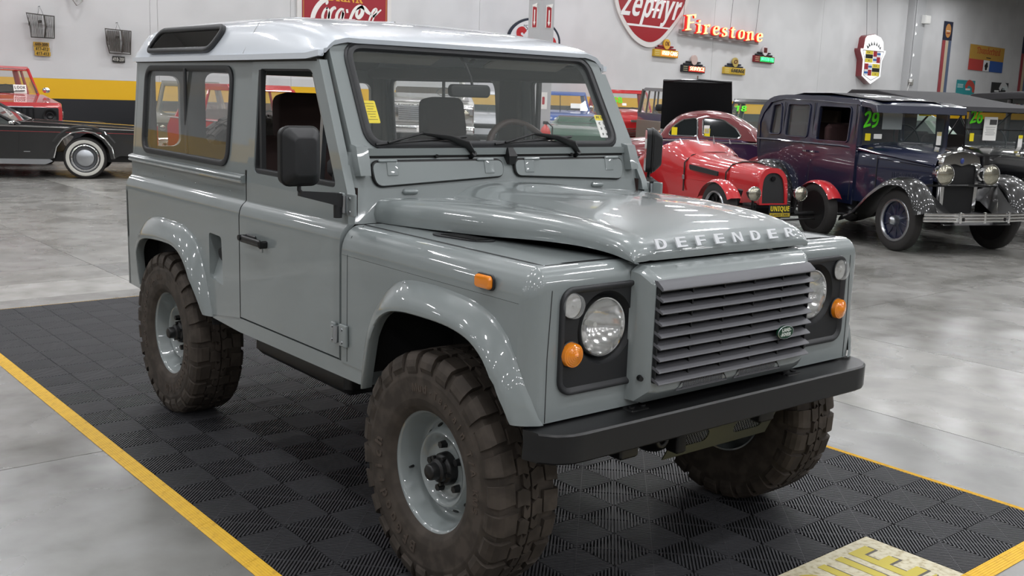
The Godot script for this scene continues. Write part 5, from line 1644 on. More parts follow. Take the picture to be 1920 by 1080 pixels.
	s = thing("fire_extinguisher", "red fire extinguisher with a white label hung on the grey column", "extinguisher")
	s.transform = ct * Transform3D(Basis(), V(-0.05, 1.0, 0.10))
	part(s, "bottle", B.new().lathe([U(-0.25, 0.001), U(-0.25, 0.08), U(0.10, 0.085), U(0.16, 0.06), U(0.20, 0.025), U(0.22, 0.02)], Vector3.ZERO, Vector3.UP, 20), paint("#c8281e"))
	part(s, "valve", B.new().box(V(0, 0.24, 0), V(0.05, 0.05, 0.09), 0.01), M.black)
	part(s, "hose", B.new().tube([V(0.02, 0.24, 0.03), V(0.12, 0.18, 0.03), V(0.12, -0.1, 0.03)], 0.012, 6), M.black)
	part(s, "label_band", B.new().cyl(V(0, -0.1, 0), V(0, 0.05, 0), 0.0865, 0.0865, 20, false), M.paper)

func Wp(px: float, py: float, x: float) -> Vector3:  # where a sight line of the photo meets the plane x
	var o := V(3.01033, 1.66534, 2.95872)
	var d := V(-0.75196722, -0.18454559, -0.63284139) * 1935.94 + V(0.63874974, 0.03328535, -0.76869425) * (px - 960) - V(-0.16292349, 0.98226015, -0.09284895) * (py - 540)
	return o + d * ((x - o.x) / d.x)
# ---------------------------------------------------------------- the other cars in the hall
var G := {}
func soft(o: Array, w: float, r: float, zc := 0.0, top_in := 0.0) -> B:  # a side outline given width, with rounded flanks; top_in narrows it upwards
	var c := Vector2.ZERO
	var lo := INF
	var hi := -INF
	for v in o:
		c += v / o.size(); lo = minf(lo, v.y); hi = maxf(hi, v.y)
	var a := P2(o)
	if Geometry2D.is_polygon_clockwise(a): a.reverse()
	var b := B.new()
	var rows := []
	for q in [[-w, r], [-w + r * 0.3, r * 0.3], [-w + r, 0.0], [w - r, 0.0], [w - r * 0.3, r * 0.3], [w, r]]:
		var l := PackedVector3Array()
		for v in a:
			var d: Vector2 = v - c
			var p: Vector2 = v - d.normalized() * minf(q[1], d.length() * 0.5)
			l.push_back(V(p.x, p.y, zc + q[0] * (1.0 - top_in * (p.y - lo) / (hi - lo))))
		rows.append(l)
	b.grid(rows, true)
	for k in 2:
		var l: PackedVector3Array = rows[-k]
		var t := Geometry2D.triangulate_polygon(a)
		for i in range(0, t.size(), 3):
			if k == 1: b.tri(l[t[i]], l[t[i + 1]], l[t[i + 2]])
			else: b.tri(l[t[i]], l[t[i + 2]], l[t[i + 1]])
	return b
func arch(cx: float, r: float, y0: float, cy := 0.34, n := 8) -> Array:  # opening for a wheel, from the front backwards
	var out := []
	var a0 := asin(clampf((y0 - cy) / r, -1, 1))
	for i in n + 1:
		var t := lerpf(a0, PI - a0, float(i) / n)
		out.append(U(cx + cos(t) * r, cy + sin(t) * r))
	return out
func sides(parent: Node, called: String, o: Array, z: float, lean: float, th: float, m: Material, round_by := 0.03, only_right := false) -> void:  # flat pieces on both flanks; z at y = 1, lean inwards per metre
	var p := B.round_poly(o, round_by, 3)
	for s in 1 if only_right else 2:
		var b := B.new().slab(p, func(q): return V(q.x, q.y, z - (q.y - 1.0) * lean + th), func(q): return V(q.x, q.y, z - (q.y - 1.0) * lean - 0.004))
		part(parent, called, flipz(b) if s else b, m)
func line(parent: Node, called: String, pts: Array, r: float, m: Material, two := true) -> void:
	for s in 2 if two else 1:
		var l := []
		for v in pts: l.append(V(v.x, v.y, -v.z if s else v.z))
		part(parent, called, B.new().tube(l, r, 6), m)
func wheels(parent: Node, spots: Array, r: float, w: float, rim: Material, kind := "") -> void:
	for q in spots:
		var sg := 1.0 if q[1] > 0 else -1.0
		var o := group(parent, "wheel", Transform3D(Basis(Vector3.UP, 0.0 if sg > 0 else PI), V(q[0], r + FLOOR * 0.0, q[1])))
		var key := [r, w, rim, kind]
		if not G.has(key):
			var d := {}
			var ri := r * (0.66 if kind != "spoke" else 0.70)
			d.tyre = B.new().lathe([U(-w * 0.4, ri), U(-w * 0.5, r * 0.80), U(-w * 0.46, r * 0.93), U(-w * 0.36, r * 0.985), U(-w * 0.1, r), U(w * 0.1, r), U(w * 0.36, r * 0.985), U(w * 0.46, r * 0.93), U(w * 0.5, r * 0.80), U(w * 0.44, ri)], Vector3.ZERO, V(0, 0, 1), 36).mesh()
			d.rim = B.new().lathe([U(w * 0.44, ri), U(w * 0.40, ri * 0.93), U(w * 0.20, ri * 0.88), U(w * 0.12, ri * 0.6), U(w * 0.22, ri * 0.35), U(w * 0.25, 0.001)], Vector3.ZERO, V(0, 0, 1), 32).mesh()
			d.back = B.new().cyl(V(0, 0, -w * 0.4), V(0, 0, -w * 0.38), ri).mesh()
			if kind == "white": d.white = B.new().lathe([U(w * 0.485, r * 0.70), U(w * 0.515, r * 0.76), U(w * 0.515, r * 0.84), U(w * 0.485, r * 0.86)], Vector3.ZERO, V(0, 0, 1), 36).mesh()
			d.cap = B.new().lathe([U(w * 0.2, ri * 0.62), U(w * 0.33, ri * 0.60), U(w * 0.40, ri * 0.40), U(w * 0.44, ri * 0.15), U(w * 0.44, 0.001)] if kind != "spoke" else [U(0, ri * 0.24), U(w * 0.7, ri * 0.22), U(w * 0.9, ri * 0.12), U(w * 0.9, 0.001)], Vector3.ZERO, V(0, 0, 1), 24).mesh()
			if kind == "white": d.ring = B.new().lathe([U(w * 0.40, ri * 0.98), U(w * 0.46, ri * 0.93), U(w * 0.46, ri * 0.86), U(w * 0.34, ri * 0.80)], Vector3.ZERO, V(0, 0, 1), 32).mesh()
			if kind == "spoke": d.band = B.new().lathe([U(w * 0.42, ri * 1.0), U(w * 0.50, ri * 0.97), U(w * 0.50, ri * 0.90), U(w * 0.36, ri * 0.86)], Vector3.ZERO, V(0, 0, 1), 32).mesh()
			if kind == "spoke": d.spoke = B.new().box(V(0, ri * 0.5, w * 0.16), V(ri * 0.10, ri * 0.8, w * 0.16), 0.004).mesh()
			G[key] = d
		var d: Dictionary = G[key]
		part(o, "tyre", d.tyre, M.tyre); part(o, "rim", d.rim, rim); part(o, "back_plate", d.back, M.black); part(o, "hub_cap", d.cap, M.steel)
		if d.has("white"): part(o, "whitewall", d.white, M.whitewall); part(o, "trim_ring", d.ring, M.chrome)
		if d.has("band"): part(o, "rim_band", d.band, M.steel)
		if d.has("spoke"):
			for i in 10: part(o, "spoke", d.spoke, rim).rotation.z = TAU * i / 10
func lamp_round(parent: Node, at: Vector3, r: float, depth: float, shell: Material) -> void:
	var o := group(parent, "headlamp", Transform3D(Basis(), at))
	part(o, "lamp_shell", B.new().lathe([U(-depth, 0.002), U(-depth * 0.9, r * 0.45), U(-depth * 0.5, r * 0.85), U(0, r), U(0.012, r * 1.03), U(0.022, r * 0.97), U(0.018, r * 0.93)], Vector3.ZERO, V(1, 0, 0), 24), shell)
	part(o, "lamp_glass", B.new().lathe([U(0.012, r * 0.94), U(0.028, r * 0.7), U(0.038, r * 0.35), U(0.041, 0.002)], Vector3.ZERO, V(1, 0, 0), 24), M.lamp_glass)
func glasshouse(c: Node3D, f0: Vector2, f1: Vector2, r1: Vector2, r0: Vector2, w0: float, w1: float, m: Material, mids := [0.5], th := 0.07, seat := "#5c4a40") -> void:  # roof, posts and panes all round, with a bench inside
	part(c, "roof", soft([f1 + U(0.04, -0.01), f1 + U(-0.10, th), r1 + U(0.14, th), r1 + U(-0.03, 0.02), r1 + U(0, -0.02), f1 + U(-0.04, -0.02)], w1 + 0.03, 0.05), m)
	for s in [1.0, -1.0]:
		part(c, "windscreen_post", B.new().tube([V(f0.x, f0.y - 0.04, w0 * s), V(f1.x, f1.y + 0.02, w1 * s)], 0.032, 6), m)
		part(c, "rear_post", B.new().tube([V(r0.x, r0.y - 0.04, w0 * s), V(r1.x, r1.y + 0.02, w1 * s)], 0.06, 6), m)
		for t in mids: part(c, "door_post", B.new().tube([V(lerpf(f0.x, r0.x, t), f0.y - 0.04, w0 * s), V(lerpf(f1.x, r1.x, t), f1.y + 0.02, w1 * s)], 0.028, 6), m)
		var ts := [0.0] + mids + [1.0]
		for i in ts.size() - 1:
			var a := f0.lerp(r0, ts[i]); var b := f0.lerp(r0, ts[i + 1]); var d := f1.lerp(r1, ts[i]); var e := f1.lerp(r1, ts[i + 1])
			part(c, "side_pane", B.new().grid([P3([V(a.x, a.y, w0 * s), V(b.x, b.y, w0 * s)]), P3([V(d.x, d.y, w1 * s), V(e.x, e.y, w1 * s)])]), M.car_glass)
	part(c, "windscreen", B.new().grid([P3([V(f0.x, f0.y, w0), V(f0.x, f0.y, -w0)]), P3([V(f1.x, f1.y, w1), V(f1.x, f1.y, -w1)])]), M.car_glass)
	part(c, "rear_pane", B.new().grid([P3([V(r0.x, r0.y, w0), V(r0.x, r0.y, -w0)]), P3([V(r1.x, r1.y, w1), V(r1.x, r1.y, -w1)])]), M.car_glass)
	var sx := lerpf(f0.x, r0.x, 0.62)
	part(c, "seat_back", B.new().box(V(sx, f0.y + 0.04, 0), V(0.12, 0.26, w0 * 1.7), 0.04), mat(seat, 0.85))
	var rg := []
	for i in 16: rg.append(V(lerpf(f0.x, r0.x, 0.3) - sin(TAU * i / 16) * 0.06, f0.y + 0.03 + sin(TAU * i / 16) * 0.14, -w0 * 0.42 + cos(TAU * i / 16) * 0.17))
	part(c, "steering_wheel", B.new().tube(rg, 0.012, 5, true), M.black)
func car(called: String, label: String, x: float, z: float, heading: float) -> Node3D:
	return thing(called, label, "car", V(x, FLOOR, z), -deg_to_rad(heading))
func notice(parent: Node, at: Transform3D, w: float, h: float, m: Material, called := "windscreen_sheet") -> MeshInstance3D:
	var b := B.new()
	b.x = at
	return part(parent, called, b.plate(w, h, 0.006, 0.0, 0.003), m)

func other_cars() -> void:
	M.tyre = mat("#262423", 0.8)
	M.whitewall = mat("#c9c8c0", 0.6)
	M.car_glass = glass("#b8c8c0", 0.10)
	M.opaque_dark_pane = mat("#1a2022", 0.03, 0.0, {"metallic_specular": 0.6})  # opaque; the dim cabin behind the window is painted into this colour
	M.lamp_glass = mat("#b4b0a0", 0.16, 0.85)
	M.blue = paint("#1d4f9c"); M.bright_red = paint("#b80f16"); M.cream = paint("#c9c8c2"); M.pewter = paint("#54514c")
	M.top_cloth = mat("#2b2a2c", 0.85)
	black_coupe()
	red_pickup()
	navy_sedan()
	touring_cars()
	red_roadster()
	maroon_beetle()
	far_row()
	seen_through_windows()

func black_coupe() -> void:
	var c := car("black_coupe", "long black luxury coupe with a whitewall tyre and chrome trim at the left edge", -16.225, -3.198, -67)
	var o := [U(1.05, 0.40), U(1.08, 0.706), U(0.98, 0.842), U(0.2, 0.873), U(-1.1, 0.896), U(-3.0, 0.905), U(-4.1, 0.869), U(-4.25, 0.769), U(-4.2, 0.42), U(-3.62, 0.30)]
	o.append_array(arch(-3.06, 0.45, 0.32)); o.append(U(-0.6, 0.31)); 
	var af := arch(0, 0.47, 0.34)
	var front := af.duplicate()
	front.reverse()
	# outline runs clockwise: rear arch must run back to front
	o = o.slice(0, 10)
	var ar := arch(-3.06, 0.45, 0.32)
	ar.reverse()
	o.append_array(ar); o.append(U(-0.62, 0.31)); o.append_array(front); o.append(U(0.6, 0.40))
	part(c, "body", soft(o, 0.99, 0.05), M.gloss_black)
	part(c, "bonnet", soft([U(1.02, 0.833), U(0.9, 0.864), U(-0.9, 0.95), U(-1.05, 0.95), U(-1.05, 0.815), U(1.0, 0.769)], 0.74, 0.05), M.gloss_black)
	part(c, "bonnet_ridge", soft([U(1.0, 0.86), U(0.85, 0.891), U(-0.9, 0.973), U(-0.95, 0.905)], 0.16, 0.04), paint("#1c1a14"))
	glasshouse(c, U(-1.0, 0.905), U(-1.72, 1.267), U(-2.9, 1.285), U(-3.6, 0.905), 0.84, 0.74, M.gloss_black, [0.62], 0.07)
	line(c, "window_trim", [V(-1.0, 0.905, 0.86), V(-1.72, 1.285, 0.765), V(-2.8, 1.303, 0.765)], 0.016, M.chrome)
	line(c, "belt_trim", [V(1.0, 0.846, 0.985), V(-1.0, 0.882, 0.99), V(-3.9, 0.887, 0.985)], 0.011, M.chrome)
	line(c, "red_pinstripe", [V(1.0, 0.783, 0.992), V(-4.0, 0.815, 0.992)], 0.005, mat("#8c1f24", 0.4))
	sides(c, "rocker_trim", [U(-0.62, 0.245), U(-0.5, 0.30), U(-0.55, 0.335), U(-2.55, 0.335), U(-2.55, 0.26)], 0.985, 0.0, 0.012, M.steel, 0.02)
	var at := []
	for v in arch(0, 0.485, 0.36): at.append(V(v.x, v.y, 0.995))
	line(c, "arch_trim", at, 0.012, M.chrome)
	var lip := []
	for v in arch(0, 0.56, 0.62): lip.append(V(v.x, v.y, 0.985))
	line(c, "arch_lip", lip, 0.03, M.gloss_black)
	line(c, "door_gap", [V(-1.0, 0.869, 0.992), V(-1.04, 0.4, 0.992)], 0.004, M.interior)
	part(c, "front_bumper", soft([U(0.78, 0.36), U(1.22, 0.36), U(1.26, 0.45), U(1.22, 0.53), U(0.84, 0.53)], 1.02, 0.05), M.steel)
	part(c, "radiator_shell", B.new().box(V(1.1, 0.679, 0), V(0.14, 0.5, 0.62), 0.03), M.chrome)
	part(c, "bonnet_mascot", B.new().cyl(V(0.92, 0.869, 0), V(0.92, 0.996, 0), 0.012, 0.008, 6), M.chrome)
	part(c, "door_mirror", B.new().box(V(-1.12, 0.932, 0.93), V(0.10, 0.06, 0.14), 0.02), M.chrome)
	part(c, "fender_script", B.new().box(V(-0.9, 0.46, 0.994), V(0.10, 0.012, 0.004)), M.steel)
	part(c, "underbody", B.new().box(V(-1.5, 0.36, 0), V(5.0, 0.16, 1.5)), M.black)
	wheels(c, [[0.0, 0.86], [0.0, -0.86], [-3.06, 0.86], [-3.06, -0.86]], 0.358, 0.20, mat("#6d6f72", 0.3, 0.9), "white")

func red_pickup() -> void:
	var c := car("red_truck", "red truck missing its grille and headlamps, parked behind the black coupe", -18.95, -2.39, 5)
	part(c, "nose", soft([U(0.84, 0.55), U(0.86, 1.12), U(0.80, 1.22), U(-0.75, 1.35), U(-0.75, 0.5)], 0.98, 0.06), M.bright_red)
	part(c, "bonnet_ridge", soft([U(0.78, 1.21), U(-0.7, 1.365), U(-0.7, 1.3), U(0.7, 1.17)], 0.62, 0.03), M.bright_red)
	part(c, "grille_opening", B.new().box(V(0.86, 0.98, 0), V(0.05, 0.30, 1.80), 0.02), M.interior)
	part(c, "chrome_strip", B.new().box(V(0.885, 1.135, 0.2), V(0.02, 0.03, 1.3), 0.006), M.steel)
	for z in [-0.74, 0.74]:
		part(c, "empty_lamp_bucket", B.new().lathe([U(0, 0.13), U(0.02, 0.13), U(0.02, 0.10), U(-0.01, 0.06), U(0.015, 0.05), U(0.0, 0.001)], V(0.885, 0.98, z), V(1, 0, 0), 20), M.satin)
		part(c, "parking_lamp", B.new().box(V(0.80, 1.0, z * 1.325), V(0.05, 0.12, 0.03), 0.01), M.chrome)
	for i in 5: part(c, "radiator_brace", B.new().box(V(0.888, 0.98, -0.45 + i * 0.1), V(0.02, 0.26, 0.02 + 0.02 * (i % 2))), M.dark_metal)
	glasshouse(c, U(-0.735, 1.36), U(-1.06, 1.83), U(-2.5, 1.83), U(-2.7, 1.36), 0.85, 0.73, M.bright_red, [0.55], 0.07, "#4a3a34")
	line(c, "windscreen_trim", [V(-0.73, 1.37, 0.83), V(-1.06, 1.83, 0.72), V(-1.06, 1.845, 0.0)], 0.018, M.chrome)
	part(c, "rear_body", soft([U(-0.7, 0.5), U(-0.7, 1.34), U(-3.4, 1.34), U(-3.4, 0.5)], 0.97, 0.05), M.bright_red)
	part(c, "door_mirror", B.new().box(V(-0.62, 1.44, -0.98), V(0.08, 0.10, 0.14), 0.03), M.chrome)
	part(c, "wiper", B.new().tube([V(-0.70, 1.37, -0.1), V(-0.74, 1.42, -0.6)], 0.008, 5), M.black)
	var nt := Transform3D(look_basis(V(1, 0.35, -0.02)), V(-0.78, 1.45, -0.52))
	var sheet := notice(c, nt, 0.24, 0.18, M.paper, "look_sign")
	words(sheet, "LOOK", M.ink, nt * Transform3D(Basis(), V(0, 0.03, 0.003)), 0.06, 0.2, 0.002)
	words(sheet, "BUT DON'T", M.ink, nt * Transform3D(Basis(), V(0, -0.04, 0.003)), 0.03, 0.18, 0.002)
	part(c, "front_bumper_bar", B.new().box(V(0.86, 0.55, 0), V(0.06, 0.12, 1.8), 0.02), M.steel)
	wheels(c, [[0.0, 0.82], [0.0, -0.82], [-2.6, 0.82], [-2.6, -0.82]], 0.36, 0.22, M.steel)

func vintage_fender(b: B, pts: Array, w: float, z: float) -> void:  # a swept wing over a wheel: pts along its crown
	var c := B.curve(pts, 4)
	var rows := []
	for i in c.size():
		var r := PackedVector3Array()
		var d: Vector2 = (c[mini(i + 1, c.size() - 1)] - c[maxi(i - 1, 0)]).normalized()
		var n := U(-d.y, d.x)
		if n.y < 0 and absf(d.x) > 0.3: n = -n
		elif n.x < 0 and absf(d.x) <= 0.3 and c[i].x > 0.2: n = -n
		for k in 9:
			var t := PI * k / 8.0
			var q: Vector2 = c[i] - n * (0.10 * (1.0 - sin(t)))
			r.push_back(V(q.x, q.y, z - cos(t) * w))
		rows.append(r)
	b.grid(rows)

func navy_sedan() -> void:
	var c := car("navy_sedan", "navy blue vintage sedan with a green 29 on its windscreen", -3.148, -9.047, 20.8)
	var nv: Material = M.navy
	var gb: Material = M.gloss_black
	# cabin with real window openings on the flanks
	var wins := [[U(-2.86, 1.66), U(-2.66, 1.68), U(-2.62, 1.26), U(-2.90, 1.25)], [U(-2.50, 1.68), U(-1.98, 1.68), U(-1.98, 1.24), U(-2.50, 1.24)], [U(-1.78, 1.67), U(-1.10, 1.66), U(-1.10, 1.22), U(-1.78, 1.22)]]
	var holes := []
	for w in wins: holes.append(B.round_poly(w, 0.05, 3))
	var outl := P2(B.curve([U(-0.93, 0.55), U(-0.93, 1.2), U(-0.95, 1.72)], 3)) + P2(B.curve([U(-1.0, 1.76), U(-1.8, 1.79), U(-2.6, 1.80), U(-3.0, 1.74), U(-3.2, 1.55), U(-3.22, 1.2), U(-3.12, 0.8), U(-2.95, 0.5)], 3))
	for s in 2:
		var b := B.new().slab(outl, func(q): return V(q.x, q.y, 0.70 - maxf(0.0, q.y - 1.2) * 0.06), func(q): return V(q.x, q.y, 0.66 - maxf(0.0, q.y - 1.2) * 0.06), holes)
		part(c, "cabin_side", flipz(b) if s else b, nv)
		for h in holes:
			var l := []
			for q in h: l.append(V(q.x, q.y, 0.705 - maxf(0.0, q.y - 1.2) * 0.06))
			var f := B.new().tube(l, 0.012, 5, true)
			part(c, "window_frame", flipz(f) if s else f, nv)
		for h in [holes[0], holes[1]]:
			var g := B.new().poly(h, func(q): return V(q.x, q.y, 0.675 - maxf(0.0, q.y - 1.2) * 0.06))
			part(c, "window_pane", flipz(g) if s else g, M.glass)
	var roof := []
	for q in [[-0.62, 1.70, 0.0], [-0.66, 1.715, 0.01], [-0.95, 1.765, 0.03], [-1.8, 1.80, 0.045], [-2.6, 1.81, 0.045], [-3.0, 1.76, 0.03], [-3.18, 1.6, 0.01], [-3.24, 1.4, 0.0], [-3.2, 1.0, 0.0], [-3.0, 0.5, 0.0]]:
		var r := PackedVector3Array()
		for k in 9:
			var t := -1.0 + k / 4.0
			var ed := pow(absf(t), 4.0) * (0.07 if q[1] > 1.55 else 0.0)
			r.push_back(V(q[0] + (0.08 * absf(t * t * t) if q[0] < -2.9 else 0.0), q[1] + q[2] * (1 - t * t) - ed, t * (0.69 if q[1] > 1.5 else 0.70)))
		roof.append(r)
	part(c, "roof_and_back", B.new().grid(roof, false, true), nv)
	part(c, "roof_insert", B.new().grid([P3([V(-0.75, 1.752, 0.5), V(-0.75, 1.765, 0), V(-0.75, 1.752, -0.5)]), P3([V(-1.8, 1.835, 0.5), V(-1.8, 1.848, 0), V(-1.8, 1.835, -0.5)]), P3([V(-2.7, 1.83, 0.5), V(-2.7, 1.85, 0), V(-2.7, 1.83, -0.5)])], false, true), M.top_cloth)
	part(c, "sun_visor", soft([U(-0.92, 1.75), U(-0.62, 1.70), U(-0.60, 1.61), U(-0.66, 1.60), U(-0.72, 1.66), U(-0.92, 1.68)], 0.69, 0.02), nv)
	for s in [0.66, -0.66]: part(c, "windscreen_pillar", B.new().box(V(-0.93, 1.43, s), V(0.06, 0.52, 0.07), 0.015), nv)
	part(c, "windscreen", B.new().grid([P3([V(-0.92, 1.20, 0.63), V(-0.92, 1.20, -0.63)]), P3([V(-0.92, 1.68, 0.63), V(-0.92, 1.68, -0.63)])]), glass("#707a7c", 0.25))
	part(c, "cabin_floor", B.new().box(V(-2.1, 1.02, 0), V(2.1, 0.04, 1.26)), mat("#4e4238", 0.9))
	for x in [-1.75, -2.75]: part(c, "seat_back", B.new().box(V(x, 1.22, 0), V(0.14, 0.42, 1.16), 0.05), mat("#3a2424", 0.9))
	part(c, "rear_lining", B.new().box(V(-3.05, 1.3, 0), V(0.02, 0.6, 1.2)), mat("#5a4c40", 0.9))
	var rg := []
	for i in 20: rg.append(V(-1.22 - sin(TAU * i / 20) * 0.08, 1.28 + sin(TAU * i / 20) * 0.18, -0.3 + cos(TAU * i / 20) * 0.2))
	part(c, "steering_wheel", B.new().tube(rg, 0.012, 6, true), M.black)
	# bonnet, tapering to the radiator
	var bon := []
	for q in [[-0.95, 0.66, 1.24, 0.50], [-0.88, 0.655, 1.22, 0.50], [-0.6, 0.58, 1.20, 0.50], [0.0, 0.36, 1.14, 0.52], [0.08, 0.33, 1.12, 0.52]]:
		var r := PackedVector3Array()
		for v in [U(1.0, 0.0), U(1.02, 0.6), U(1.0, 0.80), U(0.93, 0.92), U(0.75, 0.98), U(0.4, 1.0), U(0.0, 1.01), U(-0.4, 1.0), U(-0.75, 0.98), U(-0.93, 0.92), U(-1.0, 0.80), U(-1.02, 0.6), U(-1.0, 0.0)]: r.push_back(V(q[0], lerpf(q[3], q[2], v.y), v.x * q[1]))
		bon.append(r)
	part(c, "bonnet", B.new().grid(bon), nv)
	line(c, "bonnet_joint", [V(-0.62, 1.06, 0.60), V(0.07, 1.0, 0.345)], 0.006, nv)
	line(c, "scuttle_joint", [V(-0.62, 0.55, 0.60), V(-0.62, 1.08, 0.60)], 0.006, M.interior)
	for i in 14:
		for s in [1.0, -1.0]:
			var x := -0.42 + i * 0.024
			part(c, "bonnet_louvre", B.new().box(V(x, 0.80, (0.525 - (x + 0.42) * 0.37) * s), V(0.012, 0.20, 0.012), 0.004), nv)
	part(c, "lower_body", soft([U(-0.93, 0.45), U(-0.93, 1.0), U(-3.1, 1.0), U(-2.9, 0.45)], 0.695, 0.01), nv)
	line(c, "belt_moulding", [V(0.07, 1.02, 0.345), V(-0.9, 1.15, 0.665), V(-1.2, 1.17, 0.71), V(-3.18, 1.17, 0.71)], 0.016, nv)
	for q in [-1.88, -0.99, -2.57]: line(c, "door_gap", [V(q, 0.5, 0.701), V(q, 1.7, 0.685)], 0.005, M.interior)
	for q in [[-1.80], [-1.97]]: line(c, "door_handle", [V(q[0] - 0.05, 1.06, 0.72), V(q[0] + 0.05, 1.06, 0.74)], 0.012, M.chrome)
	# radiator
	var sh := B.new()
	var so := [U(0.27, 0.45), U(0.285, 1.05), U(0.26, 1.13), U(0.15, 1.18), U(0.0, 1.20), U(-0.15, 1.18), U(-0.26, 1.13), U(-0.285, 1.05), U(-0.27, 0.45)]
	var si := [U(0.215, 0.45), U(0.225, 0.98), U(0.20, 1.03), U(0.1, 1.045), U(0.0, 1.02), U(-0.1, 1.045), U(-0.20, 1.03), U(-0.225, 0.98), U(-0.215, 0.45)]
	var rows := []
	for i in so.size(): rows.append(P3([V(0.04, so[i].y, so[i].x * 1.06), V(0.12, so[i].y, so[i].x * 1.03), V(0.145, so[i].y - 0.01, so[i].x * 0.97), V(0.145, si[i].y, si[i].x), V(0.12, si[i].y, si[i].x)]))
	part(c, "radiator_shell", sh.grid(rows), M.chrome)
	part(c, "radiator_core", B.new().box(V(0.11, 0.73, 0), V(0.02, 0.62, 0.44)), mat("#08080a", 0.7))
	part(c, "radiator_badge", B.new().ball(V(0.15, 1.08, 0), V(0.012, 0.035, 0.025), 6), mat("#2d3c78", 0.3))
	part(c, "radiator_cap", B.new().lathe([U(0, 0.035), U(0.03, 0.035), U(0.045, 0.02), U(0.05, 0.001)], V(0.09, 1.19, 0), Vector3.UP, 14), M.chrome)
	for s in [1.0, -1.0]: lamp_round(c, V(0.26, 0.925, 0.335 * s), 0.125, 0.17, M.chrome)
	part(c, "lamp_bar", B.new().tube([V(0.15, 0.79, 0.62), V(0.18, 0.79, 0), V(0.15, 0.79, -0.62)], 0.016, 8), gb)
	# wings and running boards
	for s in 2:
		var f := B.new()
		vintage_fender(f, [U(-0.95, 0.34), U(-0.75, 0.42), U(-0.45, 0.68), U(-0.15, 0.85), U(0.12, 0.885), U(0.32, 0.82), U(0.46, 0.66), U(0.52, 0.50)], 0.16, 0.71)
		part(c, "front_wing", flipz(f) if s else f, gb)
		f = B.new()
		f.grid([P3([V(-0.9, 0.36, 0.60), V(-0.9, 0.44, 0.40)]), P3([V(-0.45, 0.66, 0.58), V(-0.45, 0.6, 0.38)]), P3([V(0.12, 0.84, 0.58), V(0.12, 0.6, 0.35)]), P3([V(0.5, 0.5, 0.58), V(0.5, 0.42, 0.30)])])
		part(c, "wing_valance", flipz(f) if s else f, gb)
		f = B.new()
		vintage_fender(f, [U(-3.35, 0.45), U(-3.22, 0.70), U(-2.95, 0.87), U(-2.72, 0.90), U(-2.45, 0.84), U(-2.25, 0.62), U(-2.15, 0.36)], 0.15, 0.74)
		part(c, "rear_wing", flipz(f) if s else f, gb)
		f = B.new().box(V(-1.55, 0.33, 0.78), V(1.25, 0.035, 0.24), 0.012)
		part(c, "running_board", flipz(f) if s else f, gb)
		f = B.new().box(V(-1.5, 0.42, 0.66), V(1.3, 0.16, 0.03))
		part(c, "splash_apron", flipz(f) if s else f, gb)
	part(c, "front_apron", soft([U(0.15, 0.44), U(0.45, 0.42), U(0.5, 0.36), U(0.1, 0.36)], 0.5, 0.03), gb)
	# three-bar bumper
	for k in 3: part(c, "bumper_bar", B.new().ribbon([V(0.52, 0.425 + k * 0.035, 0.80), V(0.58, 0.425 + k * 0.035, 0.4), V(0.60, 0.425 + k * 0.035, 0), V(0.58, 0.425 + k * 0.035, -0.4), V(0.52, 0.425 + k * 0.035, -0.80)], P2([U(-0.006, -0.015), U(0.008, -0.015), U(0.012, 0), U(0.008, 0.015), U(-0.006, 0.015)]), Vector3.UP), M.chrome)
	for z in [-0.35, 0.0, 0.35]: part(c, "bumper_clamp", B.new().box(V(0.60, 0.46, z), V(0.03, 0.13, 0.03), 0.006), M.chrome)
	for s in [0.3, -0.3]: part(c, "bumper_iron", B.new().box(V(0.4, 0.44, s), V(0.4, 0.04, 0.03)), M.black)
	part(c, "axle", B.new().cyl(V(0, 0.36, 0.7), V(0, 0.36, -0.7), 0.035), M.black)
	part(c, "chassis_frame", B.new().box(V(-1.3, 0.42, 0), V(3.4, 0.1, 0.8)), M.black)
	wheels(c, [[0.0, 0.71], [0.0, -0.71], [-2.72, 0.71], [-2.72, -0.71]], 0.365, 0.13, M.navy, "spoke")
	# price figures and papers on the glass
	var t := Transform3D(look_basis(V(1, 0, 0)), V(-0.91, 1.50, 0.52))
	words(c, "29", M.green_ink, t, 0.19, 0.22, 0.004, true, false, true, "price_figures")
	for q in [[0.55, 1.30, 0.08, 0.09, M.yellow_paper], [0.40, 1.31, 0.12, 0.06, M.paper], [-0.55, 1.30, 0.075, 0.17, M.paper], [-0.55, 1.36, 0.07, 0.05, M.yellow_paper], [-0.30, 1.60, 0.2, 0.035, M.yellow_paper], [0.2, 1.52, 0.30, 0.24, glass("#c8d0d0", 0.45)]]:
		notice(c, Transform3D(look_basis(V(1, 0, 0)), V(-0.912, q[1], q[0])), q[2], q[3], q[4])

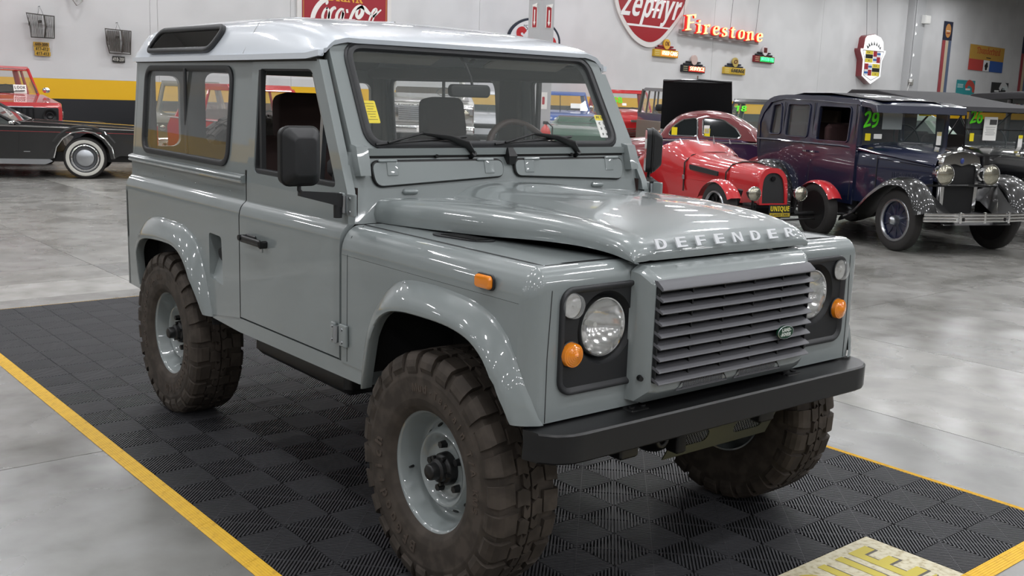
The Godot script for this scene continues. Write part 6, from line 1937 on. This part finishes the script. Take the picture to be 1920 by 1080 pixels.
func touring_cars() -> void:
	var c := car("touring_car", "black open touring car with a dark cloth top and a green 26", -2.945, -11.11, 20.8)
	var gb: Material = M.gloss_black
	part(c, "tub", soft([U(-0.75, 0.5), U(-0.75, 1.12), U(-1.3, 1.16), U(-2.0, 1.15), U(-3.2, 1.18), U(-3.3, 0.9), U(-3.1, 0.5)], 0.68, 0.05), gb)
	part(c, "scuttle", soft([U(-0.45, 0.5), U(-0.45, 1.10), U(-0.7, 1.17), U(-0.98, 1.20), U(-0.98, 0.5)], 0.60, 0.10), gb)
	var bon := []
	for q in [[-0.5, 0.50, 1.12], [0.08, 0.31, 1.07]]:
		var r := PackedVector3Array()
		for v in [U(1.0, 0.0), U(1.0, 0.7), U(0.9, 0.9), U(0.6, 0.98), U(0, 1.0), U(-0.6, 0.98), U(-0.9, 0.9), U(-1.0, 0.7), U(-1.0, 0.0)]: r.push_back(V(q[0], lerpf(0.5, q[2], v.y), v.x * q[1]))
		bon.append(r)
	part(c, "bonnet", B.new().grid(bon), gb)
	for i in 18:
		for s in [1.0, -1.0]: part(c, "bonnet_louvre", B.new().box(V(-0.42 + i * 0.024, 0.82, (0.50 - i * 0.0078) * s), V(0.01, 0.16, 0.01)), gb)
	part(c, "cloth_top", soft([U(-0.75, 1.66), U(-0.78, 1.72), U(-1.6, 1.80), U(-2.6, 1.93), U(-3.2, 1.93), U(-3.45, 1.80), U(-3.45, 1.74), U(-3.0, 1.83), U(-2.4, 1.82), U(-1.5, 1.72)], 0.76, 0.05), M.top_cloth)
	part(c, "top_rear_curtain", B.new().box(V(-3.32, 1.48, 0), V(0.03, 0.62, 1.3)), M.top_cloth)
	for s in [1.0, -1.0]:
		part(c, "top_bow", B.new().tube([V(-2.0, 1.15, 0.68 * s), V(-1.3, 1.74, 0.70 * s)], 0.014, 6), gb)
		part(c, "top_bow", B.new().tube([V(-2.05, 1.15, 0.68 * s), V(-2.6, 1.83, 0.70 * s)], 0.014, 6), gb)
		part(c, "windscreen_stay", B.new().tube([V(-0.95, 1.66, 0.56 * s), V(-1.2, 1.2, 0.64 * s)], 0.012, 6), gb)
	var fr := [V(-0.92, 1.18, 0.53), V(-0.95, 1.66, 0.53), V(-0.95, 1.66, -0.53), V(-0.92, 1.18, -0.53)]
	part(c, "windscreen_frame", B.new().tube(fr, 0.016, 6, true), gb)
	part(c, "windscreen_bar", B.new().tube([V(-0.935, 1.42, 0.53), V(-0.935, 1.42, -0.53)], 0.010, 6), gb)
	part(c, "windscreen", B.new().grid([P3([V(-0.925, 1.18, 0.53), V(-0.925, 1.18, -0.53)]), P3([V(-0.95, 1.66, 0.53), V(-0.95, 1.66, -0.53)])]), glass("#667072", 0.28))
	var rg := []
	for i in 20: rg.append(V(-1.22 - sin(TAU * i / 20) * 0.08, 1.28 + sin(TAU * i / 20) * 0.17, -0.28 + cos(TAU * i / 20) * 0.19))
	part(c, "steering_wheel", B.new().tube(rg, 0.012, 6, true), M.black)
	for x in [-1.7, -2.9]: part(c, "seat_back", B.new().box(V(x, 1.12, 0), V(0.16, 0.4, 1.15), 0.06), mat("#3c3634", 0.85))
	for s in 2:
		var f := B.new()
		vintage_fender(f, [U(-0.9, 0.34), U(-0.7, 0.46), U(-0.42, 0.72), U(-0.1, 0.86), U(0.15, 0.87), U(0.36, 0.78), U(0.48, 0.60)], 0.15, 0.70)
		part(c, "front_wing", flipz(f) if s else f, gb)
		f = B.new().box(V(-1.5, 0.36, 0.74), V(1.2, 0.035, 0.24), 0.012)
		part(c, "running_board", flipz(f) if s else f, gb)
		f = B.new()
		vintage_fender(f, [U(-3.2, 0.5), U(-3.0, 0.78), U(-2.65, 0.88), U(-2.35, 0.76), U(-2.15, 0.4)], 0.14, 0.72)
		part(c, "rear_wing", flipz(f) if s else f, gb)
		lamp_round(c, V(0.22, 0.90, 0.30 if s == 0 else -0.30), 0.11, 0.14, gb)
	part(c, "radiator", B.new().box(V(0.11, 0.80, 0), V(0.07, 0.6, 0.5), 0.03), M.chrome)
	part(c, "chassis_frame", B.new().box(V(-1.3, 0.44, 0), V(3.4, 0.1, 0.8)), M.black)
	part(c, "axle", B.new().cyl(V(0, 0.36, 0.7), V(0, 0.36, -0.7), 0.03), M.black)
	wheels(c, [[0.0, 0.70], [0.0, -0.70], [-2.6, 0.70], [-2.6, -0.70]], 0.37, 0.12, M.gloss_black, "spoke")
	var t := Transform3D(look_basis(V(1, 0, 0)), V(-0.91, 1.57, 0.38))
	words(c, "26", M.green_ink, t, 0.17, 0.21, 0.004, true, false, true, "price_figures")
	var sh := notice(c, Transform3D(look_basis(V(1, 0, 0)), V(-0.905, 1.43, 0.13)), 0.23, 0.32, M.paper)
	part(sh, "sheet_photo", B.new().box(V(-0.898, 1.52, 0.09), V(0.004, 0.07, 0.12)), mat("#4a4a4a", 0.7))
	for i in 5: part(sh, "print_line", B.new().box(V(-0.899, 1.45 - i * 0.025, 0.13), V(0.003, 0.006, 0.17 - 0.02 * (i % 3))), mat("#9a9a9a", 0.7))
	notice(c, Transform3D(look_basis(V(1, 0, 0)), V(-0.905, 1.31, 0.43)), 0.07, 0.11, M.yellow_paper)
	notice(c, Transform3D(look_basis(V(1, 0, 0)), V(-0.905, 1.27, -0.42)), 0.075, 0.16, M.paper)
	notice(c, Transform3D(look_basis(V(1, 0, 0)), V(-0.900, 1.33, -0.42)), 0.07, 0.045, M.yellow_paper)
	# a closed black car beyond it
	c = car("vintage_limousine", "black vintage closed car at the right edge behind the open touring car", -2.3, -13.6, 20.8)
	part(c, "body", soft([U(0.1, 0.5), U(0.1, 1.1), U(-0.9, 1.2), U(-3.3, 1.2), U(-3.3, 0.5)], 0.70, 0.06), gb)
	part(c, "roof", soft([U(-0.7, 1.84), U(-0.72, 1.90), U(-2.2, 1.99), U(-3.2, 1.94), U(-3.35, 1.80), U(-3.2, 1.84), U(-2.0, 1.88)], 0.72, 0.04), M.top_cloth)
	for s in [0.66, -0.66]:
		for x in [-0.9, -1.7, -2.4, -3.2]: part(c, "pillar", B.new().box(V(x, 1.52, s), V(0.08, 0.70, 0.06), 0.015), gb)
	for x in [-1.7, -2.9]: part(c, "seat_back", B.new().box(V(x, 1.3, 0), V(0.16, 0.4, 1.15), 0.06), mat("#4a3c34", 0.9))
	part(c, "windscreen", B.new().grid([P3([V(-0.9, 1.2, 0.63), V(-0.9, 1.2, -0.63)]), P3([V(-0.9, 1.85, 0.63), V(-0.9, 1.85, -0.63)])]), M.car_glass)
	wheels(c, [[0.0, 0.70], [0.0, -0.70], [-2.7, 0.70], [-2.7, -0.70]], 0.38, 0.13, M.gloss_black, "spoke")

func red_roadster() -> void:
	var c := car("red_roadster", "red vintage speedster with a black grille, cycle wings and a yellow front plate", -4.9, -7.9, 21)
	var rd: Material = paint("#b8161e")
	var secs := []
	for q in [[0.02, 0.20, 0.44, 0.84], [-0.05, 0.235, 0.42, 0.87], [-0.5, 0.30, 0.40, 0.90], [-1.0, 0.37, 0.38, 0.935], [-1.4, 0.43, 0.36, 0.96], [-1.52, 0.46, 0.36, 1.02], [-1.75, 0.50, 0.35, 1.10], [-2.0, 0.52, 0.35, 1.13], [-2.15, 0.53, 0.35, 1.10]]:
		var r := PackedVector3Array()
		for v in [U(0.92, 0.0), U(1.0, 0.30), U(1.0, 0.60), U(0.97, 0.78), U(0.86, 0.90), U(0.62, 0.97), U(0.3, 1.0), U(0, 1.0), U(-0.3, 1.0), U(-0.62, 0.97), U(-0.86, 0.90), U(-0.97, 0.78), U(-1.0, 0.60), U(-1.0, 0.30), U(-0.92, 0.0)]: r.push_back(V(q[0], lerpf(q[2], q[3], v.y), v.x * q[1]))
		secs.append(r)
	part(c, "bonnet", B.new().grid(secs), rd, 40.0)
	part(c, "tail", soft([U(-2.1, 0.36), U(-2.1, 1.0), U(-2.4, 0.98), U(-2.8, 0.86), U(-3.1, 0.6), U(-3.05, 0.38)], 0.52, 0.12), rd)
	part(c, "cockpit", B.new().box(V(-2.4, 0.985, 0), V(0.5, 0.04, 0.8), 0.01), M.interior)
	# radiator cowl with the dark mesh
	var cw := P2(B.curve([U(-0.20, 0.42), U(-0.205, 0.60), U(-0.19, 0.76), U(-0.11, 0.86), U(0.0, 0.88), U(0.11, 0.86), U(0.19, 0.76), U(0.205, 0.60), U(0.20, 0.42)], 3))
	var ci := P2(B.curve([U(-0.165, 0.44), U(-0.16, 0.60), U(-0.135, 0.74), U(-0.06, 0.81), U(0.06, 0.81), U(0.135, 0.74), U(0.16, 0.60), U(0.165, 0.44)], 3))
	part(c, "radiator_cowl", B.new().slab(cw, func(q): return V(0.09 - (q.y - 0.42) * 0.12, q.y, q.x), func(q): return V(0.0, q.y, q.x), [ci]), rd)
	part(c, "radiator_mesh", B.new().poly(ci, func(q): return V(0.07 - (q.y - 0.42) * 0.12, q.y, q.x)), mat("#161618", 0.6))
	part(c, "round_badge", B.new().cyl(V(0.04, 0.745, 0), V(0.055, 0.745, 0), 0.03, 0.03, 16), M.dark_metal)
	for s in 2:
		var sg := 1.0 if s == 0 else -1.0
		if s == 0: sides(c, "louvre_strip", [U(-1.38, 0.82), U(-0.62, 0.78), U(-0.62, 0.72), U(-1.38, 0.75)], 0.40, 0.0, 0.02, M.interior, 0.01)
		var f := B.new()
		var rows := []
		for i in 13:
			var t := deg_to_rad(28 + 132.0 * i / 12)
			rows.append(P3([V(cos(t) * 0.40, 0.35 + sin(t) * 0.35, 0.62 * sg), V(cos(t) * 0.425, 0.36 + sin(t) * 0.37, 0.66 * sg), V(cos(t) * 0.43, 0.36 + sin(t) * 0.375, 0.72 * sg), V(cos(t) * 0.425, 0.36 + sin(t) * 0.37, 0.78 * sg), V(cos(t) * 0.40, 0.35 + sin(t) * 0.35, 0.82 * sg)]))
		f.grid(rows)
		part(c, "cycle_wing", f, rd)
		lamp_round(c, V(0.16, 0.57, 0.335 * sg), 0.092, 0.10, M.chrome)
		part(c, "lamp_post", B.new().cyl(V(0.1, 0.30, 0.30 * sg), V(0.12, 0.55, 0.32 * sg), 0.016), M.black)
		part(c, "shock_absorber", B.new().cyl(V(-0.12, 0.36, 0.42 * sg), V(-0.05, 0.60, 0.40 * sg), 0.035), M.black)
		part(c, "leaf_spring", B.new().tube([V(0.15, 0.34, 0.30 * sg), V(-0.1, 0.28, 0.30 * sg), V(-0.6, 0.36, 0.30 * sg)], 0.03, 6), M.black)
		for x in [-0.55, -1.45]:
			var st := B.new()
			var w := 0.315 if x > -1 else 0.44
			var hh := 0.905 if x > -1 else 0.97
			st.tube([V(x, 0.45, (w + 0.012) * sg), V(x, hh - 0.13, (w + 0.014) * sg), V(x, hh - 0.03, w * 0.78 * sg), V(x, hh + 0.008, w * 0.3 * sg), V(x, hh + 0.010, 0)], 0.011, 5)
			part(c, "leather_strap", st, mat("#2a1c16", 0.7))
			part(c, "strap_buckle", B.new().box(V(x, 0.64, (w + 0.02) * sg), V(0.05, 0.06, 0.02), 0.004), M.steel)
		for k in 2: part(c, "aero_screen_bracket", B.new().loops([P3([V(-1.72, 1.09, (0.12 + 0.26 * k) * sg), V(-1.66, 1.09, (0.12 + 0.26 * k) * sg), V(-1.69, 1.09, (0.14 + 0.26 * k) * sg)]), P3([V(-1.75, 1.2 - 0.05 * k, (0.13 + 0.26 * k) * sg), V(-1.745, 1.2 - 0.05 * k, (0.13 + 0.26 * k) * sg), V(-1.75, 1.2 - 0.05 * k, (0.135 + 0.26 * k) * sg)])]), M.steel)
		for i in 26: part(c, "rivet", B.new().ball(V(-0.65 - i * 0.03, 0.62, (0.325 + i * 0.0042) * sg), V(0.006, 0.006, 0.006), 3), rd)
	var pl := group(c, "front_plate", Transform3D(look_basis(V(1, 0, 0)), V(0.24, 0.36, 0.0)))
	part(pl, "plate", B.new().plate(0.31, 0.165, 0.01, 0.0, 0.006, 0.002), M.ink)
	words(pl, "UNIQUE", mat("#e6cf2a", 0.5), Transform3D(Basis(), V(0, 0.03, 0.006)), 0.06, 0.27, 0.002)
	part(pl, "yellow_band", B.new().box(V(0, -0.045, 0.007), V(0.29, 0.045, 0.003)), mat("#b8a02a", 0.5))
	words(pl, "CLASSIC CARS", M.ink, Transform3D(Basis(), V(0, -0.045, 0.009)), 0.022, 0.25, 0.001)
	part(c, "front_axle", B.new().cyl(V(0, 0.30, 0.66), V(0, 0.30, -0.66), 0.03), M.black)
	part(c, "engine_parts", B.new().box(V(-0.1, 0.36, 0), V(0.3, 0.16, 0.5), 0.03), M.dark_metal)
	part(c, "chassis_frame", B.new().box(V(-1.4, 0.33, 0), V(2.9, 0.10, 0.7)), M.black)
	part(c, "steering_arm", B.new().tube([V(0.12, 0.25, -0.6), V(0.2, 0.24, 0.0), V(0.12, 0.25, 0.6)], 0.014, 6), M.black)
	wheels(c, [[0.0, 0.72], [0.0, -0.72], [-2.6, 0.72], [-2.6, -0.72]], 0.35, 0.16, M.dark_metal, "spoke")

func maroon_beetle() -> void:
	var c := car("small_rounded_car", "maroon and purple rounded small car behind the red speedster", -8.49, -10.88, 140)
	var prof := B.curve([U(1.45, 0.55), U(1.52, 0.75), U(1.35, 0.98), U(0.80, 1.07), U(0.66, 1.24), U(0.42, 1.44), U(0.05, 1.52), U(-0.35, 1.49), U(-0.72, 1.33), U(-1.05, 1.08), U(-1.35, 0.75), U(-1.42, 0.5)], 4)
	var rows := []
	for q in prof:
		var v: Vector2 = q
		var r := PackedVector3Array()
		var w := 0.60 if v.y > 1.05 else 0.62
		var lower := 0.42
		for k in 13:
			var t := -1.0 + k / 6.0
			var a := absf(t)
			var zz := w * (sin(minf(a, 1.0) * PI / 2)) * (1.0 if v.y < 1.1 else 1.0 - (v.y - 1.1) * 0.22)
			var drop := 0.0 if a < 0.05 else (1.0 - cos(a * PI / 2)) * (v.y - lower) * 0.42
			r.push_back(V(v.x, v.y - drop, zz * signf(t)))
		rows.append(r)
	var shell := B.new().grid(rows, false, true)
	part(c, "shell", shell, M.maroon, 60.0)
	part(c, "lower_body", soft([U(0.85, 0.3), U(0.85, 1.02), U(0.4, 1.07), U(-0.6, 1.07), U(-0.95, 0.95), U(-0.95, 0.3)], 0.69, 0.05), paint("#31143a"))
	part(c, "cabin_flank", soft([U(0.78, 1.04), U(0.62, 1.25), U(0.38, 1.44), U(0.0, 1.49), U(-0.4, 1.44), U(-0.7, 1.25), U(-0.85, 1.04)], 0.655, 0.05, 0.0, 0.13), M.maroon)
	for w in [[U(0.60, 1.10), U(0.54, 1.24), U(0.38, 1.36), U(0.14, 1.40), U(0.12, 1.10)], [U(0.04, 1.10), U(0.05, 1.40), U(-0.28, 1.38), U(-0.50, 1.24), U(-0.58, 1.12), U(-0.52, 1.09)]]:
		sides(c, "side_window", w, 0.655, 0.16, 0.006, M.opaque_dark_pane, 0.05)
		var l := []
		for q in B.round_poly(w, 0.05, 3): l.append(V(q.x, q.y, 0.664 - (q.y - 1.0) * 0.16))
		for s in 2:
			var b := B.new().tube(l, 0.011, 5, true)
			part(c, "chrome_frame", flipz(b) if s else b, M.chrome)
	for s in 2:
		for x in [0.98, -1.02]:
			var f := B.new()
			vintage_fender(f, B.curve([U(x + 0.46, 0.40), U(x + 0.40, 0.66), U(x + 0.2, 0.82), U(x - 0.02, 0.84), U(x - 0.25, 0.74), U(x - 0.42, 0.5), U(x - 0.48, 0.34)], 2), 0.17, 0.64)
			part(c, "wing", flipz(f) if s else f, M.maroon)
	line(c, "belt_trim", [V(1.2, 0.98, 0.60), V(0.8, 1.02, 0.695), V(-0.9, 1.02, 0.695)], 0.010, M.chrome)
	for q in [[0.50, 1.17, M.yellow_paper], [-0.02, 1.22, M.paper], [-0.03, 1.17, M.yellow_paper]]:
		notice(c, Transform3D(look_basis(V(0, 0, -1)), V(q[0], q[1], -0.648)), 0.09, 0.13, q[2])
	wheels(c, [[1.0, 0.64], [1.0, -0.64], [-1.02, 0.64], [-1.02, -0.64]], 0.31, 0.15, M.steel)

func pickup(c: Node3D, paint_m: Material, cab_h: float, w: float, style: int, bed := true) -> void:  # upright truck front, cab and bed; style 0 round fifties, 1 square seventies
	var r := 0.12 if style == 0 else 0.05
	part(c, "nose", soft([U(0.85, 0.5), U(0.88, 0.95), U(0.78, 1.10), U(0.3, 1.20), U(-0.75, 1.27), U(-0.75, 0.45)], w, r), paint_m)
	if style == 0:
		part(c, "bonnet_crown", soft([U(0.80, 1.08), U(0.6, 1.18), U(-0.7, 1.34), U(-0.75, 1.2), U(0.7, 1.0)], w * 0.6, 0.10), paint_m)
		for s in [1.0, -1.0]: part(c, "wing_top", soft([U(0.98, 0.85), U(0.92, 1.03), U(0.5, 1.12), U(-0.6, 1.16), U(-0.6, 0.9)], 0.22, 0.08, (w - 0.16) * s), paint_m)
	glasshouse(c, U(-0.72, 1.22), U(-1.02, cab_h - 0.09), U(-2.0, cab_h - 0.09), U(-2.08, 1.22), w - 0.08, w - 0.20, paint_m, [0.72], 0.09)
	part(c, "cab_lower", soft([U(-0.70, 0.5), U(-0.70, 1.22), U(-2.1, 1.22), U(-2.1, 0.5)], w - 0.03, 0.04), paint_m)
	if bed: part(c, "bed", soft([U(-2.1, 0.5), U(-2.1, 1.2), U(-4.3, 1.2), U(-4.3, 0.5)], w - 0.02, 0.05), paint_m)
	part(c, "bumper", soft([U(0.86, 0.42), U(1.04, 0.44), U(1.06, 0.56), U(0.86, 0.58)], w + 0.02, 0.04), M.chrome)
	for s in [1.0, -1.0]: part(c, "door_mirror", B.new().box(V(-0.85, 1.32, (w + 0.1) * s), V(0.05, 0.16, 0.12), 0.02), M.chrome)
	wheels(c, [[0.0, w - 0.12], [0.0, -w + 0.12], [-3.0, w - 0.12], [-3.0, -w + 0.12]], 0.36, 0.2, M.steel)

func far_row() -> void:
	# bright red fifties pickup
	var c := car("red_pickup", "bright red fifties pickup truck with a green 58 on its windscreen", -19.0, -20.0, 32)
	pickup(c, M.bright_red, 1.92, 0.94, 0)
	for s in [1.0, -1.0]:
		for k in 2: lamp_round(c, V(0.98, 0.93, (0.70 + k * 0.19) * s), 0.085, 0.05, M.chrome)
	for i in 5: part(c, "grille_bar", B.new().box(V(0.93, 0.60 + i * 0.05, 0), V(0.05, 0.025, 1.5 - i * 0.05), 0.008), M.chrome)
	part(c, "bonnet_emblem", B.new().box(V(0.90, 1.02, 0), V(0.04, 0.07, 0.42), 0.02), M.chrome)
	var t := Transform3D(look_basis(V(0.86, 0.5, 0)), V(-0.83, 1.60, 0.22))
	words(c, "58", M.green_ink, t, 0.20, 0.30, 0.01, true, false, false, "price_figures")
	for q in [[0.36, 1.42, M.paper], [0.0, 1.48, M.paper], [0.58, 1.38, M.yellow_paper]]: notice(c, Transform3D(look_basis(V(0.86, 0.5, 0)), V(-0.79 - (q[1] - 1.4) * 0.5, q[1], q[0])), 0.14, 0.09, q[2])
	# blue seventies pickup
	c = car("blue_pickup", "blue seventies pickup truck behind the grey column, with a chrome grille", -19.1, -17.3, 38)
	pickup(c, M.blue, 1.80, 0.94, 1)
	part(c, "grille_frame", B.new().box(V(0.90, 0.83, 0), V(0.08, 0.34, 1.8), 0.02), M.steel)
	for k in 2: part(c, "grille_half", B.new().box(V(0.945, 0.83, 0.34 - 0.68 * k), V(0.02, 0.22, 0.56), 0.01), M.dark_metal)
	for k in 4: part(c, "grille_rib", B.new().box(V(0.957, 0.83, (0.16 + 0.34 * (k % 2)) * (1 if k < 2 else -1)), V(0.01, 0.22, 0.02)), M.steel)
	for s in [1.0, -1.0]: lamp_round(c, V(0.95, 0.83, 0.80 * s), 0.10, 0.05, M.chrome)
	words(c, "FORD", M.steel, Transform3D(look_basis(V(1, 0.2, 0)), V(0.88, 1.05, 0)), 0.07, 1.0, 0.01)
	line(c, "window_post", [V(-0.72, 1.25, 0.0), V(-1.03, 1.72, 0.0)], 0.012, M.black, false)
	notice(c, Transform3D(look_basis(V(0.86, 0.5, 0)), V(-0.76, 1.40, -0.45)), 0.30, 0.16, M.paper)
	# dark truck with a canopy
	c = car("canopy_truck", "dark grey and tan truck with a canopy beside the raised black bonnet", -15.5, -18.75, 28)
	part(c, "lower_body", soft([U(1.3, 0.5), U(1.3, 1.05), U(0.5, 1.10), U(-1.9, 1.10), U(-1.9, 0.5)], 0.95, 0.06), mat("#7d7162", 0.4))
	part(c, "upper_body", soft([U(1.28, 1.0), U(1.2, 1.24), U(0.35, 1.30), U(-1.9, 1.30), U(-1.9, 1.0)], 0.93, 0.06), M.pewter)
	glasshouse(c, U(0.35, 1.30), U(0.0, 1.89), U(-1.85, 1.92), U(-1.92, 1.30), 0.86, 0.77, M.pewter, [0.34, 0.48, 0.74], 0.07, "#4a4642")
	for s in [1.0, -1.0]: part(c, "door_mirror", B.new().box(V(0.25, 1.46, 1.04 * s), V(0.10, 0.18, 0.2), 0.03), M.black)
	wheels(c, [[0.7, 0.84], [0.7, -0.84], [-1.3, 0.84], [-1.3, -0.84]], 0.37, 0.22, M.steel)
	# black car with its bonnet raised
	c = car("black_car", "black car with its bonnet raised high behind the maroon small car", -9.6, -11.9, 52)
	part(c, "body", soft([U(0.4, 0.4), U(0.4, 1.0), U(-0.9, 1.10), U(-2.6, 1.08), U(-2.6, 0.4)], 0.76, 0.08), M.gloss_black)
	glasshouse(c, U(-0.95, 1.10), U(-1.45, 1.46), U(-2.1, 1.46), U(-2.5, 1.08), 0.68, 0.58, M.gloss_black, [0.6], 0.06)
	part(c, "raised_bonnet", B.new().loops([P3([V(-0.85, 1.12, 0.68), V(-0.85, 1.12, -0.68), V(-0.88, 1.16, -0.68), V(-0.88, 1.16, 0.68)]), P3([V(-0.05, 2.0, 0.62), V(-0.05, 2.0, -0.62), V(-0.1, 2.04, -0.62), V(-0.1, 2.04, 0.62)])]), mat("#17171a", 0.7))
	part(c, "bonnet_lip", B.new().tube([V(-0.05, 2.01, 0.62), V(0.0, 2.05, 0), V(-0.05, 2.01, -0.62)], 0.02, 6), M.gloss_black)
	part(c, "bonnet_mascot", B.new().cyl(V(-0.05, 2.04, 0), V(-0.04, 2.12, 0), 0.012, 0.012, 6), M.chrome)
	part(c, "engine_bay", B.new().box(V(-0.25, 1.03, 0), V(1.1, 0.08, 1.3), 0.01), mat("#38383a", 0.6))
	part(c, "engine", B.new().box(V(-0.25, 1.06, 0), V(0.7, 0.14, 0.6), 0.04), M.dark_metal)
	wheels(c, [[-0.35, 0.67], [-0.35, -0.67], [-2.1, 0.67], [-2.1, -0.67]], 0.33, 0.18, M.steel)
	# low cars further along the row
	c = low_car("dark_saloon", "dark saloon roof with a green 18 behind the maroon small car", -11.5, -16.15, 60.0, M.gloss_black, 1.75, 3.3)
	words(c, "18", M.green_ink, Transform3D(look_basis(V(0.75, 0.65, 0)), V(-0.80, 1.52, 0.42)), 0.16, 0.28, 0.01, true, false, false, "price_figures")
	low_car("pale_green_car", "pale green rounded car roof between maroon small car and navy sedan", -9.5, -14.75, 140.0, paint("#9fb3a4"), 1.56, 3.4)

func low_car(called: String, label: String, x: float, z: float, heading: float, m: Material, h: float, back: float) -> Node3D:
	var c := car(called, label, x, z, heading)
	part(c, "body", soft([U(0.85, 0.4), U(0.9, 0.85), U(0.7, 0.98), U(-0.5, 1.06), U(0.2 - back, 1.05), U(-back, 0.85), U(0.05 - back, 0.4)], 0.86, 0.10), m)
	glasshouse(c, U(-0.45, 1.05), U(-0.95, h - 0.10), U(0.75 - back, h - 0.10), U(0.30 - back, 1.05), 0.74, 0.60, m, [0.55], 0.10)
	line(c, "belt_trim", [V(0.6, 0.96, 0.85), V(-0.5, 1.03, 0.87), V(0.2 - back, 1.03, 0.87)], 0.012, M.chrome)
	for q in [[0.86, 1.0], [-back + 0.05, -1.0]]: part(c, "bumper", B.new().box(V(q[0] + 0.07 * q[1], 0.48, 0), V(0.09, 0.12, 1.7), 0.03), M.chrome)
	for s in [1.0, -1.0]: lamp_round(c, V(0.86, 0.75, 0.62 * s), 0.09, 0.04, M.chrome)
	wheels(c, [[0.0, 0.76], [0.0, -0.76], [0.6 - back, 0.76], [0.6 - back, -0.76]], 0.33, 0.18, M.steel)
	return c

func seen_through_windows() -> void:
	low_car("bronze_saloon", "bronze grey rounded saloon seen through the vehicle's rear side window", -19.15, -6.35, 21.7, paint("#5d5a48"), 1.72, 3.0)
	low_car("long_red_car", "red rounded car seen through the vehicle's near door window", -13.6, -5.75, 0.0, M.bright_red, 1.69, 3.4)
	var c: Node3D
	low_car("green_white_car", "low green and white car seen above the vehicle's steering wheel", -14.0, -13.25, 45.0, paint("#1d4a34"), 1.20, 2.4)
	# raised silver pickup with a full-width chrome grille
	c = car("raised_pickup", "raised cream and chrome pickup seen through the windscreen", -14.97, -9.7, 35.2)
	var up := group(c, "raised_body", Transform3D(Basis(), V(0, 0.40, 0)))
	part(up, "nose", soft([U(0.85, 0.5), U(0.88, 0.98), U(0.80, 1.08), U(-0.75, 1.20), U(-0.75, 0.5)], 0.94, 0.05), M.cream)
	part(up, "bonnet_dark", soft([U(0.84, 1.06), U(0.7, 1.12), U(-0.7, 1.235), U(-0.7, 1.1)], 0.84, 0.04), M.pewter)
	glasshouse(up, U(-0.70, 1.20), U(-1.03, 1.68), U(-1.95, 1.68), U(-2.05, 1.20), 0.84, 0.72, M.cream, [0.72], 0.08)
	part(up, "cab_lower", soft([U(-0.70, 0.6), U(-0.70, 1.2), U(-2.1, 1.2), U(-2.1, 0.6)], 0.92, 0.04), M.cream)
	part(up, "bed", soft([U(-2.1, 0.6), U(-2.1, 1.15), U(-4.2, 1.15), U(-4.2, 0.6)], 0.92, 0.05), M.cream)
	part(up, "grille_frame", B.new().box(V(0.90, 0.84, 0), V(0.06, 0.36, 1.86), 0.02), M.chrome)
	part(up, "grille_mesh", B.new().box(V(0.935, 0.84, 0), V(0.02, 0.28, 1.16), 0.01), mat("#a9acae", 0.35, 0.9))
	for i in 7: part(up, "grille_bar", B.new().box(V(0.95, 0.72 + i * 0.04, 0), V(0.012, 0.012, 1.14)), M.chrome)
	part(up, "bumper", B.new().box(V(0.95, 0.53, 0), V(0.12, 0.17, 1.9), 0.03), M.chrome)
	part(up, "number_plate", B.new().box(V(1.015, 0.53, 0.05), V(0.012, 0.11, 0.32), 0.004), M.paper)
	for s in [1.0, -1.0]: lamp_round(c, V(0.95, 1.24, 0.74 * s), 0.105, 0.05, M.chrome)
	wheels(c, [[0.0, 0.80], [0.0, -0.80], [-3.0, 0.80], [-3.0, -0.80]], 0.44, 0.28, M.steel)
	# white sport utility car
	c = car("white_suv", "white modern sport utility car seen through the windscreen", -18.6, -13.9, 39)
	part(c, "body", soft([U(0.86, 0.45), U(0.92, 0.85), U(0.85, 1.05), U(-0.3, 1.18), U(-3.6, 1.22), U(-3.6, 0.45)], 0.95, 0.10), paint("#dfe2e6"))
	glasshouse(c, U(-0.3, 1.19), U(-1.0, 1.66), U(-3.2, 1.66), U(-3.55, 1.2), 0.86, 0.72, paint("#dfe2e6"), [0.36, 0.68], 0.07, "#3a3a3c")
	for s in [1.0, -1.0]:
		part(c, "headlamp", B.new().box(V(0.86, 0.93, 0.72 * s), V(0.12, 0.13, 0.34), 0.03), M.dark_metal)
		part(c, "headlamp_lens", B.new().ball(V(0.92, 0.93, 0.72 * s), V(0.02, 0.045, 0.07), 6), M.chrome)
		part(c, "door_mirror", B.new().box(V(-0.62, 1.27, 1.03 * s), V(0.12, 0.14, 0.22), 0.04), paint("#dfe2e6"))
	part(c, "grille", B.new().box(V(0.90, 0.86, 0), V(0.06, 0.12, 1.0), 0.02), M.black)
	part(c, "lower_grille", B.new().box(V(0.88, 0.58, 0), V(0.08, 0.14, 1.3), 0.03), M.black)
	wheels(c, [[0.0, 0.80], [0.0, -0.80], [-2.9, 0.80], [-2.9, -0.80]], 0.37, 0.24, M.dark_metal)
